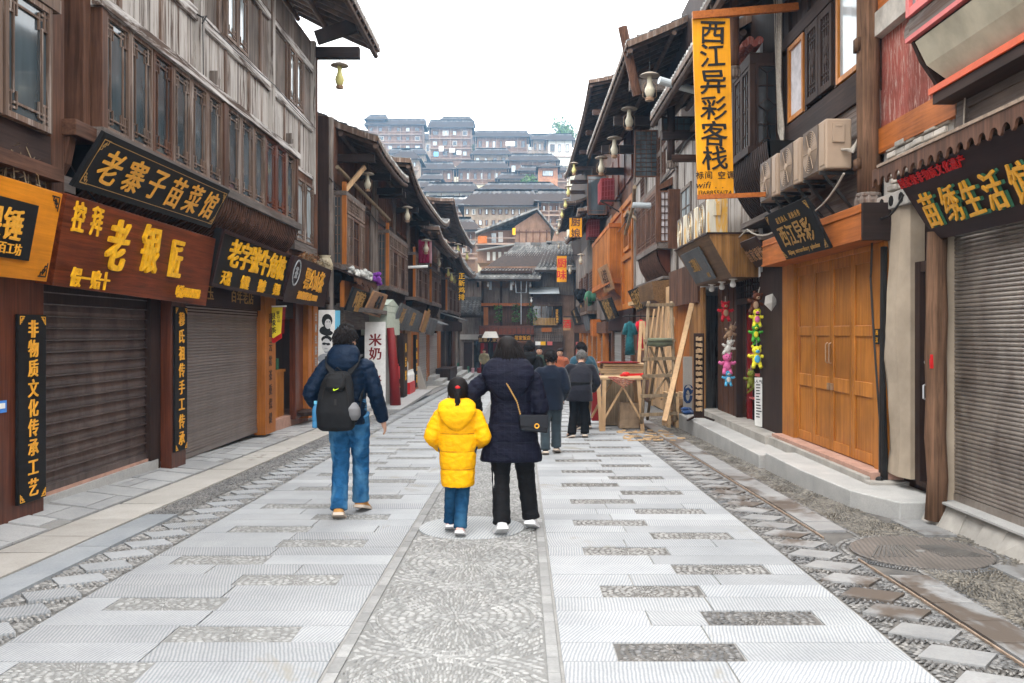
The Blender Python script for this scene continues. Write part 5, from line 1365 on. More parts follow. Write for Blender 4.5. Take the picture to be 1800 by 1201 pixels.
# couplet boards
def vboard(y0, y1, z0, z1, d, label, text, size, mat='board_black', pitch=1.2, tm='gold'):
    b = Board([(-d, y0, z0), (-d, y1, z0), (-d, y1, z1), (-d, y0, z1)], .03)
    root = sign_thing('couplet_board', label, b, mat, 'black couplet boards')
    m = MB(); lettering(m, text, b.mid + b.w * .002, b.u, b.v, size, nib=.045, thick=.006, vertical=True, pitch=pitch, brush=.012); m.build('lettering', M[tm], root)
    m = MB(); b.corners(m, .07, .02, .008); m.build('corner_ornament', M[tm], root)
vboard(7.58, 8.02, .13, 1.78, 4.325, 'black upright board with gold characters on the near reddish corner post', '非物质文化传承工艺', .165, pitch=1.06)
vboard(11.02, 11.42, .12, 1.95, 4.33, 'black upright board with gold characters on post between the two shutters', '穆氏祖传手工传承', .19, pitch=1.14)
m = MB(); m.fb(-1, 4.345, 4.36, 7.28, 7.44, .95, 1.05); root_ = tag(m.build('number_plate', M['blue_paint'], org=(-4.35, 7.36, 1.0)), 'small blue number plate on the near reddish post', 'plate')
m = MB(); m.fb(-1, 4.34, 4.346, 7.31, 7.41, .985, 1.03); m.build('plate_print', M['white_paint'], root_)
m = MB(); m.tube([(-4.55, 8.12, .60), (-4.48, 8.14, .60), (-4.44, 8.15, .58), (-4.44, 8.15, .54)], .014, 6); m.box(-4.48, -4.46, 8.08, 8.2, .615, .63); m.tube([(-4.54, 8.1, .6), (-4.54, 8.1, .05)], .008, 5)
tag(m.build('water_tap', M['steel'], org=(-4.48, 8.14, .6)), 'small steel water tap low beside the brown shutter', 'tap')

# band between shops and windows
m = MB(); m.fb(-1, 4.40, 4.8, 1.0, 19.0, 2.4, 2.62); m.build('lintel_beam', M['reddish_h'], hl1)
m = MB(); m.fb(-1, 4.30, 4.6, 1.0, 8.5, 2.95, 3.1); m.build('ledge', M['grey_h'], hl1)
# bay with two rows of lattice windows
D = 4.15
m = MB()
for (ya, yb) in ((8.6, 8.72), (12.14, 12.32), (16.05, 16.17)): m.fb(-1, D - .06, D + .42, ya, yb, 3.58, 4.88)
m.parts('bay_post', M['brown_v'], hl1, bevel=.006)
m = MB(); m.fb(-1, D - .10, D + .45, 8.55, 16.25, 3.50, 3.62); m.build('bay_sill', M['grey_h'], hl1, bevel=.006)
m = MB(); m.fb(-1, D - .08, D + .45, 8.55, 16.25, 4.80, 4.92); m.build('bay_head', M['whitewash_h'], hl1, bevel=.006)
m = MB(); m.fb(-1, D + .06, D + .42, 8.6, 16.2, 3.6, 4.86); m.build('bay_back', M['dark_v'], hl1)
for i in range(6):
    ww = (12.14 - 8.72) / 6; window(hl1, -1, D + .02, 8.72 + ww * i + .01, 8.72 + ww * (i + 1) - .01, 3.63, 4.80, 'corner', .045, .055, 'brown_v' if i in (2,) else 'frame_v', 'glass', .016)
for i in range(6):
    ww = (16.05 - 12.32) / 6; window(hl1, -1, D + .02, 12.32 + ww * i + .01, 12.32 + ww * (i + 1) - .01, 3.63, 4.80, 'corner', .045, .055, 'reddish_v' if i in (3, 4) else 'frame_v', 'glass', .016)
bracket_curve(hl1, -1, 4.10, 4.5, 8.75, 16.1, 3.50, 2.92, .10, 'brown_v', 'black_gap', -.5)
m = MB(); m.fb(-1, 4.28, 4.6, 8.6, 16.3, 2.84, 2.93); m.build('bracket_rail', M['dark_h'], hl1)
# older bay nearest the camera
m = MB(); m.fb(-1, 4.22, 4.6, 1.0, 7.9, 3.10, 3.37); m.build('near_panel', M['dark_h'], hl1)
for k in range(4):
    for za in (3.38, 4.62): window(hl1, -1, 4.22, 7.11 - .75 * k, 7.82 - .75 * k, za, za + 1.1, 'corner', .05, .06, 'frame_v', 'glass', .02)
m = MB(); m.fb(-1, 4.15, 4.5, 1.0, 7.95, 4.49, 4.61); m.build('window_rail', M['frame_v'], hl1)
m = MB(); m.fb(-1, 4.25, 4.62, 7.97, 8.2, 2.6, 7.6); m.build('tall_post', M['brown_v'], hl1, bevel=.01)
m = MB(); m.fb(-1, 4.18, 4.6, 8.42, 8.56, 3.55, 7.6); m.build('tall_post', M['brown_v'], hl1, bevel=.01)
m = MB(); m.fb(-1, 4.42, 4.6, 8.2, 8.42, 3.6, 7.2); m.build('slot_pane', M['glass_dark'], hl1)
m = MB(); m.fb(-1, 4.12, 4.6, 8.15, 8.6, 3.45, 3.60); m.build('post_sill', M['brown_h'], hl1, bevel=.008)
m = MB(); m.prism([(-4.2, 8.2, 3.45), (-4.25, 8.2, 3.2), (-4.42, 8.2, 2.9), (-4.6, 8.2, 2.7), (-4.6, 8.2, 3.45)], (0, .12, 0)); m.build('bracket', M['brown_v'], hl1)
# upper storey: whitewashed boards in panels, posts, rails, windows
m = MB(); planks_v(m, -1, 4.53, 8.6, 19.0, 4.9, 6.0, .22, .03, .004); m.build('panel_boards', M['whitewash_v'], hl1)
m = MB(); planks_v(m, -1, 4.54, 1.0, 19.0, 6.0, 7.9, .24, .03, .006); m.build('upper_boards', M['grey_v'], hl1)
m = MB()
for za, zb in ((5.93, 6.10), (4.90, 4.98), (7.2, 7.35)): m.fb(-1, 4.475, 4.55, 8.6, 19.0, za, zb)
m.parts('rail', M['whitewash_h'], hl1, bevel=.006)
m = MB()
for y in (8.7, 12.2, 15.75, 18.95): m.fb(-1, 4.44, 4.55, y, y + .16, 4.6, 7.9)
m.parts('storey_post', M['whitewash_v'], hl1, bevel=.008)
m = MB()
for y in (9.85, 11.0, 13.4, 14.55, 16.75, 17.85): m.fb(-1, 4.50, 4.55, y, y + .09, 4.98, 5.93)
for y in (10.4, 13.1, 15.2, 16.9, 18.2): m.fb(-1, 4.50, 4.55, y, y + .09, 6.10, 7.2)
m.parts('mullion', M['frame_v'], hl1)
for (ya, yb) in ((13.35, 14.45), (17.0, 18.05)):
    for k in range(2):
        window(hl1, -1, 4.52, ya + k * (yb - ya) / 2 + .01, ya + (k + 1) * (yb - ya) / 2 - .01, 6.12, 7.18, 'corner', .05, .05, 'frame_v', 'glass_pale', .016)
# narrow windows at the end of the front
for k in range(2): window(hl1, -1, 4.47, 17.3 + k * .74, 18.02 + k * .74, 3.45, 4.72, 'corner', .05, .05, 'frame_v', 'glass_pale', .018)
m = MB(); m.fb(-1, 4.40, 4.6, 17.1, 18.95, 3.25, 3.42); m.build('window_sill', M['grey_h'], hl1)
m = MB(); planks_v(m, -1, 4.5, 16.3, 19.0, 2.6, 4.9, .25, .03); m.build('end_boards', M['brown_v'], hl1)
m = MB(); m.tube([(-4.5, 19.08, -.2 + i * 1.0) for i in range(9)], .09, 12); m.build('round_post', M['brown_v'], hl1, smooth=True)
# fish-tail pegs and a hook on the wall
for (px, py) in ((377, 137), (509, 244)):
    y = YP(px, -4.45); z = Z(py, y); m = MB(); m.prism([(-4.42, y, z - .1), (-4.42, y + .16, z - .06), (-4.42, y + .17, z + .03), (-4.42, y + .09, z), (-4.42, y + .05, z + .12), (-4.42, y, z + .1)], (-.1, 0, 0)); m.build('carved_peg', M['grey_v'], hl1)
tiled_roof(hl1, -1, 3.35, 8.28, 7.0, 10.3, 1.0, 20.7, .2, .28)
m = MB(); m.fb(-1, 3.5, 4.6, 18.98, 19.18, 7.55, 7.78); m.build('tie_beam', M['dark_x'], hl1)
m = MB(); m.fb(-1, 3.5, 4.6, 12.1, 12.3, 7.55, 7.78); m.build('tie_beam', M['dark_x'], hl1)
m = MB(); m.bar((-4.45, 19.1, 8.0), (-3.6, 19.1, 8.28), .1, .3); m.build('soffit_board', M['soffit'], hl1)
lantern(X(597, 19.0), 19.0, Z(110, 19.0), .57, 'yellow-glass lantern hanging against the sky from the big left eave', 'lamp_yellow', None, .35)

# leaning signs of the left house
b = Board(sign4((127,328), (370,402), (185,232), (405,335), 4.02, -1), .04)
root = sign_thing('shop_sign', 'long black leaning board with six thin gold characters under the lattice windows', b, 'board_black')
m = MB(); b.write(m, '老寨子苗菜馆', .5, .5, .37, nib=.04, thick=.006, wide=1.15, pitch=1.25, jitter=.05, brush=.014); m.build('lettering', M['gold'], root)
m = MB(); b.border(m, .06, .007); b.corners(m, .13, .06, .008, .006); m.build('gold_border', M['gold_dull'], root)
# red lacquer sign
b = Board([(-4.18, YP(92, -4.18), Z(502, YP(92, -4.18))), (-4.18, YP(362, -4.18), Z(538, YP(362, -4.18))), (-4.05, YP(362, -4.18), Z(420, YP(362, -4.18))), (-4.05, YP(92, -4.18), Z(340, YP(92, -4.18)))], .16)
root = sign_thing('shop_sign', 'big red-brown lacquered sign with raised yellow characters above the brown shutter', b, 'lacquer_red')
m = MB()
def sw(ch, px, py, size, **k):
    y = YP(px, -4.12); lettering(m, ch, Vector((-4.12, y, Z(py, y))) + b.w * .02, b.u, b.v, size, **k)
sw('控', 130, 380, .30, nib=.06, thick=.03, wide=.75, brush=.014); sw('拜', 162, 388, .30, nib=.06, thick=.03, wide=.75, brush=.014)
sw('老', 201, 430, .55, nib=.06, thick=.03, wide=.8, brush=.016, shear=.1); sw('银', 259, 438, .55, nib=.06, thick=.03, wide=.8, brush=.016); sw('匠', 305, 455, .50, nib=.06, thick=.03, wide=.7, brush=.016)
sw('假一赔十', 155, 490, .19, nib=.05, thick=.015, wide=.95); sw('电话:13984861598', 327, 514, .16, nib=.05, thick=.015, wide=.66)
m.build('lettering', M['gold_yellow'], root)
# orange sign at the left edge
b = Board([(-4.12, 5.2, Z(452, 6.9) ), (-4.12, YP(82, -4.12), Z(478, YP(82, -4.12))), (-3.98, YP(82, -4.12), Z(352, YP(82, -4.12))), (-3.98, 5.2, Z(312, 6.9))], .12)
b = Board([(-4.1, 5.0, 2.06), (-4.1, YP(82, -4.1), 2.06), (-3.97, YP(84, -4.1), 2.82), (-3.97, 5.0, 2.82)], .12)
root = sign_thing('shop_sign', 'orange lacquered sign with black inset panel at left picture edge', b, 'lacquer_orange')
m = MB(); ae = 1 - .36 / b.W; b.slab(m, .1, ae, .2, .80, .001, .02); m.build('inset_panel', M['board_black'], root)
m = MB(); lettering(m, '银锤', b.at(ae - .46 / b.W, .55, .022), b.u, b.v, .27, nib=.05, thick=.008, brush=.014); lettering(m, '百工坊', b.at(ae - .30 / b.W, .30, .022), b.u, b.v, .10, nib=.04, thick=.006); m.build('lettering', M['gold'], root)
m = MB(); b.corners(m, .12, .04, .012); m.build('corner_ornament', M['ink'], root)
# comb shop sign, tea sign
b = Board(sign4((368,503), (497,527), (391,402), (512,449), 4.15, -1), .10)
root = sign_thing('shop_sign', 'dark framed sign with crowded bright yellow characters above the grey-brown shutter', b, 'board_black')
m = MB(); b.frame(m, .05, .03); m.build('frame', M['board_brown'], root)
m = MB(); b.write(m, '老字號牛角梳', .52, .66, .42, nib=.07, thick=.02, wide=1.12, pitch=1.02, brush=.01)
for i, t_ in enumerate(('天然', '保健', '按摩', '美观')): b.write(m, t_, .15 + .235 * i, .19, .21, nib=.07, thick=.015, wide=.95, pitch=.95)
m.build('lettering', M['gold_yellow'], root)
b = Board(sign4((497,530), (570,541), (518,449), (583,475), 4.12, -1), .10)
root = sign_thing('shop_sign', 'maroon sign with round emblem and flowing yellow characters over the tea shop', b, 'board_brown')
m = MB(); b.write(m, '雲公山茶', .58, .60, .42, nib=.05, thick=.015, wide=.95, pitch=.98, brush=.03, jitter=.1); b.write(m, '古树红茶银球茶专卖店 13985862', .5, .2, .16, nib=.05, thick=.01, wide=.75, pitch=.9)
m.build('lettering', M['gold'], root)
m = MB(); c = b.at(.12, .66, .006); n = 24
m.rings([[c + (b.u * math.cos(2*math.pi*k/n) + b.v * math.sin(2*math.pi*k/n)) * (.22 + .015 * r_) + b.w * o_ for k in range(n)] for r_, o_ in ((-1, 0), (-1, .012), (1, .012), (1, 0))], caps=False)
lettering(m, '茶', c, b.u, b.v, .22, nib=.05, thick=.008, brush=.02); m.build('emblem', M['pale_disc'], root)
m = MB(); m.fb(-1, 4.2, 4.6, 11.5, 18.9, 2.36, 2.44); m.build('soffit_board', M['dark_h'], hl1)
# pennant at the tea shop
root = thing('pennant', (-4.2, 16.1, 1.9), 'yellow pennant with red fringe and black characters hanging at the tea shop', 'pennant')
yp = 15.6
b = Board([P(468, 595, yp), P(494, 592, yp), P(497, 540, yp), P(465, 541, yp)], .008)
plain('pennant_yellow', (.80, .62, .03), .6); 
m = MB(); m.prism([b.at(0,.12), b.at(.5,-.02), b.at(1,.12), b.at(1,1), b.at(0,1)], b.w * .008); m.build('cloth', M['pennant_yellow'], root)
m = MB()
for i in range(26):
    t = i / 25; zz = .12 - .14 * (1 - abs(2*t - 1)); p = b.at(t, zz, .004); m.bar(p, p - b.v * .09, .02, .006)
for i in range(22):
    for a in (0, 1): p = b.at(a, .12 + .86 * i / 21, .004); m.bar(p, p + b.u * (.05 if a else -.02), .022, .006)
m.build('fringe', M['red_paint'], root)
m = MB(); lettering(m, '银球茶', b.at(.45, .48, .009), b.u, b.v, .12, nib=.05, thick=.002, vertical=True, brush=.015); lettering(m, '雷公山', b.at(.78, .68, .009), b.u, b.v, .065, nib=.03, thick=.002, vertical=True); m.build('lettering', M['ink'], root)
m = MB(); m.bar(b.at(-.25, 1.03), b.at(1.2, 1.03), .025); m.build('rod', M['white_paint'], root)
# dry plants in a trough on the signs
def dry_plant(x, y, z, n, L, label, mat='dry_leaf', droop=.3):
    root = thing('dry_plant', (x, y, z), label, 'plant'); m = MB(); st = MB()
    for i in range(n):
        a = rnd(0, 6.28); l = L * rnd(.5, 1.1); dx, dy = math.cos(a) * l * .7, math.sin(a) * l * 1.3; p0 = Vector((x, y + rnd(-L, L), z)); p1 = p0 + Vector((dx*.4, dy*.4, l * .8)); p2 = p0 + Vector((dx, dy, l * (.8 - droop * rnd(.3, 1.6))))
        st.tube([p0, p1, p2], .004, 4)
        for k in range(7):
            q = p1.lerp(p2, k / 6) + Vector((rnd(-.03,.03), rnd(-.03,.03), rnd(-.03,.03))); u = Vector((rnd(-1,1), rnd(-1,1), rnd(-1,1))).normalized() * .03; v = Vector((rnd(-1,1), rnd(-1,1), rnd(-1,1))).normalized() * .012
            m.poly([q - u, q + v, q + u, q - v])
    m.build('leaves', M[mat], root); st.build('stems', M['straw'], root); return root
dry_plant(-4.2, 17.4, 2.95, 46, .30, 'reddish dry plant on top of the maroon tea sign')
dry_plant(-4.15, 18.3, 2.9, 22, .26, 'greenish withered plant beside the clay jar', 'straw')
dry_plant(-4.28, 7.6, 3.08, 26, .22, 'withered plant drooping from the wooden trough on the near left ledge', 'straw', 2.4)
dry_plant(-4.0, 6.2, 3.6, 8, .16, 'few green leaves beside the near lattice window at left edge', 'leaf', 1.0)
m = MB(); m.fb(-1, 4.15, 4.35, 5.5, 8.0, 2.98, 3.10); tag(m.build('plant_trough', M['brown_h'], org=(-4.25, 7, 3.0)), 'weathered wooden trough along the near left ledge', 'trough')
m = MB(); m.lathe((-4.18, 18.75, 2.88), [(.10, 0), (.15, .05), (.17, .18), (.13, .3), (.10, .34), (.13, .38), (.0, .38)], 18); tag(m.build('clay_jar', M['pot'], smooth=True, org=(-4.18, 18.75, 2.88)), 'pale clay jar standing on the end of the maroon sign', 'jar')
m = MB(); m.tube([(-4.5, YP(344,-4.5), Z(24,YP(344,-4.5))), (-4.38, YP(352,-4.4), Z(30,YP(352,-4.4))), (-4.36, YP(358,-4.4), Z(28,YP(358,-4.4))), (-4.37, YP(352,-4.4), Z(41,YP(352,-4.4)))], .012, 6)
tag(m.build('iron_hook', M['iron'], org=(-4.4, 12.2, 6.9)), 'bent iron hook on the whitewashed upper wall', 'hook')
# ================================================================ LEFT SIDE, farther houses
def left_house(y0, y1, zw, label, d=4.3, wall='brown_v', post_m='grey_v'):
    h = thing('timber_house', (-d - .3, (y0 + y1) / 2, g((y0 + y1) / 2)), label, 'house')
    m = MB(); m.fb(-1, d + .05, d + 5, y0, y1, 2.2, zw); m.fb(-1, d + 1.2, d + 5, y0, y1, -1.6, 2.2); m.build('wall', M['dark_v'], h)
    m = MB(); planks_v(m, -1, d, y0, y1, 2.3, zw, .26, .05); m.build('boarding', M[wall], h)
    m = MB(); y = y0 + .1; k = max(1, int((y1 - y0) / 3.2))
    for i in range(k + 1):
        yy_ = y0 + .1 + (y1 - y0 - .3) * i / k
        m2 = MB(); post(m2, -d + .04, yy_, g(yy_) - .1, zw, .085, 10, .006); m2.build('post', M[post_m], h, smooth=True)
    for z in (2.25, 4.9): m.fb(-1, d - .05, d + .06, y0, y1, z, z + .16)
    m.parts('rail', M['dark_h'], h)
    return h
hl2 = left_house(19.5, 25.6, 6.4, 'dark old house next along left row, carved bay window under a deep tiled eave')
hl3 = left_house(25.6, 33.0, 6.6, 'brown house in mid left row with wide carved bay and long tiled eave', wall='reddish_v')
hl4 = left_house(33.0, 45.0, 6.4, 'third brown house of left row with red clothes under its eave')
hl5 = left_house(45.0, 60.0, 6.6, 'last dark house of left row before the street bends')
tiled_roof(hl2, -1, 3.33, 6.0, 6.2, 7.5, 20.4, 25.9, .2, .26, lift=.12)
tiled_roof(hl3, -1, 3.28, 6.15, 6.4, 7.7, 25.9, 40.0, .2, .27, lift=.55)
tiled_roof(hl4, -1, 3.1, 5.25, 4.3, 6.0, 33.0, 43.0, .2, .27, lift=.3)
tiled_roof(hl5, -1, 3.2, 7.2, 6.4, 8.8, 41.5, 61.0, .25, .3, lift=.7)
tiled_roof(hl5, -1, 3.15, 5.3, 4.4, 6.1, 45.0, 60.0, .25, .3, lift=.4)
for h, ys_ in ((hl2, (20.7, 23.2, 25.5)), (hl3, (26.2, 29.5, 33.0, 36.5)), (hl5, (42.5, 47.0, 52.0))):
    for y in ys_:
        m = MB(); m.fb(-1, 3.45, 4.5, y - .08, y + .08, 5.62 if h is not hl5 else 6.7, 5.8 if h is not hl5 else 6.9); m.build('tie_beam', M['dark_x'], h)
# carved bays: a near cheek, lattice front, belly of slats
def bay(h, y0, y1, z0, z1, d=3.9, dw=4.3, n=3, cheek='orange_v', fm='frame_v', side=True, belly=True):
    m = MB(); m.fb(-1, d - .04, dw, y0 - .04, y1 + .04, z0 - .12, z0); m.fb(-1, d - .03, dw, y0 - .03, y1 + .03, z1, z1 + .1); m.parts('bay_sill', M['grey_h'], h)
    m = MB(); m.fb(-1, d - .02, d + .07, y0 - .02, y0 + .07, z0, z1 + .3); m.build('bay_cheek', M[cheek], h)
    m = MB(); m.fb(-1, d + .05, dw, y0 + .06, y1, z0, z1); m.build('bay_back', M['dark_v'], h)
    if side: side_window(h, y0 + .03, -dw, -(d + .07), z0, z1, 'broken', 'frame_v', 'glass', .02)
    hh = (z1 - z0); w_ = (y1 - y0 - .1) / n
    for i in range(n): window(h, -1, d + .02, y0 + .08 + w_ * i, y0 + .08 + w_ * (i + 1), z0, z0 + hh * .74, 'broken' if i % 2 == 0 else 'cross', .06, .05, fm if i % 2 == 0 else 'brown_v', 'glass_dark' if i % 2 else 'curtain', .022)
    window(h, -1, d + .02, y0 + .08, y1 - .02, z0 + hh * .76, z1, 'broken', .05, .05, fm, 'glass_dark', .02)
    if belly: bracket_curve(h, -1, d + .06, dw - .05, y0 + .1, y1 - .05, z0 - .12, z0 - .62, .13, 'dark_v', 'black_gap', -.4)
bay(hl2, 19.75, 22.1, 3.15, 4.70, 3.95)
bay(hl3, 25.9, 30.2, 3.0, 4.55, 3.92, n=5)
bay(hl4, 32.6, 37.5, 2.95, 4.5, 3.95, n=5, side=False)
bay(hl4, 38.5, 43.0, 2.95, 4.4, 3.95, n=4, side=False)
bay(hl5, 46.0, 56.0, 2.8, 4.4, 3.9, n=7, side=False)
for (h, ya, n) in ((hl2, 22.6, 2), (hl3, 26.2, 5), (hl4, 33.6, 5), (hl5, 45.5, 7)):
    for i in range(n): window(h, -1, 4.28, ya + i * 1.25, ya + i * 1.25 + 1.0, 5.05, 6.0, 'bars', .08, .05, 'brown_v', 'glass_dark', .04)
m = MB(); m.bar((-4.15, 20.2, 4.75), (-3.72, 20.9, 5.55), .06, .10); tag(m.build('loose_plank', M['newpine_v'], org=(-4, 20.5, 5)), 'pale loose plank propped on top of the near left bay window', 'plank')
m = MB(); m.tube([(-4.1, 19.6, 5.3), (-3.9, 26.0, 4.95)], .045, 8); tag(m.build('bamboo_pole', M['ladder_w'], org=(-4, 22, 5.1)), 'thin weathered pole slung along the dark left house wall', 'pole')
m = MB(); m.tube([(-4.25, 24.9, 2.3), (-4.25, 24.9, 5.2)], .07, 8); m.tube([(-4.25, 25.1, 2.3), (-4.25, 25.1, 5.2)], .06, 8); m.build('downpipe', M['grey_v'], hl2)
# side of the nearest dark house showing beside the big house
m = MB(); planks_x(m, -5.4, -4.25, 19.45, 2.3, 6.4, .2, .04); m.build('end_boards', M['dark_v'], hl2)
# lean-to with scalloped edge and dried bunches over the poster
m = MB(); m.hexa([(-3.7, 19.6, 2.85), (-4.3, 19.6, 3.1), (-4.3, 22.6, 3.1), (-3.7, 22.6, 2.85)], [(-3.7, 19.6, 2.9), (-4.3, 19.6, 3.15), (-4.3, 22.6, 3.15), (-3.7, 22.6, 2.9)]); m.build('lean_to', M['dark_h'], hl2)
m = MB(); y = 19.6
while y < 22.6: m.fb(-1, 3.70, 3.73, y, y + .1, 2.74 + .04 * math.sin(y * 9), 2.88); y += .12
m.build('valance', M['brown_v'], hl2)
plain('bunch_white', (.55, .55, .52), .7, 0, .3, 20, isl=.4); plain('purple', (.22, .05, .35), .7, isl=.3)
m = MB()
for i in range(70): m.ball((-3.75 + rnd(-.1, .06), 19.7 + rnd(0, 2.4), 2.98 + rnd(-.05, .1)), rnd(.03, .07), rnd(.03, .07), rnd(.03, .08), 6, 4)
tag(m.build('dried_bunches', M['bunch_white'], org=(-3.8, 20.8, 2.95)), 'pale dried bunches laid on the scalloped lean-to over the poster', 'bunches')
m = MB()
for i in range(26): m.ball((-3.7 + rnd(-.08, .08), 22.5 + rnd(-.12, .12), 3.0 + rnd(-.14, .14)), .06, .05, .05, 6, 4)
tag(m.build('purple_flower', M['purple'], org=(-3.7, 22.5, 2.95)), 'purple artificial flower ball at the end of the scalloped lean-to', 'flower')
m = MB(); m.fb(-1, 4.0, 4.1, 19.9, 22.3, 2.2, 2.8); m.build('orange_panel', M['orange_v'], hl2)
m = MB(); m.fb(-1, 3.6, 4.3, 20.4, 24.2, 2.1, 2.2); m.build('ledge', M['grey_h'], hl2)

# poster stand with two black-and-white portraits (plain faces)
yb_ = 19.2
root = thing('poster_stand', (X(575, yb_), yb_, g(yb_)), 'tall white poster with two black and white portraits and a blue edge', 'poster')
b = Board([P(558, 690, yb_), P(588, 690, yb_ + .1), P(589, 545, yb_ + .1), P(560, 545, yb_)], .03)
m = MB(); b.slab(m); m.build('panel', M['white_paint'], root)
m = MB(); b2 = Board([P(588, 690, yb_ + .11), P(597, 690, yb_ + .2), P(598, 546, yb_ + .2), P(589, 546, yb_ + .11)], .03); b2.slab(m); plain('poster_blue', (.16, .50, .70), .5); m.build('blue_edge', M['poster_blue'], root)
plain('print_grey', (.30, .31, .33), .6); plain('print_light', (.58, .58, .58), .6)
def disc(mb, b, a, c, ra, rc, o, n=14, t=.002):
    p = b.at(a, c); mb.prism([p + b.u * (ra * math.cos(2*math.pi*k/n)) + b.v * (rc * math.sin(2*math.pi*k/n)) + b.w * o for k in range(n)], b.w * t)
m = MB(); disc(m, b, .52, .87, .115, .15, .001); disc(m, b, .40, .75, .12, .10, .001); disc(m, b, .55, .72, .12, .06, .0015); disc(m, b, .5, .645, .115, .08, .001); m.build('printed_hair', M['ink'], root)
m = MB(); disc(m, b, .58, .83, .07, .11, .004); disc(m, b, .48, .575, .10, .145, .005); m.build('printed_face', M['print_light'], root)
m = MB(); disc(m, b, .36, .59, .045, .028, .008); disc(m, b, .60, .585, .045, .028, .008); disc(m, b, .48, .595, .05, .008, .008); disc(m, b, .52, .855, .015, .01, .007); disc(m, b, .66, .855, .015, .01, .007); m.build('printed_glasses', M['ink'], root)
m = MB(); disc(m, b, .42, .41, .16, .11, .001); disc(m, b, .5, .5, .05, .05, .002); disc(m, b, .48, .53, .04, .01, .008); m.build('printed_shirt', M['print_grey'], root)
m = MB(); disc(m, b, .5, .30, .15, .10, .0015); m.build('printed_blue', M['poster_blue'], root)

# leaning boards of the left row
def lsign(px, label, mat, text, tmat, size, xb=3.75, wide=.8, nib=.04, sub=None):
    bl, br, tr_, tl = px; b = Board(sign4(bl, br, tl, tr_, xb, -1), .05)
    root = sign_thing('shop_sign', label, b, mat)
    if text:
        m = MB(); b.write(m, text, .5, .55, size, nib=nib, thick=.006, wide=wide, brush=.012, pitch=1.0)
        if sub: b.write(m, sub, .5, .15, size * .3, nib=.03, thick=.004, wide=wide, pitch=1.0)
        m.build('lettering', M[tmat], root)
    return b, root
lsign(((608,546), (640,553), (651,515), (623,505)), 'grey-black leaning board with thin gold characters over the poster shop', 'board_black', '阿嬷家', 'gold_dull', .42, 3.8, 1.0, sub='苗家美食坊')
b, root = lsign(((640,551), (668,559), (682,519), (659,512)), 'tan board tilted above the white banner, two thick black bars', 'board_tan', None, None, 1, 3.7)
m = MB(); b.slab(m, .40, .52, .35, .85, .001, .008); b.slab(m, .60, .72, .35, .9, .001, .008); b.slab(m, .36, .58, .5, .58, .001, .009); b.slab(m, .1, .9, .08, .12, .001, .006); b.slab(m, .12, .6, .17, .20, .001, .006); m.build('bold_marks', M['ink'], root)
lsign(((689,576), (708,580), (721,540), (707,533)), 'first grey weathered board of the leaning trio, left row', 'board_grey', '酒坊', 'gold_dull', .5, 3.7, .9)
lsign(((709,580), (727,583), (738,548), (723,541)), 'second grey weathered board of the leaning trio, left row', 'board_grey', '米酒', 'gold_dull', .5, 3.7, .9)
lsign(((727,583), (740,585), (750,556), (739,549)), 'third grey weathered board of the leaning trio, left row', 'board_grey', None, None, .9, 3.7, .9)
lsign(((738,582), (747,585), (757,552), (749,546)), 'brown vertical worn board standing beyond the grey trio', 'board_tan', '银', 'gold_dull', 1.0, 3.6, .9)
lsign(((749,588), (762,590), (770,563), (757,560)), 'farthest grey board leaning in the left row', 'board_grey', None, None, .9, 3.7)
vsign(806, 817, 480, 528, 44.0, 'black vertical sign with glowing orange characters at far end of left row', 'board_black', '正新鸡排', 'gold_yellow', .33, True, 1.05)
# ground floor fronts
m = MB(); m.fb(-1, 3.62, 4.3, 23.6, 26.0, 1.55, 2.35); planks_h(m, -1, 3.6, 23.6, 26.0, 1.55, 2.35, .16, .03); planks_x(m, -4.3, -3.6, 23.58, 1.55, 2.35, .16, .02); plain('pale_green', (.48, .53, .44), .7); m.build('pale_box', M['pale_green'], hl3)
m = MB(); m.prism([(-3.6, 23.5, 2.36), (-3.6, 24.7, 2.55), (-3.6, 26.0, 2.36)], (-.6, 0, 0)); m.build('pale_box_top', M['pale_green'], hl3)
b = Board([(-4.06, 22.8, -.3), (-3.54, 22.95, -.3), (-3.54, 22.95, 1.9), (-4.06, 22.8, 1.9)], .04)
root = sign_thing('banner', 'white upright banner with dark red characters beside the red post', b, 'white_paint', None, 'banner')
m = MB(); lettering(m, '米奶 米', b.mid + b.w * .003 + Vector((0, 0, .1)), b.u, b.v, .34, nib=.06, thick=.003, vertical=True, pitch=1.05); m.build('lettering', M['dark_red'], root)
m = MB(); m.tube([(-3.36, 23.5, -.42), (-3.4, 23.5, .5), (-3.5, 23.5, 1.75)], [.15, .13, .1], 12); tag(m.build('red_post', M['dark_red'], smooth=True, org=(-3.36, 23.5, -.4)), 'slanting dark red round post beside the white banner', 'post')
m = MB(); m.fb(-1, 3.5, 3.9, 23.9, 24.1, -.5, 1.6); m.build('pale_post', M['slab_cream'], hl3)
root = thing('shop_shelves', (-4.3, 24.8, -.4), 'red gift boxes and bottles stacked in the open left shop', 'goods')
for (y0, y1, z0, z1, mt) in ((24.1, 25.2, -.42, .25, 'red_paint'), (24.1, 25.2, .3, .75, 'red_paint')):
    m = MB(); y = y0
    while y < y1 - .1: m.fb(-1, 3.48, 3.9, y, y + .26, z0, z1 - rnd(0, .1)); y += .28
    m.build('gift_box', M[mt], root)
m = MB(); lettering(m, '酒店', (-3.475, 24.65, -.08), (0,1,0), (0,0,1), .5, nib=.06, thick=.004); m.build('lettering', M['gold_yellow'], root)
m = MB(); m.lathe((-3.8, 24.6, .75), [(.2, 0), (.24, .3), (.15, .7), (.05, .8)], 12); m.build('red_lantern', M['red_paint'], root, smooth=True)
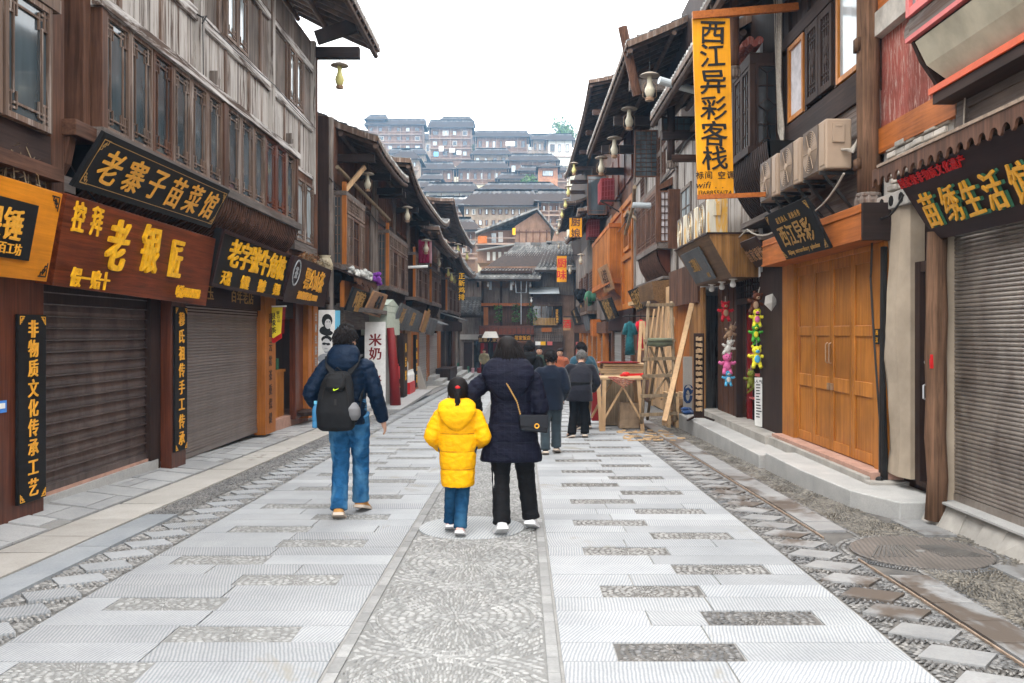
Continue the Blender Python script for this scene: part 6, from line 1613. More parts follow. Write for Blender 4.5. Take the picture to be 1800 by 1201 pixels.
m = MB(); m.fb(-1, 3.5, 3.7, 26.2, 27.0, -.5, 1.6); m.build('dark_post', M['dark_v'], hl3); m = MB(); lettering(m, '八宝米', (-3.495, 26.6, .75), (0,1,0), (0,0,1), .32, nib=.06, thick=.004, vertical=True, pitch=1.3); m.build('lettering', M['gold_yellow'], hl3)
root = thing('bottle_crate', (-4.2, 27.2, -.45), 'rack of pale bottles over a red crate in the left shop', 'crate')
m = MB(); m.fb(-1, 3.5, 3.9, 27.6, 29.0, -.5, .05); m.build('crate', M['red_paint'], root)
m = MB()
for i in range(7):
    for k in range(2): m.lathe((-3.58 - .2*k, 27.7 + i*.2, .05 + .35*k), [(.06, 0), (.065, .22), (.03, .32), (.03, .38)], 8)
m.build('bottles', M['white_paint'], root)
m = MB(); m.fb(-1, 4.1, 4.2, 26.3, 28.4, .9, 1.6); m.build('shelf_back', M['straw'], hl3)
b = Board([(-3.5, 29.2, -.2), (-3.5, 29.6, -.2), (-3.5, 29.6, 1.55), (-3.5, 29.2, 1.55)], .1); root = sign_thing('couplet_board', 'narrow dark board with yellow characters beside the bottle rack', b, 'board_black')
m = MB(); lettering(m, '苗家米酒', b.mid + Vector((.003,0,0)), b.u, b.v, .3, nib=.05, thick=.003, vertical=True, pitch=1.3); m.build('lettering', M['gold_yellow'], root)
for (h, ya, yb, mt) in ((hl3, 28.6, 30.4, 'lacquer_red'), (hl3, 31.0, 32.8, 'bamboo_v'), (hl4, 33.0, 35.2, 'orange_v'), (hl4, 38.2, 39.2, 'orange_v'), (hl4, 43.0, 44.6, 'orange_v'), (hl5, 52.0, 54.0, 'brown_v')):
    m = MB(); planks_v(m, -1, 4.1, ya, yb, -1.0, 1.75, .45, .08); m.build('door_panel', M[mt], h)
roller(hl4, -1, 4.12, 35.3, 38.0, -.62, 1.7, .1, .02, 'shutter_white'); roller(hl4, -1, 4.12, 39.4, 42.8, -.7, 1.7, .1, .02, 'shutter_white')
m = MB(); m.fb(-1, 4.3, 5.0, 44.8, 52.0, -1.0, 1.7); m.build('dark_front', M['dark_v'], hl5)
for h, ya, yb in ((hl2, 20.2, 23.4), (hl3, 26.1, 32.8), (hl4, 33.0, 45.0), (hl5, 45, 60)):
    m = MB(); m.fb(-1, 4.05, 4.4, ya, yb, 1.7, 2.3); m.build('fascia', M['dark_h'] if h == hl5 else M['grey_h'], h)
# tin hoods
for (h, ya, yb, d, z) in ((hl4, 37.0, 41.0, 3.4, 1.95), (hl5, 46.0, 52.0, 3.2, 2.3)):
    m = MB()
    for i in range(10):
        a = ya + (yb - ya) * i / 10; m.hexa([(-d, a, z), (-4.3, a, z + .35), (-4.3, a + (yb-ya)/10 - .03, z + .35), (-d, a + (yb-ya)/10 - .03, z)], [(-d, a, z + .05), (-4.3, a, z + .42), (-4.3, a + (yb-ya)/10 - .03, z + .42), (-d, a + (yb-ya)/10 - .03, z + .05)])
    m.build('tin_hood', M['board_grey'], h)
m = MB(); m.hexa([(-4.1, 42.0, -.75), (-3.4, 42.0, -.75), (-3.4, 46.5, -.85), (-4.1, 46.5, -.85)], [(-4.1, 42.0, -.1), (-3.4, 42.0, -.1), (-3.4, 46.5, -.15), (-4.1, 46.5, -.15)]); tag(m.build('stone_trough', M['dark_v'], org=(-3.7, 44, -.8)), 'dark stone trough beside the far left doors', 'trough')
for (xa, ya, yb, h_, lab) in ((-3.1, 38.0, 41.0, .16, 'grey stone doorstep nearest in the far left row'), (-2.8, 45.5, 52.0, .2, 'grey stone doorstep at the end of the left row')):
    m = MB(); zt = g(ya); m.box(xa - 1.3, xa, ya, yb, zt - .5, zt + h_ * .3); m.box(xa - 1.3, xa - .35, ya + .2, yb, zt + h_ * .3, zt + h_ * 1.2); m.box(xa - 1.3, xa - .7, ya + .4, yb, zt + h_*1.2, zt + h_ * 2.2)
    tag(m.build('doorstep', M['step_stone'], org=(xa, ya, zt)), lab, 'step')
m = MB(); m.hexa([(-3.9, 33.5, -.55), (-3.6, 33.5, -.55), (-3.6, 33.6, -.55), (-3.9, 33.6, -.55)], [(-4.15, 33.6, .35), (-3.9, 33.6, .35), (-3.9, 33.7, .35), (-4.15, 33.7, .35)]); tag(m.build('leaning_board', M['slab_cream'], org=(-3.8, 33.5, -.5)), 'pale slab leaning against the far left shutter', 'slab')
m = MB(); m.box(-4.2, -3.75, 21.0, 22.4, side_z(-4, 21) - .02, side_z(-4, 21) + .06); m.box(-4.1, -3.05, 22.2, 30.0, g(23) - .02, g(23) + .05); m.build('door_slab', M['slab_side'], hl2)
# clutter of sticks beside the poster
m = MB()
for i in range(7): m.bar((-4.3 + rnd(-.1, .2), 19.4 + rnd(0, .3), -.1), (-4.0 + rnd(-.2, .2), 19.6 + rnd(0, .3), rnd(.5, 1.0)), .05, .03)
tag(m.build('stick_heap', M['ladder_w'], org=(-4.2, 19.5, -.1)), 'heap of boards and sticks on the pavement before the poster', 'sticks')
# clothes hung under the eave
plain('magenta_cloth', (.30, .012, .06), .8, 0, .3, 5); plain('pink_cloth', (.50, .28, .30), .8, 0, .2, 5)
root = thing('hanging_clothes', (-3.6, 33.6, 4.4), 'dark red and pink clothes hanging under the left eave', 'clothes')
for i, (px0, px1, mt) in enumerate(((736, 748, 'magenta_cloth'), (748, 756, 'magenta_cloth'), (755, 759, 'pink_cloth'))):
    m = MB(); y = 33.6; xa, xb = X(px0, y), X(px1, y); zt, zb = Z(422, y), Z(465 + rnd(-3, 3), y); n = 9
    ring = []
    for j in range(7):
        z = zt + (zb - zt) * j / 6; ring.append([(xa + (xb - xa) * k / (n - 1), y + .05 * math.sin(k * 1.9) * (j / 6) - .06, z) for k in range(n)] + [(xa + (xb - xa) * k / (n - 1), y + .05 * math.sin(k * 1.9) * (j / 6) + .02, z) for k in reversed(range(n))])
    m.rings(ring); m.build('garment', M[mt], root, smooth=True)
m = MB(); m.tube([(-3.9, 33.6, Z(421, 33.6)), (-3.2, 33.6, Z(421, 33.6))], .03, 6); m.build('pole', M['iron'], root)
m = MB(); m.tube([(-4.3, 31.0, 3.9), (-3.3, 31.0, 3.95)], .05, 8); tag(m.build('drain_pipe', M['white_paint'], org=(-3.8, 31, 3.9)), 'white pipe sticking out below the red clothes, left row', 'pipe')
LL = [(646, 302, 337, 21.5, 'pale lantern under the near dark eave of left row'), (716, 362, 391, 27.5, 'second pale lantern of left row under the long eave'), (749, 420, 447, 33.0, 'third pale lantern of left row before the red clothes'),
      (772, 452, 470, 37.0, 'fourth lantern of left row'), (788, 470, 488, 43.0, 'fifth lantern of left row'), (794, 478, 497, 46.0, 'sixth lantern of left row'), (805, 428, 447, 47.0, 'lantern hanging under the far upturned left eave tip'), (821, 442, 459, 52.0, 'last lantern of left row, beside the black vertical sign'), (799, 483, 500, 49.0, 'seventh lantern of left row, near the black vertical sign')]
for i, (px, pt_, pb_, y, lab) in enumerate(LL): lantern(X(px, y), y, Z(pt_, y), Z(pt_, y) - Z(pb_, y), lab, 'lamp_glass' if i < 4 else 'lamp_yellow', 'lanterns of the left row', .4)
# ================================================================ the house closing the street
YB = 62.0
hc = thing('timber_house', (-.5, YB, g(YB)), 'large timber house closing the street, broad grey tiled roof, open gallery and red shopfront', 'house')
def bx(px0, px1, py0, py1, y, mat, name, parent=hc, depth=.2, bevel=0):
    m = MB(); m.box(X(px0, y), X(px1, y), y, y + depth, Z(py1, y), Z(py0, y)); return m.build(name, M[mat], parent, bevel=bevel)
m = MB(); m.box(X(846, YB), X(1010, YB), YB + .3, YB + 7, -1.4, Z(468, YB)); m.build('wall', M['far_wood'], hc)
m = MB(); planks_x(m, X(846, YB), X(936, YB), YB + .05, Z(535, YB), Z(478, YB), .35, .2); m.build('upper_boarding', M['far_wood'], hc)
m = MB(); planks_x(m, X(846, YB), X(936, YB), YB - .02, Z(535, YB), Z(507, YB), .45, .06); m.build('pale_boarding', M['grey_v'], hc)
m = MB(); planks_x(m, X(936, YB), X(1008, YB), YB + .1, Z(518, YB), Z(470, YB), .35, .2); m.build('right_boarding', M['grey_v'], hc)
m = MB()
for px in (846, 879, 933): m.box(X(px, YB), X(px, YB) + .16, YB - .1, YB + .2, Z(580, YB), Z(478, YB))
m.parts('corner_post', M['dark_v'], hc)
for (a, b_) in ((858, 866), (895, 902)):
    m = MB(); m.box(X(a, YB), X(b_, YB), YB - .06, YB, Z(511, YB), Z(494, YB)); f_ = m.build('window', M['frame_v'], hc); m = MB(); m.box(X(a, YB) + .06, X(b_, YB) - .06, YB - .07, YB - .061, Z(510, YB), Z(495, YB)); m.build('pane', M['glass_pale'], f_)
# gallery
bx(846, 934, 537, 575, YB + .1, 'brown_v', 'gallery_back'); bx(846, 858, 540, 572, YB - .05, 'orange_v', 'gallery_side'); bx(846, 936, 533, 538, YB - .25, 'orange_h', 'gallery_head', depth=.4)
bx(842, 938, 573, 577, YB - .55, 'reddish_h', 'gallery_rail', depth=.12); bx(842, 938, 577, 588, YB - .5, 'lacquer_red', 'gallery_panel', depth=.1)
m = MB(); x = X(843, YB)
while x < X(936, YB): m.box(x, x + .1, YB - .58, YB - .52, Z(588, YB), Z(575, YB)); x += .32
m.build('balusters', M['reddish_v'], hc)
for px in (876, 914): bx(px, px + 2.5, 537, 574, YB - .4, 'brown_v', 'gallery_post', depth=.12)
m = MB(); m.hexa([(X(842, YB), YB - .9, Z(603, YB)), (X(938, YB), YB - .9, Z(603, YB)), (X(938, YB), YB, Z(592, YB)), (X(842, YB), YB, Z(592, YB))], [(X(842, YB), YB - .9, Z(601, YB)), (X(938, YB), YB - .9, Z(601, YB)), (X(938, YB), YB, Z(589, YB)), (X(842, YB), YB, Z(589, YB))]); m.build('shop_canopy', M['brown_h'], hc)
# red shopfront and dark front
bx(844, 905, 592, 655, YB + .05, 'dark_red', 'shopfront'); bx(858, 867, 600, 655, YB - .05, 'dark_v', 'doorway', depth=.1); bx(846, 851, 598, 655, YB - .1, 'red_paint', 'red_pillar', depth=.2); bx(898, 903, 598, 655, YB - .1, 'red_paint', 'red_pillar', depth=.2)
bx(936, 990, 590, 660, YB - .1, 'brown_x', 'dark_front'); bx(936, 988, 535, 570, YB + .05, 'glass_dark', 'gallery_glazing'); bx(936, 990, 533, 538, YB - .1, 'frame_v', 'glazing_bar', depth=.2)
for px in (951, 970): bx(px, px + 1.5, 538, 558, YB - .05, 'frame_v', 'glazing_bar', depth=.1)
m = MB()
for i in range(16): m.box(X(937 + i * 2.6, YB), X(938.8 + i * 2.6, YB), YB - .2, YB - .1, Z(572, YB), Z(559, YB))
m.build('bottle_shelf', M['gold_dull'], hc)
m = MB(); w0, w1 = X(940, YB), X(988, YB)
for i in range(14): x = w0 + (w1 - w0) * i / 13; m.box(x - .025, x + .025, YB - .16, YB - .1, Z(600, YB), Z(578, YB))
for i in range(7): z = Z(578 + i * 3.6, YB); m.box(w0, w1, YB - .155, YB - .1, z - .025, z + .025)
m.build('lattice_screen', M['grey_v'], hc)
m = MB(); m.hexa([(X(930, YB), YB - 1.2, Z(518, YB)), (X(982, YB), YB - 1.2, Z(518, YB)), (X(982, YB), YB, Z(507, YB)), (X(930, YB), YB, Z(507, YB))], [(X(930, YB), YB - 1.2, Z(516, YB)), (X(982, YB), YB - 1.2, Z(516, YB)), (X(982, YB), YB, Z(505, YB)), (X(930, YB), YB, Z(505, YB))]); m.build('tin_awning', M['pipe'], hc)
# the roof: rows of tiles run towards us, hip at the left, lower wing right
def xroof(parent, xa, xb, y_e, z_e, y_r, z_r, xa_r=None, xb_r=None, pitch=.26, step=.35, mt='tile_pale', sagv=.3, lift=0.0, name='roof'):
    """roof slope facing the camera: eave from xa to xb, ridge from xa_r to xb_r"""
    xa_r = xa if xa_r is None else xa_r; xb_r = xb if xb_r is None else xb_r
    L = math.hypot(y_r - y_e, z_r - z_e); n = max(3, int(L / step)); c = max(3, int((xb - xa) / pitch)); m = MB()
    def pt(u, t, up):
        x = (xa + (xb - xa) * u) * (1 - t) + (xa_r + (xb_r - xa_r) * u) * t
        return (x, y_e + (y_r - y_e) * t, z_e + (z_r - z_e) * t - sagv * math.sin(math.pi * t) + up + lift * abs(2*u - 1) ** 4 * (1 - t))
    for j in range(c):
        for i in range(n):
            ta, tb = i / n, min(1, (i + 1) / n + .02); r_ = rnd(0, .03)
            pr = ((0, 0), (.3, .05), (.5, .09), (.7, .05), (1, 0)); vs = []
            for p, h in pr: vs.append(pt((j + p) / c, ta, h + r_ + .05))
            for p, h in pr: vs.append(pt((j + p) / c, tb, h + r_ * .3))
            fs = [(k, k + 1, 6 + k, 5 + k) for k in range(4)]
            if i == 0:
                vs += [pt((j + p) / c, 0, -.06) for p, h in pr]; fs += [(10 + k, 11 + k, k + 1, k) for k in range(4)]
            m.add(vs, fs)
    for k in range(int(abs(xb_r - xa_r) / .4)):
        x = xa_r + .4 * k; m.box(x, x + .38, y_r - .12, y_r + .12, z_r, z_r + .22 + rnd(0, .05))
    r = m.build(name, M[mt], parent)
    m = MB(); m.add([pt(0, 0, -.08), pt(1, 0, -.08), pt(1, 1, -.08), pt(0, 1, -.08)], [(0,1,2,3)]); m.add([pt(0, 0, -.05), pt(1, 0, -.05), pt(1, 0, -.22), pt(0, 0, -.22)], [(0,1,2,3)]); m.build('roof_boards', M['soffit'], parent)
    return r
xroof(hc, X(823, 60.5), X(950, 60.5), 60.3, Z(489, 60.3) , 66.5, Z(432, 66.5), X(905, 66.5), X(975, 66.5), .25, .33, 'tile_pale', .25)
xroof(hc, X(940, 60.8), X(1020, 60.8), 60.6, Z(473, 60.6), 66.5, Z(430, 66.5), X(960, 66.5), X(1030, 66.5), .25, .33, 'tile_pale', .2)
m = MB(); m.box(X(955, 66.5), X(975, 66.5), 66.4, 66.7, Z(434, 66.5), Z(426, 66.5)); m.build('ridge_ornament', M['tile_pale'], hc)
m = MB(); m.box(X(846, YB), X(935, YB), 60.8, 62.3, Z(483, YB), Z(478, YB)); m.build('eave_beam', M['dark_h'], hc)
# signs and goods on it
b = Board([P(906, 600, YB - .75), P(934, 600, YB - .75), P(931, 588, YB - .95), P(903, 588, YB - .95)], .05); root = sign_thing('shop_sign', 'black leaning board with white characters on the red shopfront', b, 'board_black')
m = MB(); b.write(m, '苗家饭店', .5, .5, .36, nib=.07, thick=.006, wide=.75); m.build('lettering', M['gold'], root)
b = Board([P(842, 603, YB - .95), P(874, 603, YB - .95), P(872, 592, YB - 1.1), P(840, 592, YB - 1.1)], .05); root = sign_thing('shop_sign', 'brown leaning board with dull characters at left of the red shopfront', b, 'board_brown')
m = MB(); b.write(m, '苗寨人家', .5, .5, .34, nib=.06, thick=.006, wide=.9); m.build('lettering', M['gold_dull'], root)
for (px, py, t_, lab) in ((931, 596, '酒家客栈', 'narrow black board with gold characters on the far dark front'), (976, 545, '苗家米酒坊', 'narrow black board with gold characters beside the glazed gallery')):
    y = YB - .25; hh = 24; b = Board([P(px, py + hh, y), P(px + 6, py + hh, y), P(px + 6, py - 2, y), P(px, py - 2, y)], .04); root = sign_thing('couplet_board', lab, b, 'board_black')
    m = MB(); lettering(m, t_, b.mid - Vector((0, .003, 0)), b.u, b.v, .2, nib=.06, thick=.004, vertical=True, pitch=1.0); m.build('lettering', M['gold'], root)
m = MB(); p = P(952, 580, YB - .25); m.box(p.x, p.x + .7, p.y, p.y + .05, p.z - .15, p.z + .15); tag(m.build('carved_plaque', M['orange_h'], org=p), 'small orange plaque on the far dark front', 'plaque')
for (px, mt, lab) in ((941, 'white_paint', 'white paper notice on the far dark front'), (950, 'gold_yellow', 'yellow paper notice on the far dark front'), (962, 'pink_paint', 'pink paper notice on the far dark front')):
    y = YB - .3; m = MB(); m.box(X(px, y), X(px + 9, y), y, y + .03, Z(607, y), Z(600.5, y)); tag(m.build('paper_notice', M[mt], org=P(px, 604, y)), lab, 'notice')
root = thing('parasol', P(890, 655, 59.5), 'cream parasol before the red shopfront', 'parasol')
m = MB(); y = 59.5; m.hexa([(X(848, y), y - 1, Z(594, y)), (X(877, y), y - 1, Z(594, y)), (X(877, y), y + 1, Z(594, y)), (X(848, y), y + 1, Z(594, y))], [(X(853, y), y - .5, Z(583, y)), (X(872, y), y - .5, Z(583, y)), (X(872, y), y + .5, Z(583, y)), (X(853, y), y + .5, Z(583, y))]); m.build('canopy', M['slab_cream'], root)
m = MB(); m.tube([P(862, 660, y), P(862, 586, y)], .05, 8); m.build('pole', M['iron'], root)
m = MB(); y = YB - .25; m.box(X(889, y), X(897, y), y, y + .04, Z(618, y), Z(605, y)); tag(m.build('blue_notice', M['poster_blue'], org=P(893, 612, y)), 'pale blue poster on the red shopfront', 'poster')
for i, (px, py) in enumerate(((876, 548), (907, 547), (935, 548))):
    p = P(px, py, YB - .5); root = thing('hanging_plant', p, ('left', 'middle', 'right')[i] + ' leafy basket hanging in the gallery of the far house', 'plant', 'gallery plants'); m = MB()
    for k in range(90):
        q = p + Vector((rnd(-.28, .28), rnd(-.2, .2), rnd(-.75, .45))) * (1 if i < 2 else 1.2); u = Vector((rnd(-1,1), rnd(-1,1), rnd(-1,1))).normalized() * .1; v = Vector((rnd(-1,1), rnd(-1,1), rnd(-1,1))).normalized() * .06; m.poly([q - u, q + v, q + u, q - v])
    m.build('leaves', M['leaf'], root); m = MB(); m.tube([p + Vector((0,0,.9)), p], .015, 5); m.build('cord', M['iron'], root)
for (px, py, lab) in ((858, 500, 'first pale lantern under the roof of the far house'), (902, 497, 'second pale lantern under the roof of the far house'), (932, 500, 'third pale lantern under the roof of the far house'), (934, 527, 'lowest pale lantern at the corner of the far house')):
    lantern(X(px, 61), 61, Z(py - 5, 61), .42, lab, 'white_paint', 'lanterns of the far house', .25)
m = MB(); p = P(916, 512, 61.3)
for q in (-.35, 0, .35): m.tube([p + Vector((q, 0, -.1)), p + Vector((q * 1.1, 0, .7))], .03, 5)
m.tube([p + Vector((-.35, 0, -.1)), p + Vector((.35, 0, -.1))], .03, 5); m.tube([p + Vector((0, 0, -2.3)), p + Vector((0, 0, .1))], .03, 5); tag(m.build('antenna', M['steel'], org=p), 'forked metal aerial before the upper wall of the far house', 'aerial')
# grey side building left of it, with lower tiled roof
hg = thing('timber_house', (-5.4, 66, -1.2), 'grey side house at the bend behind the left row, low tiled roof', 'house')
m = MB(); m.box(-9, X(848, 64), 64, 72, -1.5, Z(485, 64)); m.build('wall', M['grey_v'], hg)
m = MB(); m.box(X(838, 63.8), X(842, 63.8), 63.8, 64, Z(505, 63.8), Z(496, 63.8)); m.build('window', M['glass_dark'], hg)
xroof(hg, X(795, 61.5), X(850, 61.5), 61.5, Z(553, 61.5), 64.0, Z(528, 64), None, None, .25, .33, 'tile', .1, name='lower_roof')
xroof(hg, X(780, 63.5), X(842, 63.5), 63.4, Z(488, 63.4), 67.0, Z(455, 67), X(780, 67), X(815, 67), .25, .33, 'tile', .1)
for (a, b_, c, d_, mt, nm) in ((815, 830, 602, 655, 'dark_v', 'doorway'), (833, 846, 600, 652, 'glass_dark', 'doorway'), (811, 815, 590, 655, 'grey_v', 'door_post'), (830, 833, 590, 655, 'frame_v', 'door_post'), (808, 848, 588, 597, 'slab_cream', 'lintel')): bx(a, b_, c, d_, 63.7 if nm != 'lintel' else 63.6, mt, nm, hg)
for (px, mt, w_, h_, lab) in ((821, 'green_side', 4, 12, 'green bin by the far grey house'), (828, 'pink_cloth', 6, 9, 'pink tub by the far grey house'), (838, 'dark_red', 9, 9, 'dark red goods table by the far grey house'), (803, 'green_side', 4, 18, 'green striped panel by the far left doorway')):
    y = 59.0; m = MB(); x0 = X(px, y); w2 = w_ * y / F; z0 = g(y); m.lathe((x0 + w2/2, y, z0), [(w2*.4, 0), (w2*.5, h_*y/F*.8), (w2*.5, h_*y/F*.9), (w2*.45, h_*y/F)], 10); tag(m.build('tub' if w_ < 9 else 'goods_table', M[mt], org=(x0, y, z0)), lab, 'tub' if w_ < 9 else 'table')

# ================================================================ the hillside village
# terrain profile: z of the ground at distance y behind the street
def hz(x, y):
    t = max(0.0, min(y, 262) - 74)
    return g(74) - 1.0 + 0.285 * t + 1.2 * math.sin(x * .021 + 1) * min(1, t / 60) - .02 * max(0, y - 262)
m = MB(); xs = list(range(-420, 421, 30)); ys_ = list(range(74, 275, 12)) + [300, 400]
vs = [(x, y, hz(x, y) if y > 86 else g(74) - .3) for y in ys_ for x in xs]; nx = len(xs)
m.add(vs, [(j*nx + i, j*nx + i + 1, (j+1)*nx + i + 1, (j+1)*nx + i) for j in range(len(ys_) - 1) for i in range(nx - 1)])
stone('hill', (.20, .17, .11), (.30, .27, .19), rough=.95, var=0, scale=.12, stain=(.07, .10, .04), stain_amt=.4, bstr=.3, fine=1.2)
tag(m.build('hillside', M['hill'], smooth=True), kind='structure')
plain('far_white', (.66, .64, .60), .8, 0, .1, .5); plain('far_rail', (.26, .19, .15), .8, 0, .2, 1)
def hill_house(px0, px1, py_ridge, py_eave, py_base, y, label, wall='far_wood', nwin=5, storeys=1, over=1.0, inset=.12, balcony=True, mt='tile', depth=7, wm='glass_dark', base=None):
    s = y / F; xa, xb = X(px0, y), X(px1, y); ze, zr, zb = Z(py_eave, y - .8), Z(py_ridge, y + depth * .55), Z(py_base, y)
    h = thing('hill_house', ((xa + xb) / 2, y, zb), label, 'house', 'houses on the hillside')
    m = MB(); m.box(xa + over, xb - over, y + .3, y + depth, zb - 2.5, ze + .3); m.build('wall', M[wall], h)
    c = max(6, int((xb - xa) / .8)); yr = y + depth * .55; w0 = (xb - xa) * inset
    xroof(h, xa, xb, y - .8, ze - .1, yr, zr, xa + w0, xb - w0, .9, 1.1, mt, (zr - ze) * .12, .25)
    xroof(h, xa, xb, y + depth + .8, ze, yr, zr, xa + w0, xb - w0, 1.6, 2.2, mt, 0, 0, name='rear_roof')
    m = MB(); m.add([(xa, y - .8, ze), (xa + w0, yr, zr), (xa, y + depth + .8, ze)], [(0,1,2)]); m.add([(xb, y - .8, ze), (xb, y + depth + .8, ze), (xb - w0, yr, zr)], [(0,1,2)]); m.build('gable', M['soffit'], h)
    H = (ze - zb) / storeys
    for st in range(storeys):
        z0 = zb + H * st
        for i in range(nwin):
            wd = (xb - xa - 2 * over) / nwin; xw = xa + over + wd * (i + .2); ww = wd * rnd(.35, .6)
            k = M['far_white'] if rnd(0, 1) < .12 else M['brown_v']
            m = MB(); m.box(xw, xw + ww, y + .18, y + .31, z0 + H * .3, z0 + H * .8); f_ = m.build('window', k, h)
            m = MB(); m.box(xw + .1, xw + ww - .1, y + .16, y + .178, z0 + H * .34, z0 + H * .76); m.build('pane', M[wm if rnd(0,1) < .7 else 'glass_pale'], f_)
        if balcony:
            m = MB(); m.box(xa + over * .6, xb - over * .6, y - .35, y + .3, z0 - .1, z0 + .12); m.box(xa + over * .6, xb - over * .6, y - .35, y - .25, z0 + H * .30, z0 + H * .30 + .12)
            n = max(3, int((xb - xa) / 3.2))
            for i in range(n + 1):
                x = xa + over * .6 + (xb - xa - 1.2 * over) * i / n; m.box(x - .07, x + .07, y - .36, y - .24, z0, z0 + H)
            m.build('balcony', M['far_rail'], h)
    if base:
        m = MB(); m.box(xa + over, xb - over, y + .1, y + depth, zb - 4.5, zb - .15); m.build('plinth', M[base], h)
    return h
hill_house(640, 748, 210, 220, 268, 262, 'long three-tiered gallery house on the skyline, farthest left', nwin=6, storeys=3, inset=.02)
p_ = hill_house(640, 681, 203, 210, 222, 264, 'small roof pavilion on top of the long skyline gallery house', nwin=2, balcony=False)
hill_house(676, 752, 262, 272, 296, 245, 'pale blue-grey house below the skyline gallery house', 'far_wood_pale', 4, 1)
hill_house(751, 833, 212, 225, 280, 258, 'tall multi-storey house with double roof on the skyline', nwin=4, storeys=3, inset=.03)
hill_house(768, 834, 207, 213, 220, 263, 'short upper roof block crowning the tall skyline house', nwin=3, balcony=False)
hill_house(832, 932, 231, 241, 268, 255, 'long low house on the skyline right of the tall house', nwin=7, storeys=1, inset=.05)
hill_house(931, 968, 238, 246, 272, 250, 'small skyline house half behind the right roofs', 'far_wood_pale', 3)
hill_house(958, 1012, 236, 247, 276, 246, 'pale-fronted skyline house above the right street roofs', 'far_white', 3)
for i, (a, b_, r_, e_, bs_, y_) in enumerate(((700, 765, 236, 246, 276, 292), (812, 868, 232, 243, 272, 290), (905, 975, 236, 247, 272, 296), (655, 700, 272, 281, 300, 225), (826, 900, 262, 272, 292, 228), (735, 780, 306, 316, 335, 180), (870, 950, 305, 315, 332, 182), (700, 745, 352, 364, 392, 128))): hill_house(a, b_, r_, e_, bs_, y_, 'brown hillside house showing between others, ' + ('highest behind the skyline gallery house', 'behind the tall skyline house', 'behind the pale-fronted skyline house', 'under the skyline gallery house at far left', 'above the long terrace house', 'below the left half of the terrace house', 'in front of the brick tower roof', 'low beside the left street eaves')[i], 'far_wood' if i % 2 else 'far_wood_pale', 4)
hill_house(734, 802, 286, 298, 323, 205, 'left half of the long terrace house in the middle of the hillside', nwin=5)
hill_house(798, 898, 284, 297, 324, 207, 'right half of the long terrace house in the middle of the hillside', nwin=7)
hill_house(888, 985, 272, 283, 312, 215, 'hillside house above the brick tower', nwin=5)
hill_house(680, 742, 264, 280, 318, 190, 'tan gabled house with small windows on the left of the hillside', 'far_wood_pale', 5, 2, inset=.35)
hill_house(905, 1005, 293, 301, 320, 185, 'low dark-roofed house behind the orange brick tower', 'far_wood', 4, mt='tile')
hill_house(942, 985, 287, 294, 336, 168, 'orange brick tower house with small hipped roof', 'far_brick', 1, 2, .5, .45, False, depth=5)
hill_house(838, 990, 322, 334, 340, 160, 'broad low tiled roof across the middle of the village', 'far_white', 5, balcony=False)
hill_house(738, 846, 323, 338, 356, 150, 'white-walled house with dark gallery left of centre', 'far_white', 3, depth=6)
hill_house(730, 832, 347, 361, 380, 135, 'grey tiled house behind the left street eaves', nwin=4, mt='tile_pale')
hill_house(690, 770, 318, 330, 352, 155, 'small house with upturned grey roof left of the white-walled house', nwin=3)
hill_house(805, 965, 336, 362, 402, 118, 'large house with broad grey roof and a row of small windows', 'far_wood_pale', 12, 2, .8, .16, False, depth=9)
hill_house(938, 1010, 336, 355, 402, 115, 'house at right of the broad grey roof, behind right street row', 'far_wood', 4, 2)
hill_house(770, 850, 385, 405, 455, 100, 'brown house half hidden behind the left street roofs', 'far_wood', 4, 2, inset=.3)
# gabled plank house just behind the closing house
hp = thing('hill_house', (0, 88, 8), 'brown plank house with its gable end turned to the street, balcony with orange panel', 'house')
yg = 88.0; A_ = [P(905, 440, yg), P(968, 440, yg), P(968, 402, yg), P(944, 373, yg), P(905, 398, yg)]
m = MB(); m.prism(A_, (0, 9, 0)); m.build('gable_wall', M['far_wood'], hp)
m = MB()
for i in range(5): x = X(912 + 12 * i, yg); m.box(x, x + .1, yg - .06, yg, Z(440, yg), Z(404, yg))
m.box(X(905, yg), X(968, yg), yg - .07, yg, Z(409, yg), Z(407, yg)); m.build('battens', M['brown_v'], hp)
m = MB()
for (pa, pb) in (((944, 370), (975, 408)), ((944, 370), (836, 412))):
    a, c = P(*pa, yg), P(*pb, yg); n = 16 if pb[0] > 900 else 26
    for j in range(n):
        for k in range(14):
            t0, t1 = j / n, (j + 1) / n; pz = .12 * math.sin(math.pi * t0); q0, q1 = a.lerp(c, t0), a.lerp(c, t1); y0_, y1_ = yg - .8 + k * .75, yg - .8 + (k + 1) * .75; u = rnd(.0, .06)
            m.hexa([(q0.x, y0_, q0.z), (q1.x, y0_, q1.z), (q1.x, y1_ - .05, q1.z), (q0.x, y1_ - .05, q0.z)], [(q0.x, y0_, q0.z + .14 + u), (q1.x, y0_, q1.z + .18 + u), (q1.x, y1_ - .05, q1.z + .18 + u), (q0.x, y1_ - .05, q0.z + .14 + u)])
m.build('roof', M['tile_pale'], hp)
m = MB(); m.box(X(838, yg), X(905, yg), yg + 1.5, yg + 8, Z(460, yg), Z(402, yg)); m.build('wing_wall', M['far_wood'], hp)
m = MB(); m.box(X(836, yg), X(906, yg), yg - .4, yg + 1.5, Z(431, yg), Z(428, yg)); m.box(X(836, yg), X(906, yg), yg - .4, yg - .3, Z(420, yg), Z(418.5, yg)); m.build('balcony_floor', M['far_rail'], hp)
bx(840, 856, 415, 428, yg - .45, 'orange_h', 'orange_panel', hp); bx(864, 872, 410, 427, yg + 1.4, 'glass_pale', 'window', hp); bx(876, 884, 408, 426, yg + 1.4, 'far_white', 'window', hp); bx(901, 906, 401, 413, yg - .5, 'gold_yellow', 'yellow_cloth', hp, .1)
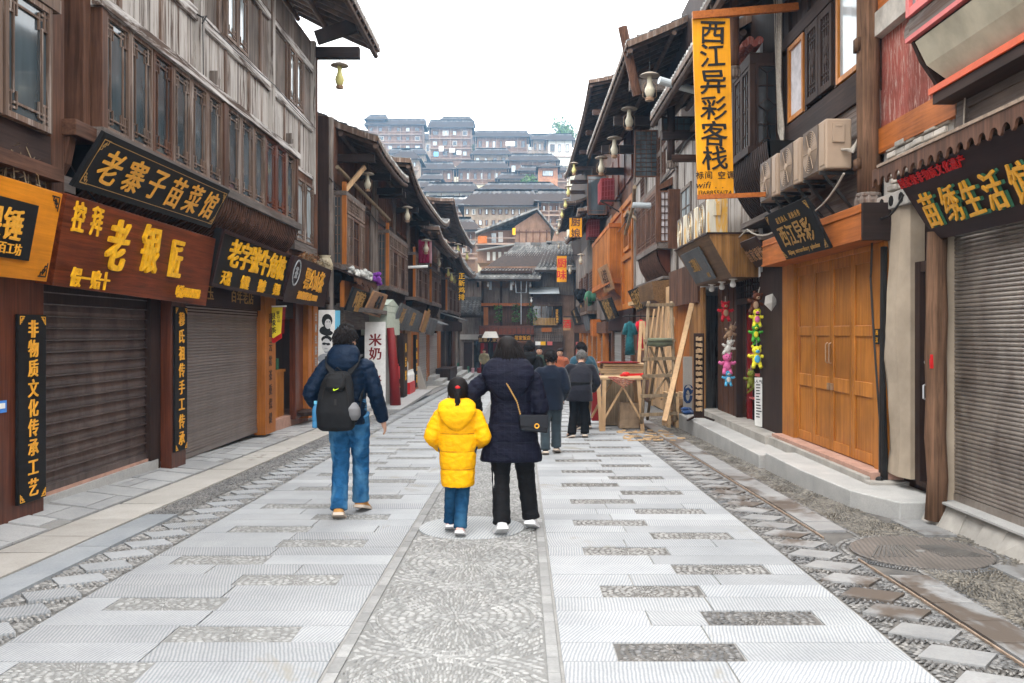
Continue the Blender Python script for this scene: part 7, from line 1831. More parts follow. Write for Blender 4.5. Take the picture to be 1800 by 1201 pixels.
m = MB(); m.hexa([(X(838, yg), yg - 1.2, Z(443, yg)), (X(912, yg), yg - 1.2, Z(431, yg)), (X(912, yg), yg + 1, Z(429, yg)), (X(838, yg), yg + 1, Z(441, yg))], [(X(838, yg), yg - 1.2, Z(441, yg)), (X(912, yg), yg - 1.2, Z(429, yg)), (X(912, yg), yg + 1, Z(426, yg)), (X(838, yg), yg + 1, Z(438, yg))]); m.build('lower_roof', M['tile_pale'], hp)
for px in (856, 866, 876, 886): bx(px, px + 5, 443, 458, yg + 1.4, 'far_white' if px % 20 else 'glass_dark', 'window', hp, .15)
# washing on the lines
for (px, py, w_, h_, y, mt) in ((772, 258, 8, 9, 257, 'far_white'), (790, 262, 10, 7, 257, 'far_white'), (803, 266, 8, 7, 257, 'far_white'), (889, 250, 16, 8, 254, 'far_white'), (763, 268, 8, 8, 257, 'poster_blue')):
    m = MB(); p = P(px, py, y); m.box(p.x, p.x + w_ * y / F, p.y - .8, p.y - .7, p.z - h_ * y / F, p.z); o = tag(m.build('washing', M[mt], org=p), 'pale washing hung on a skyline house balcony', 'washing', 'washing on the hillside')
# bushes between the houses
def bush(px, py, y, r, label):
    p = P(px, py, y); root = thing('tree', p, label, 'tree', 'trees on the hillside'); m = MB()
    for k in range(260):
        d = Vector((random.gauss(0, 1), random.gauss(0, 1), random.gauss(0, .8))); d = d.normalized() * (random.random() ** .4) * r
        q = p + d; u = Vector((rnd(-1,1), rnd(-1,1), rnd(-1,1))).normalized() * r * .16; v = Vector((rnd(-1,1), rnd(-1,1), rnd(-1,1))).normalized() * r * .1; m.poly([q - u, q + v, q + u, q - v])
    m.build('crown', M['leaf'], root); m = MB(); m.tube([p - Vector((0, 0, r * 1.5)), p], [r*.12, r*.05], 6); m.build('trunk', M['brown_v'], root)
for (px, py, y, r, lab) in ((993, 232, 285, 3.0, 'hazy tree on the skyline above the right roofs'), (985, 222, 300, 3.5, 'topmost hazy tree on the skyline'), (1000, 236, 275, 3.0, 'hazy tree against the right roof edge'), (930, 322, 165, 1.8, 'small green bush beside the brick tower'), (835, 262, 260, 1.6, 'small tree beside the tall skyline house')): bush(px, py, y, r, lab)
# the air between: one even box of haze
m = MB(); m.box(-450, 450, -65, 402, g(80) - 1.8, 82); hzo = m.build('haze', newmat('haze')[0]); tag(hzo, kind='stuff')
nt_ = hzo.data.materials[0].node_tree
for n_ in list(nt_.nodes):
    if n_.type == 'BSDF_PRINCIPLED': nt_.nodes.remove(n_)
pv = nt_.nodes.new('ShaderNodeVolumePrincipled'); pv.inputs['Color'].default_value = (.36, .66, 1.0, 1); pv.inputs['Density'].default_value = .0006; pv.inputs['Anisotropy'].default_value = .0
nt_.links.new(pv.outputs[0], [n for n in nt_.nodes if n.type == 'OUTPUT_MATERIAL'][0].inputs['Volume'])
# ================================================================ people
plain('skin', (.52, .30, .21), .5, 0, .06, 8); plain('hair', (.009, .007, .007), .62, 0, .4, 60, spec=.12, bstr=.4); plain('hair_grey', (.12, .115, .11), .5, 0, .4, 40)
cloth('navy_nylon', (.004, .012, .029), .5, 14, .7, .3, 0); cloth('navy_down', (.006, .0065, .015), .65, 14, .7, .25, 0); cloth('yellow_down', (.78, .38, .003), .6, 14, .6, .12, 0)
cloth('denim', (.014, .080, .19), .85, 11, .9, .35, 0, fade=(.11, .29, .48)); cloth('denim_dark', (.008, .045, .105), .85, 12, .8, .3, 0, fade=(.03, .10, .18)); cloth('black_cloth', (.008, .008, .009), .8, 12, .7, .3, 0)
cloth('navy_wool', (.006, .010, .021), .9, 5, .4); cloth('navy_coat', (.011, .011, .017), .75, 5, .5); cloth('teal_down', (.014, .055, .085), .6, 6, .5); cloth('pink_down', (.52, .30, .28), .6, 8, .6); cloth('orange_coat', (.34, .10, .05), .8, 6, .5); cloth('dark_green', (.03, .05, .035), .8, 6, .5); cloth('khaki', (.19, .16, .09), .85, 6, .4); cloth('slate_cloth', (.035, .05, .06), .85, 6, .5)
plain('backpack_cloth', (.008, .008, .009), .75, 0, .3, 14, spec=.2, bstr=.25); plain('tan_boot', (.45, .22, .06), .7, 0, .15, 14); plain('white_shoe', (.72, .72, .73), .6, 0, .06, 10); plain('pink_shoe', (.62, .38, .34), .6, 0, .08, 10); plain('black_shoe', (.012, .012, .013), .4); plain('sole', (.55, .46, .38), .7); plain('bag_leather', (.012, .013, .017), .35, 0, .1, 20); plain('lime', (.55, .80, .02), .5); plain('silver_cloth', (.15, .15, .155), .5, 0, .15, 10); plain('bottle_blue', (.05, .20, .38), .15); plain('fur_dark', (.02, .02, .03), .9); plain('red_hat', (.30, .03, .05), .8)
for n_, c_ in (('navy_nylon', (.003,.007,.016)), ('navy_down', (.004,.004,.010)), ('yellow_down', (.36,.15,.002))): plain('seam_' + n_, c_, .8)
folds = bpy.data.textures.new('folds', 'CLOUDS'); folds.noise_scale = .11; folds.noise_depth = 2; creases = bpy.data.textures.new('creases', 'CLOUDS'); creases.noise_scale = .035; creases.noise_depth = 1; creases.noise_type = 'SOFT_NOISE'

def ringloft(mb, secs, n=26, p=2.4, wr=0.0, ph=0.0):
    """secs: (centre, half width along x, half depth along y, turn about z)"""
    rr = []
    for i, (c, a, b, rot) in enumerate(secs):
        ring = []
        for k in range(n):
            t = 2 * math.pi * k / n; ct, st = math.cos(t), math.sin(t)
            r = (abs(ct) ** p + abs(st) ** p) ** (-1 / p)
            w_ = 1 + wr * (math.sin(3 * t + i * 1.3 + ph) * .5 + math.sin(5 * t - i * .9 + ph))
            x, y = a * r * ct * w_, b * r * st * w_
            ring.append(Vector(c) + Vector((x * math.cos(rot) - y * math.sin(rot), x * math.sin(rot) + y * math.cos(rot), 0)))
        rr.append(ring)
    mb.rings(rr)
def limb(mb, pts, rs, n=16, sub=6, wr=.03, ph=0.0, bulge=0.0, nb=8):
    """tapered limb through pts, smoothed, with rings of cloth folds"""
    P_, R_ = [], []
    m = len(pts); pts = [Vector(p) for p in pts]
    for i in range(m - 1):
        p0 = pts[max(i-1, 0)]; p1 = pts[i]; p2 = pts[i+1]; p3 = pts[min(i+2, m-1)]
        for k in range(sub if i < m - 2 else sub + 1):
            t = k / sub
            q = 0.5 * ((2*p1) + (p2 - p0) * t + (2*p0 - 5*p1 + 4*p2 - p3) * t*t + (3*p1 - p0 - 3*p2 + p3) * t*t*t)
            q = q.lerp(p1.lerp(p2, t), .45)
            P_.append(q); R_.append(rs[i] + (rs[i+1] - rs[i]) * t)
    L = len(P_)
    R_ = [r * (1 + wr * math.sin(i * 2.1 + ph) + (bulge * abs(math.sin(math.pi * i * nb / L)) if bulge else 0)) for i, r in enumerate(R_)]
    mb.tube(P_, R_, n)
def garment(mb, name, mat, root, vox=.012, smooth=4, fold=.012):
    o = mb.build(name, mat, root)
    r = o.modifiers.new('remesh', 'REMESH'); r.mode = 'VOXEL'; r.voxel_size = vox; r.use_smooth_shade = True
    s = o.modifiers.new('smooth', 'SMOOTH'); s.factor = .5; s.iterations = smooth
    if fold:
        if vox < .01:
            d = o.modifiers.new('creases', 'DISPLACE'); d.texture = creases; d.strength = .008; d.mid_level = .5; d.texture_coords = 'LOCAL'
        d = o.modifiers.new('folds', 'DISPLACE'); d.texture = folds; d.strength = fold; d.mid_level = .5; d.texture_coords = 'LOCAL'
    return o

def skin_body(root, B, rot, J, H, curl=.5):
    """one continuous body: joints grown by the Skin modifier, with five bent fingers on each hand"""
    V, E, Rr = [], [], []
    def v(p, r, link=None):
        V.append(B + rot @ (Vector(p) * H)); Rr.append(r * H)
        if link is not None: E.append((link, len(V) - 1))
        return len(V) - 1
    pel = v(J['pelvis'], .05); wst = v(Vector(J['pelvis']).lerp(Vector(J['chest']), .5), .052, pel); ch = v(J['chest'], .056, wst)
    nk = v(J['neck'], .034, ch); hb = v(J['head0'], .043, nk); hm = v(Vector(J['head0']).lerp(Vector(J['head1']), .5), .058, hb); ht = v(J['head1'], .042, hm)
    f = Vector(J['face']); v(Vector(J['head0']).lerp(Vector(J['head1']), .28) + f * .052, .012, hm)
    for sx in (-1, 1): v(Vector(J['head0']).lerp(Vector(J['head1']), .38) + Vector((f.y * sx, -f.x * sx, 0)) * .053, .010, hm)
    for s_, q in (('l', -1), ('r', 1)):
        a = v(Vector(J['sh_' + s_]) * .93 + Vector((0, 0, .02)), .026, ch); e = v(J['el_' + s_], .027, a); w_ = v(J['wr_' + s_], .017, e)
        d = (Vector(J['wr_' + s_]) - Vector(J['el_' + s_])).normalized(); sd = Vector((q, 0, 0)); n_ = d.cross(sd).normalized(); fw = n_ if n_.y > 0 else -n_
        pm_ = v(Vector(J['wr_' + s_]) + d * .028, .019, w_)
        base = Vector(J['wr_' + s_]) + d * .045; inw = Vector((-q, 0, 0))
        for k in range(4):
            o_ = fw * (.018 - .012 * k); L = (.040, .045, .042, .033)[k]
            b_ = v(base + o_, .0058, pm_); c1 = v(base + o_ + d * L * .5 + inw * L * .15 * curl, .0052, b_); c2 = v(base + o_ + d * L * .85 + inw * L * .55 * curl, .0046, c1); v(base + o_ + d * L * (1.05 - .2 * curl) + inw * L * .95 * curl, .0038, c2)
        t1 = v(Vector(J['wr_' + s_]) + d * .025 + fw * .022 + inw * .006, .007, pm_); t2 = v(Vector(J['wr_' + s_]) + d * .045 + fw * .030 + inw * .012, .006, t1); v(Vector(J['wr_' + s_]) + d * .062 + fw * .028 + inw * .02, .0048, t2)
        hp = v(J['hp_' + s_], .042, pel); kn = v(J['kn_' + s_], .036, hp); an = v(J['an_' + s_], .021, kn); v(J['to_' + s_], .018, an)
    me = bpy.data.meshes.new('body'); me.from_pydata([p - ORG[root] for p in V], E, []); me.materials.append(M['skin'])
    o = bpy.data.objects.new('body', me); col.objects.link(o); o.parent = root; ORG[o] = ORG[root]
    md = o.modifiers.new('skin', 'SKIN'); md.use_smooth_shade = True
    sk = me.skin_vertices[0].data
    for i, r in enumerate(Rr): sk[i].radius = (r, r); sk[i].use_root = (i == 0)
    sb = o.modifiers.new('sub', 'SUBSURF'); sb.levels = 1; sb.render_levels = 2
    return o

def shoe(mb, so, B, rot, H, an, to, L=.15, w_=.032, h=.05):
    """shaped shoe from heel to toe, sole apart"""
    a, t = Vector(an), Vector(to); d = (t - a); d.normalize(); up = Vector((0, 0, 1)); up = (up - d * up.dot(d)).normalized(); sd = d.cross(up)
    heel = a - d * .035 - up * .035; secs = [(0, .6, .55), (.08, .86, 1.0), (.25, .92, .95), (.45, .95, .75), (.7, 1.05, .55), (.9, .85, .42), (1.0, .45, .25)]
    rr = []; ss = []
    for f_, ww, hh in secs:
        c = heel + d * L * f_
        rr.append([B + rot @ ((c + sd * (w_ * ww * x) + up * (h * hh * z)) * H) for x, z in ((-1,.1), (-.95,.55), (-.6,.95), (0,1.05), (.6,.95), (.95,.55), (1,.1), (0,.05))])
        ss.append([B + rot @ ((c + sd * (w_ * 1.06 * (ww * .8 + .2) * x) + up * (z)) * H) for x, z in ((-1, -.004), (-1, .011), (1, .011), (1, -.004))])
    mb.rings(rr); so.rings(ss)

def person(name_label, x, y, H, heading=0.0, J=None, coat=None, coat_mat='navy_nylon', trouser_mat='denim', shoe_mat='black_shoe', sole_mat='sole', hair_mat='hair', leg_r=(.058, .044, .037), sleeve_r=(.05, .045, .034), hem_z=.44, shoulder_w=.115, depth=.075, quilts=7, hood=None, hip_w=.1, vox=.012, group=None, face=False, hairstyle='short', hair_keep=True, hat=None, flare=.0, fold=.012, collar=None, detail=True):
    B = Vector((x, y, g(y))); rot = Matrix.Rotation(heading, 3, 'Z')
    root = thing('person', B, name_label, 'person', group)
    D = dict(pelvis=(0,0,.52), chest=(0,.0,.72), neck=(0,.0,.835), head0=(0,.012,.868), head1=(0,.015,.958), face=(0,1,0), sh_l=(-.105,0,.80), sh_r=(.105,0,.80), el_l=(-.15,-.02,.63), el_r=(.15,-.02,.63), wr_l=(-.145,.03,.49), wr_r=(.145,.03,.49),
             hp_l=(-.05,0,.50), hp_r=(.05,0,.50), kn_l=(-.052,.02,.28), kn_r=(.052,.02,.28), an_l=(-.052,-.05,.045), an_r=(.052,.05,.045), to_l=(-.056,.03,.02), to_r=(.056,.13,.02))
    if J: D.update(J)
    for k in D: D[k] = Vector(D[k])
    D['chest'] = Vector(D['chest'])
    T = lambda p: B + rot @ (Vector(p) * H)
    skin_body(root, B, rot, D, H)
    # trousers
    m = MB()
    for s_ in 'lr':
        a, k_, f_ = D['hp_' + s_], D['kn_' + s_], D['an_' + s_]
        limb(m, [T(a + Vector((0, 0, .03))), T(a.lerp(k_, .5)), T(k_), T(k_.lerp(f_, .55)), T(f_ + Vector((0, 0, -.005)))], [leg_r[0] * H * 1.04, leg_r[0] * H * .95, leg_r[1] * H, leg_r[1] * H * .95, leg_r[2] * H * 1.08], 16, 7, .035, 1.0 if s_ == 'l' else 2.2)
    ringloft(m, [(T(D['pelvis'] + Vector((0, 0, -.03))), hip_w * .92 * H, .07 * H, heading), (T(D['pelvis'] + Vector((0, 0, .03))), hip_w * H, .072 * H, heading), (T(D['pelvis'] + Vector((0, 0, .09))), hip_w * .95 * H, .07 * H, heading)])
    garment(m, 'trousers', M[trouser_mat], root, vox, 3, fold)
    # shoes
    for s_ in 'lr':
        m, so = MB(), MB(); shoe(m, so, B, rot, H, D['an_' + s_], D['to_' + s_]); o = m.build('shoe', M[shoe_mat], root, smooth=True, sub=1); so.build('sole', M[sole_mat], o)
    # coat
    m = MB(); pe, ch = D['pelvis'], D['chest']
    axis = [(hem_z, 1), (.52, 1), (.72, 1), (.835, 1)]
    n_ = 30; secs = []
    for i in range(n_ + 1):
        t = i / n_; z = hem_z + (.845 - hem_z) * t
        if z < pe.z: c = Vector((pe.x, pe.y, z))
        elif z < ch.z: c = pe.lerp(ch, (z - pe.z) / (ch.z - pe.z)); c.z = z
        else: c = ch.lerp(D['neck'], (z - ch.z) / max(.01, D['neck'].z - ch.z)); c.z = z * 1.0 if D['neck'].z > .82 else ch.z + (z - ch.z) * (D['neck'].z - ch.z) / .115
        u = (z - .5) / .3
        zs = D['sh_l'].z - .03
        if z > zs: w_ = shoulder_w * (1 - ((z - zs) / max(.02, D['neck'].z + .02 - zs)) ** 1.25 * .66)
        elif z > .6: w_ = hip_w + (shoulder_w - hip_w) * (z - .6) / max(.02, zs - .6)
        else: w_ = hip_w * (1 + flare * (.6 - z) / .2)
        d_ = depth * (1 if z < .78 else 1 - (z - .78) / .07 * .45)
        bl = 1 + (.055 * (abs(math.sin(math.pi * t * quilts)) ** .3 - .85) if quilts and z < .79 else 0)
        secs.append((T(c), w_ * H * bl, d_ * H * bl, heading))
    ringloft(m, secs, 30, 2.5)
    for s_ in 'lr':
        a, e, w_ = D['sh_' + s_], D['el_' + s_], D['wr_' + s_]
        q_ = D['neck'].lerp(a, .5) + Vector((0, 0, -.035)); q_.y = a.y
        limb(m, [T(q_), T(a + Vector((0, 0, -.022))), T(a.lerp(e, .5)), T(e), T(e.lerp(w_, .6)), T(w_)], [sleeve_r[0] * .85 * H, sleeve_r[0] * H, sleeve_r[0] * .96 * H, sleeve_r[1] * H, sleeve_r[1] * .9 * H, sleeve_r[2] * H], 16, 8, .03, 0 if s_ == 'l' else 1.5, .07 if quilts else 0, 8)
    coat_o = garment(m, 'coat', M[coat_mat], root, vox, 2, fold)
    if quilts and vox < .012:                                    # stitched seams between the quilts
        m = MB()
        for k in range(1, quilts):
            q = secs[int(round(n_ * k / quilts))]
            if q[0].z > B.z + .76 * H: continue
            m.rings([[q[0] + Vector((q[1] * math.copysign(abs(math.cos(a)) ** .8, math.cos(a)) * s1, q[2] * math.copysign(abs(math.sin(a)) ** .8, math.sin(a)) * s1, dz)) for a in [j * .1963 for j in range(32)]] for s1, dz in ((.98, -.005), (1.028, -.002), (1.028, .002), (.98, .005))], caps=False)
        m.build('seam_stitching', M['seam_' + coat_mat], root)
    # hood or collar
    if hood:
        m = MB(); hw, hh_, drop = hood
        ringloft(m, [(T(D['neck'] + Vector((0, -depth * cy, dz))), hw * a_ * H, b_ * H, heading) for dz, cy, a_, b_ in ((-.155 * drop, .95, .10, .010), (-.13 * drop, 1.03, .42, .024), (-.085 * drop, 1.06, .78, .034), (-.03, .88, 1.0, .050), (.012, .5, .96, .068), (.040 * hh_, .3, .76, .066), (.055 * hh_, .24, .55, .052))], 28, 2.2)
        garment(m, 'hood', M[coat_mat], root, .010, 3, fold)
    elif collar:
        m = MB(); m.lathe(T(D['neck'] + Vector((0, 0, -.035))), [(.062 * H, 0), (.056 * H, .03 * H), (.048 * H, .05 * H), (.046 * H, .03 * H)], 18); m.build('collar', M[collar], root, smooth=True)
    # hair
    h0, h1 = D['head0'], D['head1']; hc_ = h0.lerp(h1, .5); f = D['face'].normalized(); sd = Vector((f.y, -f.x, 0))
    hr = MB(); nn, mm = 22, 14; rr = []
    for i in range(mm + 1):
        t = math.pi * i / mm * .74; ring = []
        for k in range(nn):
            a = 2 * math.pi * k / nn; fr = math.cos(a)          # 1 = towards the face
            tt = t * (1.0 - .50 * max(0, fr) - .27 * abs(math.sin(a)) ** 2); rad = .062 + .0025 * math.sin(7 * a + i * 2.1) + .002 * math.sin(13 * a - i) 
            ring.append(T(hc_ + Vector((0, 0, .006)) + f * (math.sin(tt) * fr * .068 - .006) + sd * (math.sin(tt) * math.sin(a) * rad) + Vector((0, 0, math.cos(tt) * .070))))
        rr.append(ring)
    hr.rings(rr)
    if not hat: 
        hm_ = hr.build('hair', M[hair_mat], root, smooth=True)
        dsp = hm_.modifiers.new('sub', 'SUBSURF'); dsp.levels = 1; dsp.render_levels = 1
        dd = hm_.modifiers.new('tufts', 'DISPLACE'); dd.texture = folds; dd.strength = .012; dd.texture_coords = 'LOCAL'
    else: hr.build('hat', M[hat], root, smooth=True)
    if y < 20 and not hat and hairstyle == 'short':                                      # short tufts break up the outline of the hair
        m = MB()
        for i in range(420):
            a = rnd(0, 6.28); t = rnd(.05, 2.1) * (1 - .5 * max(0, math.cos(a))); q = f * (math.sin(t) * math.cos(a) * .068 - .006) + sd * (math.sin(t) * math.sin(a) * .062 * (1 if abs(math.sin(a)) < .8 or t < 1.5 else .9)) + Vector((0, 0, math.cos(t) * .07 + .006))
            dn = (q.normalized() * .008 + Vector((0, 0, -.012))) if t > .7 else (q.normalized() * .008 + f * .008); m.tube([T(hc_ + q * .97), T(hc_ + q + dn * .6), T(hc_ + q + dn * 1.3)], [.004 * H, .003 * H, .0006], 4)
        m.build('hair_tufts', M[hair_mat], root)
    if face:
        m = MB()
        for q in (-1, 1): m.ball(T(hc_ + f * .050 + sd * (.022 * q) + Vector((0, 0, -.002))), .006 * H, .006 * H, .0035 * H, 8, 6)
        m.build('eyes', M['ink'], root); m = MB(); m.ball(T(hc_ + f * .052 + Vector((0, 0, -.040))), .012 * H, .006 * H, .004 * H, 8, 6); m.build('mouth', M['dark_red'], root)
        m = MB()
        for q in (-1, 1): m.bar(T(hc_ + f * .055 + sd * (.012 * q) + Vector((0, 0, .010))), T(hc_ + f * .051 + sd * (.032 * q) + Vector((0, 0, .009))), .005 * H, .004 * H)
        m.build('eyebrows', M[hair_mat], root)
    root['_'] = 0; del root['_']
    return root, B, rot, T, D
def strands(mb, starts, ends, r=.006, mid=None, n=5, wob=.012):
    for a, b in zip(starts, ends):
        a, b = Vector(a), Vector(b); pts = []
        for i in range(7):
            t = i / 6; p = a.lerp(b, t)
            if mid is not None: p += Vector(mid) * math.sin(math.pi * t)
            p += Vector((rnd(-wob, wob), rnd(-wob, wob), 0)) * (t * (1.2 - t) * 2); pts.append(p)
        mb.tube(pts, [r, r, r, r, r * .9, r * .7, r * .2], n)

# ---- man with the backpack
JM = dict(pelvis=(.0, .0, .52), chest=(-.01, .0, .72), neck=(-.018, .01, .835), head0=(-.02, .018, .868), head1=(-.02, .022, .960), face=(.12, 1, 0), sh_l=(-.112, .0, .792), sh_r=(.092, .0, .792),
          el_l=(-.188, -.045, .635), wr_l=(-.130, .045, .515), el_r=(.142, -.01, .63), wr_r=(.170, .055, .49),
          hp_l=(-.052, 0, .50), hp_r=(.052, 0, .50), kn_l=(-.040, .0, .275), kn_r=(.048, .085, .285), an_l=(-.030, -.10, .052), an_r=(.046, .10, .058), to_l=(-.036, -.035, .022), to_r=(.062, .185, .035))
root, B, rot, T, D = person('man in navy puffer jacket and blue jeans with a black backpack, walking away', -1.60, 8.15, 1.775, 0, JM, coat_mat='navy_nylon', trouser_mat='denim', shoe_mat='tan_boot', leg_r=(.056, .045, .041), sleeve_r=(.043, .039, .031), hem_z=.475, shoulder_w=.108, depth=.08, quilts=9, vox=.008, hood=(.086, 1.0, .72), hip_w=.094)
bag = thing('backpack', T((-.03, -.12, .6)), 'black backpack with a small lime mark, worn by the man in jeans', 'backpack')
def bagbody(secs): 
    m = MB(); ringloft(m, secs, 28, 3.2, .01); return m
H = 1.775
m = bagbody([(T((-.035, -.135, .455)), .075*H, .040*H, 0), (T((-.035, -.145, .475)), .092*H, .058*H, 0), (T((-.035, -.150, .55)), .096*H, .066*H, 0), (T((-.033, -.145, .62)), .090*H, .062*H, 0), (T((-.030, -.135, .69)), .080*H, .052*H, 0), (T((-.028, -.125, .735)), .062*H, .042*H, 0), (T((-.028, -.118, .755)), .036*H, .028*H, 0)])
garment(m, 'bag_body', M['backpack_cloth'], bag, .010, 4, .012)
m = bagbody([(T((-.028, -.190, .655)), .038*H, .018*H, 0), (T((-.028, -.196, .68)), .052*H, .024*H, 0), (T((-.028, -.180, .72)), .052*H, .024*H, 0), (T((-.028, -.160, .748)), .034*H, .02*H, 0)]); garment(m, 'bag_flap', M['backpack_cloth'], bag, .008, 3, .004)
m = MB(); c = T((-.022, -.2185, .668))
m.prism([c + Vector((-.024, 0, -.004)), c + Vector((-.014, 0, -.012)), c + Vector((.024, 0, .004)), c + Vector((.026, 0, .010)), c + Vector((-.010, 0, -.002)), c + Vector((-.016, 0, .012))], (0, .004, 0)); m.box(c.x - .012, c.x + .024, c.y + .001, c.y + .004, c.z + .010, c.z + .016); m.build('mark', M['lime'], bag)
m = MB(); m.tube([T((-.06, -.190, .748)), T((-.085, -.20, .66)), T((-.105, -.195, .55))], .004, 6); m.tube([T((.006, -.190, .748)), T((.03, -.20, .66)), T((.045, -.195, .55))], .004, 6); m.bar(T((-.024, -.216, .62)), T((-.024, -.218, .59)), .018, .006); m.tube([T((-.05, -.130, .752)), T((-.028, -.15, .775)), T((-.005, -.130, .752))], .006, 6); m.build('zip', M['iron'], bag)
for q, xa in ((-1, -.083), (1, .045)):
    m = MB(); pts = [T((xa * .55 - .005, -.118, .735)), T((xa + .0 * q, -.092, .775)), T((xa + .012 * q, -.045, .822)), T((xa + .012 * q, .02, .832)), T((xa + .015*q, .07, .79))]
    for a, b_ in zip(pts[:-1], pts[1:]): m.bar(a, b_ + (b_ - a) * .12, .062, .016, up=(0, -.4, 1))
    m.build('strap', M['backpack_cloth'], bag, bevel=.006)
m = MB(); m.tube([T((.07, -.09, .60)), T((.085, -.03, .66))], .008, 6); m.tube([T((.06, -.11, .49)), T((.075, -.08, .58)), T((.088, -.02, .69))], .007, 6); m.build('side_strap', M['backpack_cloth'], bag)
m = MB(); ringloft(m, [(T((.058, -.165, .51)), .02*H, .02*H, .4), (T((.062, -.172, .535)), .034*H, .028*H, .4), (T((.058, -.175, .57)), .036*H, .028*H, .4), (T((.052, -.168, .60)), .02*H, .016*H, .4)], 16); tag(garment(m, 'silver_pouch', M['silver_cloth'], None, .010, 2, .006), 'crumpled silver pouch tucked in the side of the black backpack', 'pouch')
bt = thing('water_bottle', T((-.145, -.13, .5)), 'clear blue water bottle in side pocket of the black backpack', 'bottle')
p = T((-.138, -.14, .47)); m = MB(); m.lathe(p, [(.028, 0), (.033, .01), (.033, .05), (.029, .06), (.033, .07), (.033, .15), (.028, .18), (.014, .205), (.014, .215)], 14); m.build('bottle_body', M['bottle_blue'], bt, smooth=True); m = MB(); m.lathe(p, [(.017, .212), (.017, .24), (.0, .242)], 12); m.build('cap', M['poster_blue'], bt)
m = MB(); q = T(D['wr_l'] + Vector((.02, .03, -.045))); m.bar(q, q + Vector((.12, .02, -.05)), .075, .012); tag(m.build('phone', M['iron'], bevel=.004, org=q), 'black phone held at the hip by the man in jeans', 'phone')
m = MB()
for q in (-1, 1): m.tube([T(D['head0'].lerp(D['head1'], .45) + Vector((.053 * q, .0, .008))), T(D['head0'].lerp(D['head1'], .45) + Vector((.05 * q + .006, .06, .010)))], .003, 5)
m.build('glasses', M['iron'], root)

# ---- woman in the long quilted coat
JW = dict(pelvis=(0, 0, .52), chest=(0, -.0, .72), neck=(-.015, .015, .82), head0=(-.02, .025, .862), head1=(-.02, .030, .950), face=(-.10, 1, 0), sh_l=(-.112, 0, .785), sh_r=(.098, 0, .785), el_l=(-.20, -.02, .69), wr_l=(-.185, .10, .60), el_r=(.142, -.015, .615), wr_r=(.105, .085, .545),
          hp_l=(-.05, 0, .50), hp_r=(.055, 0, .50), kn_l=(-.055, .02, .28), kn_r=(.070, .06, .285), an_l=(-.048, -.085, .062), an_r=(.098, .055, .058), to_l=(-.062, -.01, .025), to_r=(.115, .13, .026))
root, B, rot, T, D = person('woman with loose dark hair in long quilted navy coat and black trousers, seen from behind', -.085, 7.42, 1.675, 0, JW, coat_mat='navy_down', trouser_mat='black_cloth', shoe_mat='white_shoe', sole_mat='white_shoe', leg_r=(.060, .046, .041), sleeve_r=(.048, .043, .036), hem_z=.355, shoulder_w=.106, depth=.088, quilts=5, hood=(.132, 1.0, 1.1), hip_w=.106, flare=.42, vox=.008, hairstyle='long')
H = 1.675
# windowpane check on the coat comes from its cloth
nt_ = M['navy_down'].node_tree; bs_ = nt_.nodes['Principled BSDF']; tc_ = nt_.nodes.new('ShaderNodeTexCoord'); sp_ = nt_.nodes.new('ShaderNodeSeparateXYZ'); nt_.links.new(tc_.outputs['Object'], sp_.inputs[0]); old = bs_.inputs['Base Color'].links[0].from_socket; fac = None
for ax, per in (('X', .058), ('Z', .085)):
    f1 = N(nt_, 'ShaderNodeMath', operation='DIVIDE'); f1.inputs[1].default_value = per; nt_.links.new(sp_.outputs[ax], f1.inputs[0]); f2 = N(nt_, 'ShaderNodeMath', operation='FRACT'); nt_.links.new(f1.outputs[0], f2.inputs[0]); f3 = N(nt_, 'ShaderNodeMath', operation='LESS_THAN'); f3.inputs[1].default_value = .05; nt_.links.new(f2.outputs[0], f3.inputs[0])
    if fac is None: fac = f3.outputs[0]
    else:
        f4 = N(nt_, 'ShaderNodeMath', operation='MAXIMUM'); nt_.links.new(fac, f4.inputs[0]); nt_.links.new(f3.outputs[0], f4.inputs[1]); fac = f4.outputs[0]
f5 = N(nt_, 'ShaderNodeMath', operation='MULTIPLY'); f5.inputs[1].default_value = .35; nt_.links.new(fac, f5.inputs[0]); nt_.links.new(mixc(nt_, f5.outputs[0], old, (.03, .032, .05)), bs_.inputs['Base Color'])
m = MB(); hc_ = D['head0'].lerp(D['head1'], .5); S_, E_ = [], []
for i in range(620):
    a = rnd(-2.1, 2.1); f_ = 1 - abs(a) / 3.2; zz = rnd(.15, 1)
    s0 = hc_ + Vector((math.sin(a) * .058 * zz, -math.cos(a) * .062 * zz, .012 + .055 * math.sqrt(max(0, 1 - zz*zz)) )); S_.append(T(s0))
    E_.append(T(Vector((hc_.x + .012 + math.sin(a) * rnd(.06, .115), hc_.y - .020 - abs(math.cos(a)) * rnd(.05, .085), hc_.z - rnd(.10, .19)))))
strands(m, S_, E_, .0042, (.0, -.026, .03), 4, .003); m.build('loose_hair', M['hair'], root, smooth=True)
m = MB()
for s_ in (-1,): m.bar(T((-.092, .005, .44)), T((-.088, -.005, .28)), .012, .02); m.bar(T((-.088, -.005, .28)), T((-.082, -.082, .085)), .012, .02)
m.build('trouser_stripe', M['white_paint'], root)
bag = thing('shoulder_bag', T((.12, -.12, .6)), 'black flap bag on a chain strap, carried by the woman in navy coat', 'bag')
bb = [T((.048, -.125, .520)), T((.180, -.100, .503)), T((.180, -.100, .592)), T((.042, -.125, .595))]
b = Board(bb, .085); m = MB(); b.slab(m); m.build('bag_body', M['bag_leather'], bag, bevel=.012); m = MB(); b.slab(m, -.01, 1.01, .28, 1.02, .0005, .008); m.build('flap', M['bag_leather'], bag, bevel=.004)
m = MB(); c = b.at(.58, .38, .012); n = 18
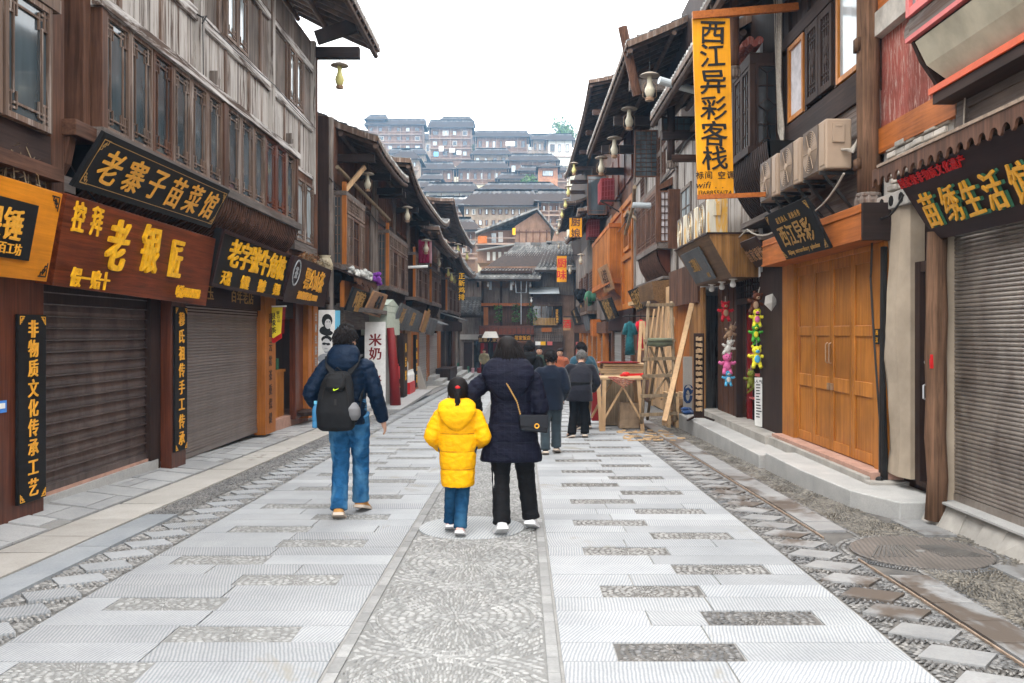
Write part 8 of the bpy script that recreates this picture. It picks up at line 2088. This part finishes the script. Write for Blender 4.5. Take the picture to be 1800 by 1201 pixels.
m.rings([[c + (b.u * math.cos(2*math.pi*k/n) + b.v * math.sin(2*math.pi*k/n)) * r_ + b.w * o_ for k in range(n)] for r_, o_ in ((.012, 0), (.015, .005), (.020, .005), (.022, 0))], caps=False); m.build('clasp', M['gold'], bag)
m = MB(); cp_ = [T((.045, -.125, .597)), T((.028, -.118, .66)), T((-.005, -.118, .72)), T((-.03, -.105, .76)), T((-.055, -.06, .80)), T((-.07, -.01, .822))]; 
for i in range(len(cp_) - 1):
    L = (cp_[i+1] - cp_[i]).length; k = max(2, int(L / .016))
    for j in range(k): q = cp_[i].lerp(cp_[i+1], (j + .5) / k); m.ball(q, .0065, .0065, .010, 6, 4)
m.build('chain', M['gold_dull'], bag)

# ---- girl in the yellow coat
JG = dict(pelvis=(.0, 0, .50), chest=(0, 0, .68), neck=(0, .005, .795), head0=(0, .012, .835), head1=(.0, .016, .945), face=(-.08, 1, 0), sh_l=(-.105, 0, .745), sh_r=(.105, 0, .745), el_l=(-.158, -.025, .605), wr_l=(-.110, .06, .535), el_r=(.160, -.025, .60), wr_r=(.118, .06, .555),
          hp_l=(-.045, 0, .46), hp_r=(.045, 0, .46), kn_l=(-.044, .03, .26), kn_r=(.030, .0, .26), an_l=(-.052, .065, .062), an_r=(.020, -.075, .056), to_l=(-.056, .15, .028), to_r=(.026, .005, .024))
root, B, rot, T, D = person('girl with ponytail in bright yellow padded coat, walking beside the woman', -.53, 7.32, 1.345, 0, JG, coat_mat='yellow_down', trouser_mat='denim_dark', shoe_mat='pink_shoe', sole_mat='white_shoe', leg_r=(.050, .043, .038), sleeve_r=(.050, .047, .042), hem_z=.30, shoulder_w=.118, depth=.098, quilts=5, hood=(.120, .8, 1.0), hip_w=.120, flare=-.10, vox=.007, hairstyle='long')
H = 1.345; m = MB(); hc_ = D['head0'].lerp(D['head1'], .5); m.ball(T(hc_ + Vector((0, -.002, .004))), .066 * H, .072 * H, .078 * H, 20, 14); 
S_, E_ = [], []
kn_ = hc_ + Vector((.004, -.078, .008))
for i in range(70):
    S_.append(T(kn_ + Vector((rnd(-.012, .012), rnd(-.012, .004), rnd(-.01, .014))))); E_.append(T(kn_ + Vector((rnd(-.012, .018), rnd(-.038, -.008), -.135 + rnd(-.025, .03)))))
strands(m, S_, E_, .0075, (0, -.03, .01), 6, .010); m.build('ponytail', M['hair'], root, smooth=True)
m = MB(); m.ball(T(kn_ + Vector((0, -.012, .010))), .022, .018, .016, 10, 8); m.build('hair_tie', M['red_paint'], root)
m = MB()
for i in range(12):
    q = rnd(-1, 1); s = T(hc_ + Vector((.06 * (1 if q > 0 else -1), -.005 + rnd(-.03, .02), -.02))); m.tube([s, s + Vector((rnd(-.01, .01), -.01, -.05)), s + Vector((rnd(-.012, .012), -.01, -.09))], .0022, 4)
m.build('loose_wisps', M['hair'], root)

# ---- people farther along
JO = dict(neck=(0, .02, .825), head0=(0, .03, .862), head1=(0, .04, .955), el_l=(-.15, -.03, .63), wr_l=(-.12, .08, .52), el_r=(.15, -.03, .63), wr_r=(.12, .08, .52), kn_r=(.06, .05, .285), an_r=(.062, -.02, .05), an_l=(-.05, -.03, .05), to_l=(-.055, .05, .02), to_r=(.07, .05, .02))
person('man in dark navy short coat and slate trousers walking away, right of the woman', X(968, 12.9), 12.9, 1.545, 0, dict(JO, an_r=(.058, .09, .06), to_r=(.075, .17, .035), kn_r=(.055, .09, .285), face=(-.1,1,0)), coat_mat='navy_wool', trouser_mat='slate_cloth', hem_z=.42, shoulder_w=.128, depth=.085, quilts=0, hip_w=.118, leg_r=(.062, .05, .046), collar='navy_wool', vox=.014)
JB = dict(pelvis=(0, -.02, .52), chest=(.02, .06, .70), neck=(.03, .13, .80), head0=(.035, .16, .83), head1=(.045, .20, .91), face=(.2, 1, -.3), sh_l=(-.10, .08, .775), sh_r=(.14, .08, .77), el_l=(-.17, .06, .61), wr_l=(-.12, .14, .50), el_r=(.20, .05, .60), wr_r=(.16, .15, .50), kn_l=(-.055, .02, .28), an_l=(-.085, -.06, .05), to_l=(-.13, .02, .02), kn_r=(.06, .03, .28), an_r=(.062, -.02, .05), to_r=(.065, .06, .02))
person('stooping grey-haired man in loose dark coat, hands before him, right of the navy-coated man', X(1018, 15.4), 15.4, 1.60, 0, JB, coat_mat='navy_coat', trouser_mat='black_cloth', hair_mat='hair_grey', hem_z=.40, shoulder_w=.135, depth=.095, quilts=0, hip_w=.13, leg_r=(.062, .05, .046), collar='fur_dark', vox=.014, flare=.15)
person('man in teal padded jacket close beyond the stooping grey-haired man', X(1024, 17.0), 17.0, 1.70, .5, dict(JO), coat_mat='teal_down', trouser_mat='black_cloth', hem_z=.46, shoulder_w=.135, depth=.095, quilts=6, hip_w=.115, hood=None, collar='teal_down', vox=.016)
person('man in black hooded jacket half hidden behind the woman with loose hair', X(930, 17.5), 17.5, 1.72, -.15, dict(JO), coat_mat='black_cloth', trouser_mat='black_cloth', hem_z=.45, shoulder_w=.135, depth=.09, quilts=0, hood=(.09, .8, 1.0), hip_w=.115, vox=.016)
person('woman in orange-brown coat facing us between the dark-coated men', X(984, 25.0), 25.0, 1.60, math.pi, dict(JO), coat_mat='orange_coat', trouser_mat='black_cloth', hem_z=.36, shoulder_w=.12, depth=.09, quilts=0, hip_w=.115, face=True, hood=(.09, .6, .6), vox=.018)
person('man in dark green jacket facing us, left of the woman in orange', X(948, 26.0), 26.0, 1.66, math.pi, dict(JO), coat_mat='dark_green', trouser_mat='black_cloth', hem_z=.44, shoulder_w=.125, depth=.08, quilts=0, hip_w=.11, face=True, collar='dark_green', vox=.018)
person('small child in pale pink padded jacket and dark red hat before the pale shutter', X(1061, 26.5), 26.5, 1.22, math.pi * .85, dict(JG), coat_mat='pink_down', trouser_mat='denim_dark', hem_z=.36, shoulder_w=.135, depth=.105, quilts=6, hip_w=.135, face=True, hat='red_hat', sleeve_r=(.06, .055, .048), vox=.016)
person('man in khaki jacket and black trousers standing far off at the bend', X(851, 50.0), 50.0, 1.62, math.pi, dict(JO), coat_mat='khaki', trouser_mat='black_cloth', hem_z=.45, shoulder_w=.13, depth=.085, quilts=0, hip_w=.11, face=True, vox=.03)
person('dark-dressed person far off before the red shopfront', X(893, 57.0), 57.0, 1.6, 0, dict(JO), coat_mat='black_cloth', trouser_mat='black_cloth', hem_z=.45, shoulder_w=.13, depth=.085, quilts=0, hip_w=.11, vox=.03)
# ================================================================ carpenters' corner on the right, toys, clutter
def PX(px, py, y): return P(px, py, y)
# bamboo step ladder
root = thing('step_ladder', (X(1160, 16.5), 16.5, g(16.5)), 'tall weathered wooden step ladder standing before the new timber front', 'ladder')
yl = 16.2; fr = [PX(1140, 530, yl + .55), PX(1128, 745, yl)], [PX(1180, 530, yl + .55), PX(1186, 742, yl)]
for a, b_ in fr:
    m = MB(); m.tube([a, a.lerp(b_, .5) + Vector((.01, 0, 0)), b_], .032, 8); m.build('rail', M['ladder_w'], root, smooth=True)
for t in (.03, .33, .48, .62, .78, .93):
    m = MB(); m.bar(fr[0][0].lerp(fr[0][1], t) - Vector((.05, .03, 0)), fr[1][0].lerp(fr[1][1], t) + Vector((.05, -.03, 0)), .05, .06); m.build('rung', M['ladder_w'], root)
for pa, pb in ((1157, 1138), (1160, 1190)):
    m = MB(); m.tube([PX(pa, 597, yl + .3), PX((pa + pb) / 2, 668, yl + .75), PX(pb + (0 if pb < 1150 else 0), 738, yl + 1.1)], .03, 8); m.build('prop', M['ladder_w'], root, smooth=True)
m = MB(); m.tube([PX(1142, 610, yl + .35), PX(1184, 690, yl + .2)], .02, 6); m.tube([PX(1180, 650, yl + .25), PX(1142, 705, yl + .15)], .018, 6); m.build('brace', M['ladder_w'], root)
m = MB(); m.tube([PX(1138, 602, yl + .3), PX(1160, 605, yl + .3), PX(1181, 602, yl + .3)], .065, 10); m.tube([PX(1139, 598, yl + .25), PX(1181, 598, yl + .25)], .04, 8); cloth('canvas_green', (.13, .14, .09), .9, 6, .5); tag(m.build('rolled_cloth', M['canvas_green'], smooth=True, org=PX(1160, 602, yl)), 'rolled greenish cloth lashed on the step ladder', 'cloth roll')
# second thin pale ladder
root = thing('ladder', (X(1125, 18.5), 18.5, g(18.5)), 'narrow pale new ladder behind the workbench', 'ladder')
for a, b_ in ((PX(1127, 565, 18.8), PX(1122, 665, 18.4)), (PX(1130, 565, 18.8), PX(1140, 665, 18.4))):
    m = MB(); m.bar(a, b_, .07, .045); m.build('rail', M['newpine_v'], root)
for t in (.2, .5, .8):
    m = MB(); m.bar(PX(1127, 565, 18.8).lerp(PX(1122, 665, 18.4), t), PX(1130, 565, 18.8).lerp(PX(1140, 665, 18.4), t), .045, .03); m.build('rung', M['newpine_v'], root)
# workbench
yw = 16.6; root = thing('workbench', (X(1085, yw), yw, g(yw)), 'rough timber workbench with crossed legs, boards and tools on it', 'workbench')
zt = Z(664, yw); x0, x1 = X(1042, yw), X(1137, yw)
m = MB()
for k in range(4): m.box(x0 + rnd(-.06, .03), x1 + rnd(-.05, .1), yw + k * .21, yw + k * .21 + .2, zt - .04, zt + rnd(0, .006))
m.build('top', M['newpine_n'], root, bevel=.004)
gz = g(yw)
for (a, b_) in (((x0 + .10, yw + .02, zt - .04), (x0 + .16, yw - .02, gz)), ((x0 + .06, yw + .72, zt - .04), (x0 - .05, yw + .82, gz)), ((x1 - .15, yw + .05, zt - .04), (x1 - .08, yw + .0, gz)), ((x1 - .15, yw + .72, zt - .04), (x1 - .05, yw + .82, gz)), ((x0 + .22, yw + .03, zt - .04), (x0 + .20, yw, gz))):
    m = MB(); m.bar(a, b_, .07, .05); m.build('leg', M['newpine_v'], root)
m = MB(); m.bar((x0 + .12, yw, gz + .06), (x0 + .62, yw + .02, zt - .08), .05, .035); m.bar((x1 - .1, yw, gz + .2), (x1 - .5, yw + .02, zt - .08), .05, .035); m.bar((x0 + .02, yw + .6, gz + .2), (x0 + .45, yw + .7, zt - .06), .05, .035); m.build('brace', M['newpine_v'], root)
m = MB(); m.tube([(x0 + .95, yw + .3, zt + .035), (x0 + 1.0, yw + .32, zt + .04)], .035, 8); m.bar((x0 + .55, yw + .3, zt + .03), (x0 + .95, yw + .34, zt + .045), .055, .04); m.ball((x0 + .66, yw + .31, zt + .05), .08, .05, .045); tag(m.build('power_tool', M['red_paint'], org=(x0 + .7, yw + .3, zt)), 'red hand tool lying on the workbench', 'tool')
m = MB()
for k in range(5): m.bar((x0 + .28 + .03 * k, yw - .05, zt + .02), (x0 + .58 + .05*k, yw - .18, zt - .18 + .03 * k), .03, .012)
tag(m.build('offcut_bundle', M['redplank'], org=(x0 + .4, yw, zt)), 'reddish strips hanging over the front of the workbench', 'strips')
root2 = thing('plank_stack', (x0 + .8, yw + 1.6, gz), 'stack of sawn boards behind the workbench top', 'planks'); 
for k in range(5):
    m = MB(); m.box(x0 + .25 + rnd(-.1, .1), x1 + .15 + rnd(-.1, .1), yw + 1.0 + rnd(0, .1), yw + 1.7, zt - .02 + .05 * k, zt + .025 + .05 * k); m.build('plank', M['newpine_n'], root2, bevel=.004)
m = MB(); m.box(x0 + .3, x1, yw + 1.05, yw + 1.65, gz, zt - .025); m.build('trestle', M['ladder_w'], root2)
m = MB(); m.hexa([(x0 + .2, yw + 1.0, zt + .24), (x1, yw + 1.0, zt + .24), (x1, yw + 1.7, zt + .22), (x0 + .2, yw + 1.7, zt + .22)], [(x0 + .26, yw + 1.0, zt + .27), (x1, yw + 1.0, zt + .26), (x1, yw + 1.7, zt + .25), (x0 + .25, yw + 1.7, zt + .25)]); m.build('cover_sheet', M['dark_red'], root2)
for i, px in enumerate((1090, 1106)):
    y = yw + .5; m = MB(); xa = X(px, y); zz = g(y); m.hexa([(xa - .02, y, zz), (xa + .19, y, zz), (xa + .19, y + .25, zz), (xa - .02, y + .25, zz)], [(xa + .01, y, zz + .52), (xa + .19, y, zz + .5), (xa + .19, y + .25, zz + .5), (xa + .01, y + .25, zz + .5)]); plain('sack', (.40, .28, .18), .85, 0, .25, 8, bstr=.4)
    tag(m.build('sack', M['sack'], bevel=.02, org=(xa, y, zz)), ('lighter', 'browner')[i] + ' cardboard sack under the workbench, ' + ('left' if i == 0 else 'right') + ' one', 'sack')
m = MB(); m.box(X(1040, 19), X(1055, 19), 19, 19.5, Z(664, 19), Z(652, 19)); m.box(X(1041, 19), X(1054, 19), 19.02, 19.4, g(19), Z(664, 19) - .002); tag(m.build('red_box_stack', M['dark_red'], org=(X(1047, 19), 19, g(19))), 'dark red boxes behind the left end of the workbench', 'boxes')
m = MB()
for k in range(60):
    x, y = rnd(X(1085, 16), X(1190, 15.2)), rnd(14.7, 16.6); a = rnd(0, 3); m.box(x, x + rnd(.03, .16), y, y + rnd(.02, .08), g(y) + .004, g(y) + rnd(.01, .03))
tag(m.build('wood_offcuts', M['newpine_n']), kind='stuff')
# leaning planks and sheets
def lean(label, a, b_, w_, t, mat='newpine_v', name='leaning_plank'):
    m = MB(); m.bar(a, b_, w_, t, up=(1, 0, .2)); return tag(m.build(name, M[mat], org=b_), label, 'plank')
lean('thick pale beam leaning steeply against the brown slat fascia', PX(1216, 536, 17.2), PX(1168, 742, 15.6), .10, .09)
for i, (pa, pb, y) in enumerate((((1150, 545), (1128, 690), 19.4), ((1158, 540), (1140, 695), 19.3), ((1166, 535), (1150, 700), 19.2), ((1176, 548), (1163, 702), 19.0), ((1184, 560), (1172, 705), 18.8))):
    lean('pale new board leaning behind the step ladder, number %s from the left' % ('one', 'two', 'three', 'four', 'five')[i], PX(pa[0], pa[1], y), PX(pb[0], pb[1], y - .6), .13, .035)
m = MB(); m.box(X(1201, 17.3), X(1217, 17.3), 17.3, 17.34, g(17) + .0, Z(627, 17.3)); tag(m.build('white_sheet', M['slab_cream'], org=PX(1209, 720, 17.3)), 'cream sheet board standing between planks and the rack', 'board')
m = MB()
for k in range(5): m.box(X(1165, 17.8), X(1195, 17.8), 17.8 - .1*k, 17.9 - .1*k, g(17.5) + .14 * k, g(17.5) + .14 * k + .05)
for px in (1166, 1180, 1193): m.box(X(px, 17.9), X(px, 17.9) + .06, 17.35, 17.95, g(17.5), g(17.5) + .68)
tag(m.build('timber_rack', M['newpine_n'], org=PX(1180, 720, 17.6)), 'low rack of pale offcut timber under the leaning boards', 'rack')
m = MB()
for k in range(14): m.ball(PX(1205 + rnd(-4, 10), 722 + rnd(-3, 4), 15.8 + rnd(0, .4)), rnd(.05, .1), .06, .04, 8, 5)
cloth('blue_bundle', (.02, .05, .14), .8); tag(m.build('blue_bundle', M['blue_bundle'], smooth=True, org=PX(1208, 722, 16)), 'blue cloth bundle on the ground beside the rack', 'bundle')
m = MB(); m.rings([[PX(1208, 685 + 9*math.sin(k*.6), 17.2) + Vector((.08*math.cos(k*.6) + r_, -.05, 0)) for r_ in (0, .03)] for k in range(11)], caps=False, closed=False); m.tube([PX(1208 + 6*math.cos(k*.6), 695 + 12*math.sin(k*.6), 17.2) - Vector((0,.06,0)) for k in range(11)], .03, 6); tag(m.build('blue_cable_coil', M['blue_bundle'], org=PX(1208, 695, 17.2)), 'coil of blue cord hung on the cream sheet board', 'cord')
# rack of trinkets
yr = 14.9; root = thing('trinket_rack', (X(1229, yr), yr, g(yr)), 'tall narrow dark rack hung with little wooden trinkets beside the toy shop', 'rack')
xa, xb = X(1220, yr), X(1238, yr); zb_, zt_ = Z(735, yr), Z(586, yr)
m = MB(); m.box(xa, xa + .03, yr, yr + .04, zb_, zt_); m.box(xb - .03, xb, yr, yr + .04, zb_, zt_); m.box(xa + .03, xb - .03, yr + .02, yr + .03, zb_, zt_); m.bar((xa, yr, zb_ + .02), (xa - .15, yr - .2, zb_ - .02), .03); m.bar((xb, yr, zb_ + .02), (xb + .12, yr - .2, zb_ - .02), .03); m.build('frame', M['dark_v'], root)
for k in range(13):
    z = zb_ + .12 + k * (zt_ - zb_ - .15) / 13; m = MB()
    for q in range(5): xx = xa + .03 + q * .022; m.box(xx, xx + .017, yr - .03, yr + .015, z + rnd(-.01, .01), z + rnd(.05, .075))
    m.build('trinkets', M['newpine_n'], root)
# clothes on display
for (px0, px1, py0, py1, y, mt, lab) in ((1097, 1117, 565, 624, 23.5, 'teal_dress', 'dark teal flowered dress hanging outside the white house'), (1118, 1135, 562, 616, 23.6, 'red_dress', 'bright red dress hanging beside the teal one')):
    if mt == 'teal_dress': cloth(mt, (.015, .10, .12), .8, 9, .4, .5)
    else: cloth(mt, (.55, .01, .03), .8, 7, .4)
    root = thing('dress', PX((px0 + px1) / 2, py1, y), lab, 'dress'); xa, xb = X(px0, y), X(px1, y); w_ = xb - xa; zt_, zb_ = Z(py0, y), Z(py1, y); m = MB(); n = 7
    prof = [(0, .10), (.06, .30), (.16, .34), (.35, .28), (.6, .36), (1, .46)]
    ringloft(m, [(Vector(((xa + xb) / 2, y, zt_ + (zb_ - zt_) * t)), w_ * r_, .05 + .04 * t, 0) for t, r_ in prof], 20, 2.2, .05); m.build('skirt', M[mt], root, smooth=True)
    for q in (-1, 1): m = MB(); m.tube([((xa + xb)/2 + q * w_ * .25, y, zt_ - .06), ((xa + xb)/2 + q * w_ * .48, y, zt_ + (zb_ - zt_) * .4)], [.06, .08], 10); m.build('sleeve', M[mt], root, smooth=True)
    m = MB(); m.tube([((xa + xb)/2, y, zt_ + .0), ((xa + xb)/2, y, zt_ + .2)], .012, 5); m.build('hanger', M['iron'], root)
m = MB(); m.ball(PX(1108, 650, 22.5), .12, .1, .16, 12, 8); m.ball(PX(1109, 641, 22.5), .07, .07, .09, 10, 8); plain('hot_pink', (.70, .03, .16), .7); tag(m.build('pink_bundle', M['hot_pink'], smooth=True, org=PX(1108, 660, 22.5)), 'hot pink bundle standing below the teal dress', 'bundle')
root = thing('clothes_pole', PX(1116, 562, 23.6), 'bare pole the dresses hang from', 'pole'); m = MB(); m.tube([(X(1095, 23.6), 23.6, Z(556, 23.6)), (3.62, 23.6, Z(556, 23.6))], .02, 6); m.build('pole_rod', M['iron'], root)
for i, (px, py, y, mt) in enumerate(((1038, 525, 44.0, 'green_side'), (1020, 522, 46.0, 'black_cloth'))):
    m = MB(); c = PX(px, py, y)
    for k in range(8): m.ball(c + Vector((rnd(-.15, .15), rnd(-.1, .1), rnd(-.25, .2))), rnd(.14, .24), .15, rnd(.15, .3), 10, 7)
    tag(m.build('hanging_bundle', M[mt], smooth=True, org=c), ('green cloth bundle hung on the far right balcony', 'black cloth bundle hung on the far right balcony')[i], 'bundle')
# soft toys strung at the toy shop door (plain bears and beasts)
def toy(px, py, y, s, mat, label, mat2=None, kind='bear', lean_=0.0):
    c = PX(px, py, y); root = thing('soft_toy', c, label, 'soft toy', 'soft toys at the shop door'); R_ = Matrix.Rotation(lean_, 3, 'Y')
    def q(x, y_, z): return c + R_ @ Vector((x * s, y_ * s, z * s))
    m = MB(); m.ball(q(0, 0, -.18), .24*s, .2*s, .3*s, 14, 10, R_); m.ball(q(0, -.03, .27), .25*s, .22*s, .22*s, 14, 10, R_)
    for e in (-1, 1):
        m.tube([q(.18*e, -.02, -.02), q(.34*e, -.05, -.06), q(.46*e, -.06, .02)], [.1*s, .09*s, .085*s], 8); m.tube([q(.12*e, -.03, -.36), q(.18*e, -.08, -.55), q(.2*e, -.14, -.62)], [.12*s, .1*s, .1*s], 8)
        if kind == 'bear': m.ball(q(.2*e, 0, .46), .08*s, .05*s, .08*s, 8, 6)
        else: m.ball(q(.12*e, 0, .48), .05*s, .05*s, .14*s, 8, 6)
    if kind == 'dragon': m.tube([q(0, .05, -.35), q(.2, .1, -.6), q(-.25, .05, -.95)], [.2*s, .14*s, .03*s], 8)
    o = m.build('plush_body', M[mat], root, smooth=True)
    m = MB(); m.ball(q(0, -.23, .21), .11*s, .08*s, .085*s, 10, 8); m.ball(q(0, -.17, -.18), .15*s, .05*s, .2*s, 10, 8); m.build('muzzle_and_belly', M[mat2 or mat], root, smooth=True)
    m = MB()
    for e in (-1, 1): m.ball(q(.09*e, -.22, .33), .028*s, .02*s, .03*s, 8, 6)
    m.ball(q(0, -.31, .23), .035*s, .02*s, .025*s, 8, 6); m.build('eyes_and_nose', M['ink'], root)
    m = MB(); m.tube([q(0, 0, .48), q(0, 0, .8)], .008, 4); m.build('cord', M['cable'], root)
for nm, c in (('plush_brown', (.10, .035, .02)), ('plush_tan', (.34, .22, .14)), ('plush_white', (.62, .61, .56)), ('plush_pink', (.72, .16, .36)), ('plush_yellow', (.78, .70, .05)), ('plush_green', (.08, .36, .05)), ('plush_olive', (.18, .20, .03)), ('plush_blue', (.10, .42, .66)), ('plush_red', (.45, .02, .03))): plain(nm, c, .95, 0, .12, 60, bstr=.4)
toy(1275, 545, 15.3, .30, 'plush_red', 'red soft bear at the top of the left string of toys', 'plush_tan'); toy(1284, 583, 15.3, .24, 'plush_tan', 'tan soft bear, second on the left string', None, 'bear', .5)
toy(1281, 609, 15.3, .26, 'plush_white', 'white soft bear with scarf on the left string of toys', None, 'bear', .35); toy(1278, 637, 15.3, .32, 'plush_pink', 'pink soft bear with arms spread on the left string'); toy(1280, 663, 15.3, .24, 'plush_blue', 'blue and white soft toy lowest on the left string', 'plush_white')
toy(1329, 531, 13.6, .30, 'plush_brown', 'dark brown soft monkey at the top of right string of toys', 'plush_tan', 'bear', .25); toy(1330, 556, 13.6, .26, 'plush_yellow', 'yellow soft rabbit above the green dragon, right string', 'plush_pink', 'rabbit')
toy(1328, 583, 13.6, .24, 'plush_green', 'green soft dragon with long tail on the right string', 'plush_yellow', 'dragon'); toy(1330, 625, 13.6, .30, 'plush_yellow', 'yellow soft bear with blue belly low on the right string', 'plush_blue'); toy(1320, 665, 14.3, .26, 'plush_olive', 'olive green soft beast inside the toy shop doorway', None, 'dragon')
m = MB(); a = PX(1355, 533, 12.9); m.add([a + Vector((-.08, 0, .10)), a + Vector((.02, -.02, .14)), a + Vector((.10, -.01, .02)), a + Vector((.0, -.03, -.12)), a + Vector((-.10, -.02, -.02)), a + Vector((0, -.07, .01))], [(0,1,5), (1,2,5), (2,3,5), (3,4,5), (4,0,5)]); tag(m.build('cloth_rag', M['slab_cream'], org=a), 'cream rag nailed to the dark board beside the toy shop', 'rag')
b = Board([PX(1327, 748, 13.55), PX(1340, 751, 13.55), PX(1340, 664, 13.55), PX(1327, 664, 13.55)], .02); root = sign_thing('notice_board', 'narrow white notice board standing at the toy shop door', b, 'white_paint')
m = MB()
for k in range(12): b.slab(m, .15, rnd(.55, .9), .84 - .06 * k, .862 - .06 * k, .0005, .003)
b.write(m, '人气', .5, .92, .055, nib=.03, thick=.003); m.build('lettering', M['ink'], root)
# ================================================================ wires along the fronts
def wire(pts, label, r=.009, mat='iron', sag=.12):
    q = []
    for a, b_ in zip(pts[:-1], pts[1:]):
        a, b_ = Vector(a), Vector(b_)
        for k in range(8): t = k / 8; q.append(a.lerp(b_, t) - Vector((0, 0, sag * 4 * t * (1 - t))))
    q.append(Vector(pts[-1])); m = MB(); m.tube(q, r, 5); tag(m.build('wire', M[mat], org=pts[0]), label, 'wire')
wire([(-4.3, 5, 3.3), (-4.28, 8.3, 3.25), (-4.38, 10.2, 2.66), (-4.38, 13.5, 2.7), (-4.38, 17, 2.66)], 'dark wire running behind the left shop signs')
wire([(-4.4, 12.2, 4.7), (-4.42, 12.22, 6.0), (-4.42, 15.8, 6.05), (-4.42, 18.9, 6.0)], 'wire stapled along the whitewashed rail of the big left house', .008, 'iron', .04)
wire([(-4.2, 19.3, 5.0), (-4.15, 24, 4.9), (-4.15, 30, 4.85), (-4.1, 38, 4.9)], 'sagging wire along the dark left row', .014)
wire([(3.55, 8.2, 2.9), (3.66, 9.2, 2.86), (3.68, 9.3, 2.2), (3.70, 9.06, .5)], 'dark wire hanging down beside the plaster pier', .012)
wire([(3.6, 14.5, 5.9), (3.55, 19, 5.75), (3.6, 24, 5.5), (3.6, 29, 5.6), (3.6, 36, 5.4)], 'wire sagging along the white right house', .014)
wire([(3.4, 9.3, 3.3), (3.45, 11.2, 3.15), (3.45, 13.5, 3.2), (3.4, 17, 3.3)], 'tangled wire under the air conditioners', .012, 'cable', .18)
wire([(3.7, 21, 4.6), (3.68, 21.05, 3.0), (3.6, 20.9, 2.6)], 'pale wire hanging beside the lattice bay', .014, 'cable', .03)
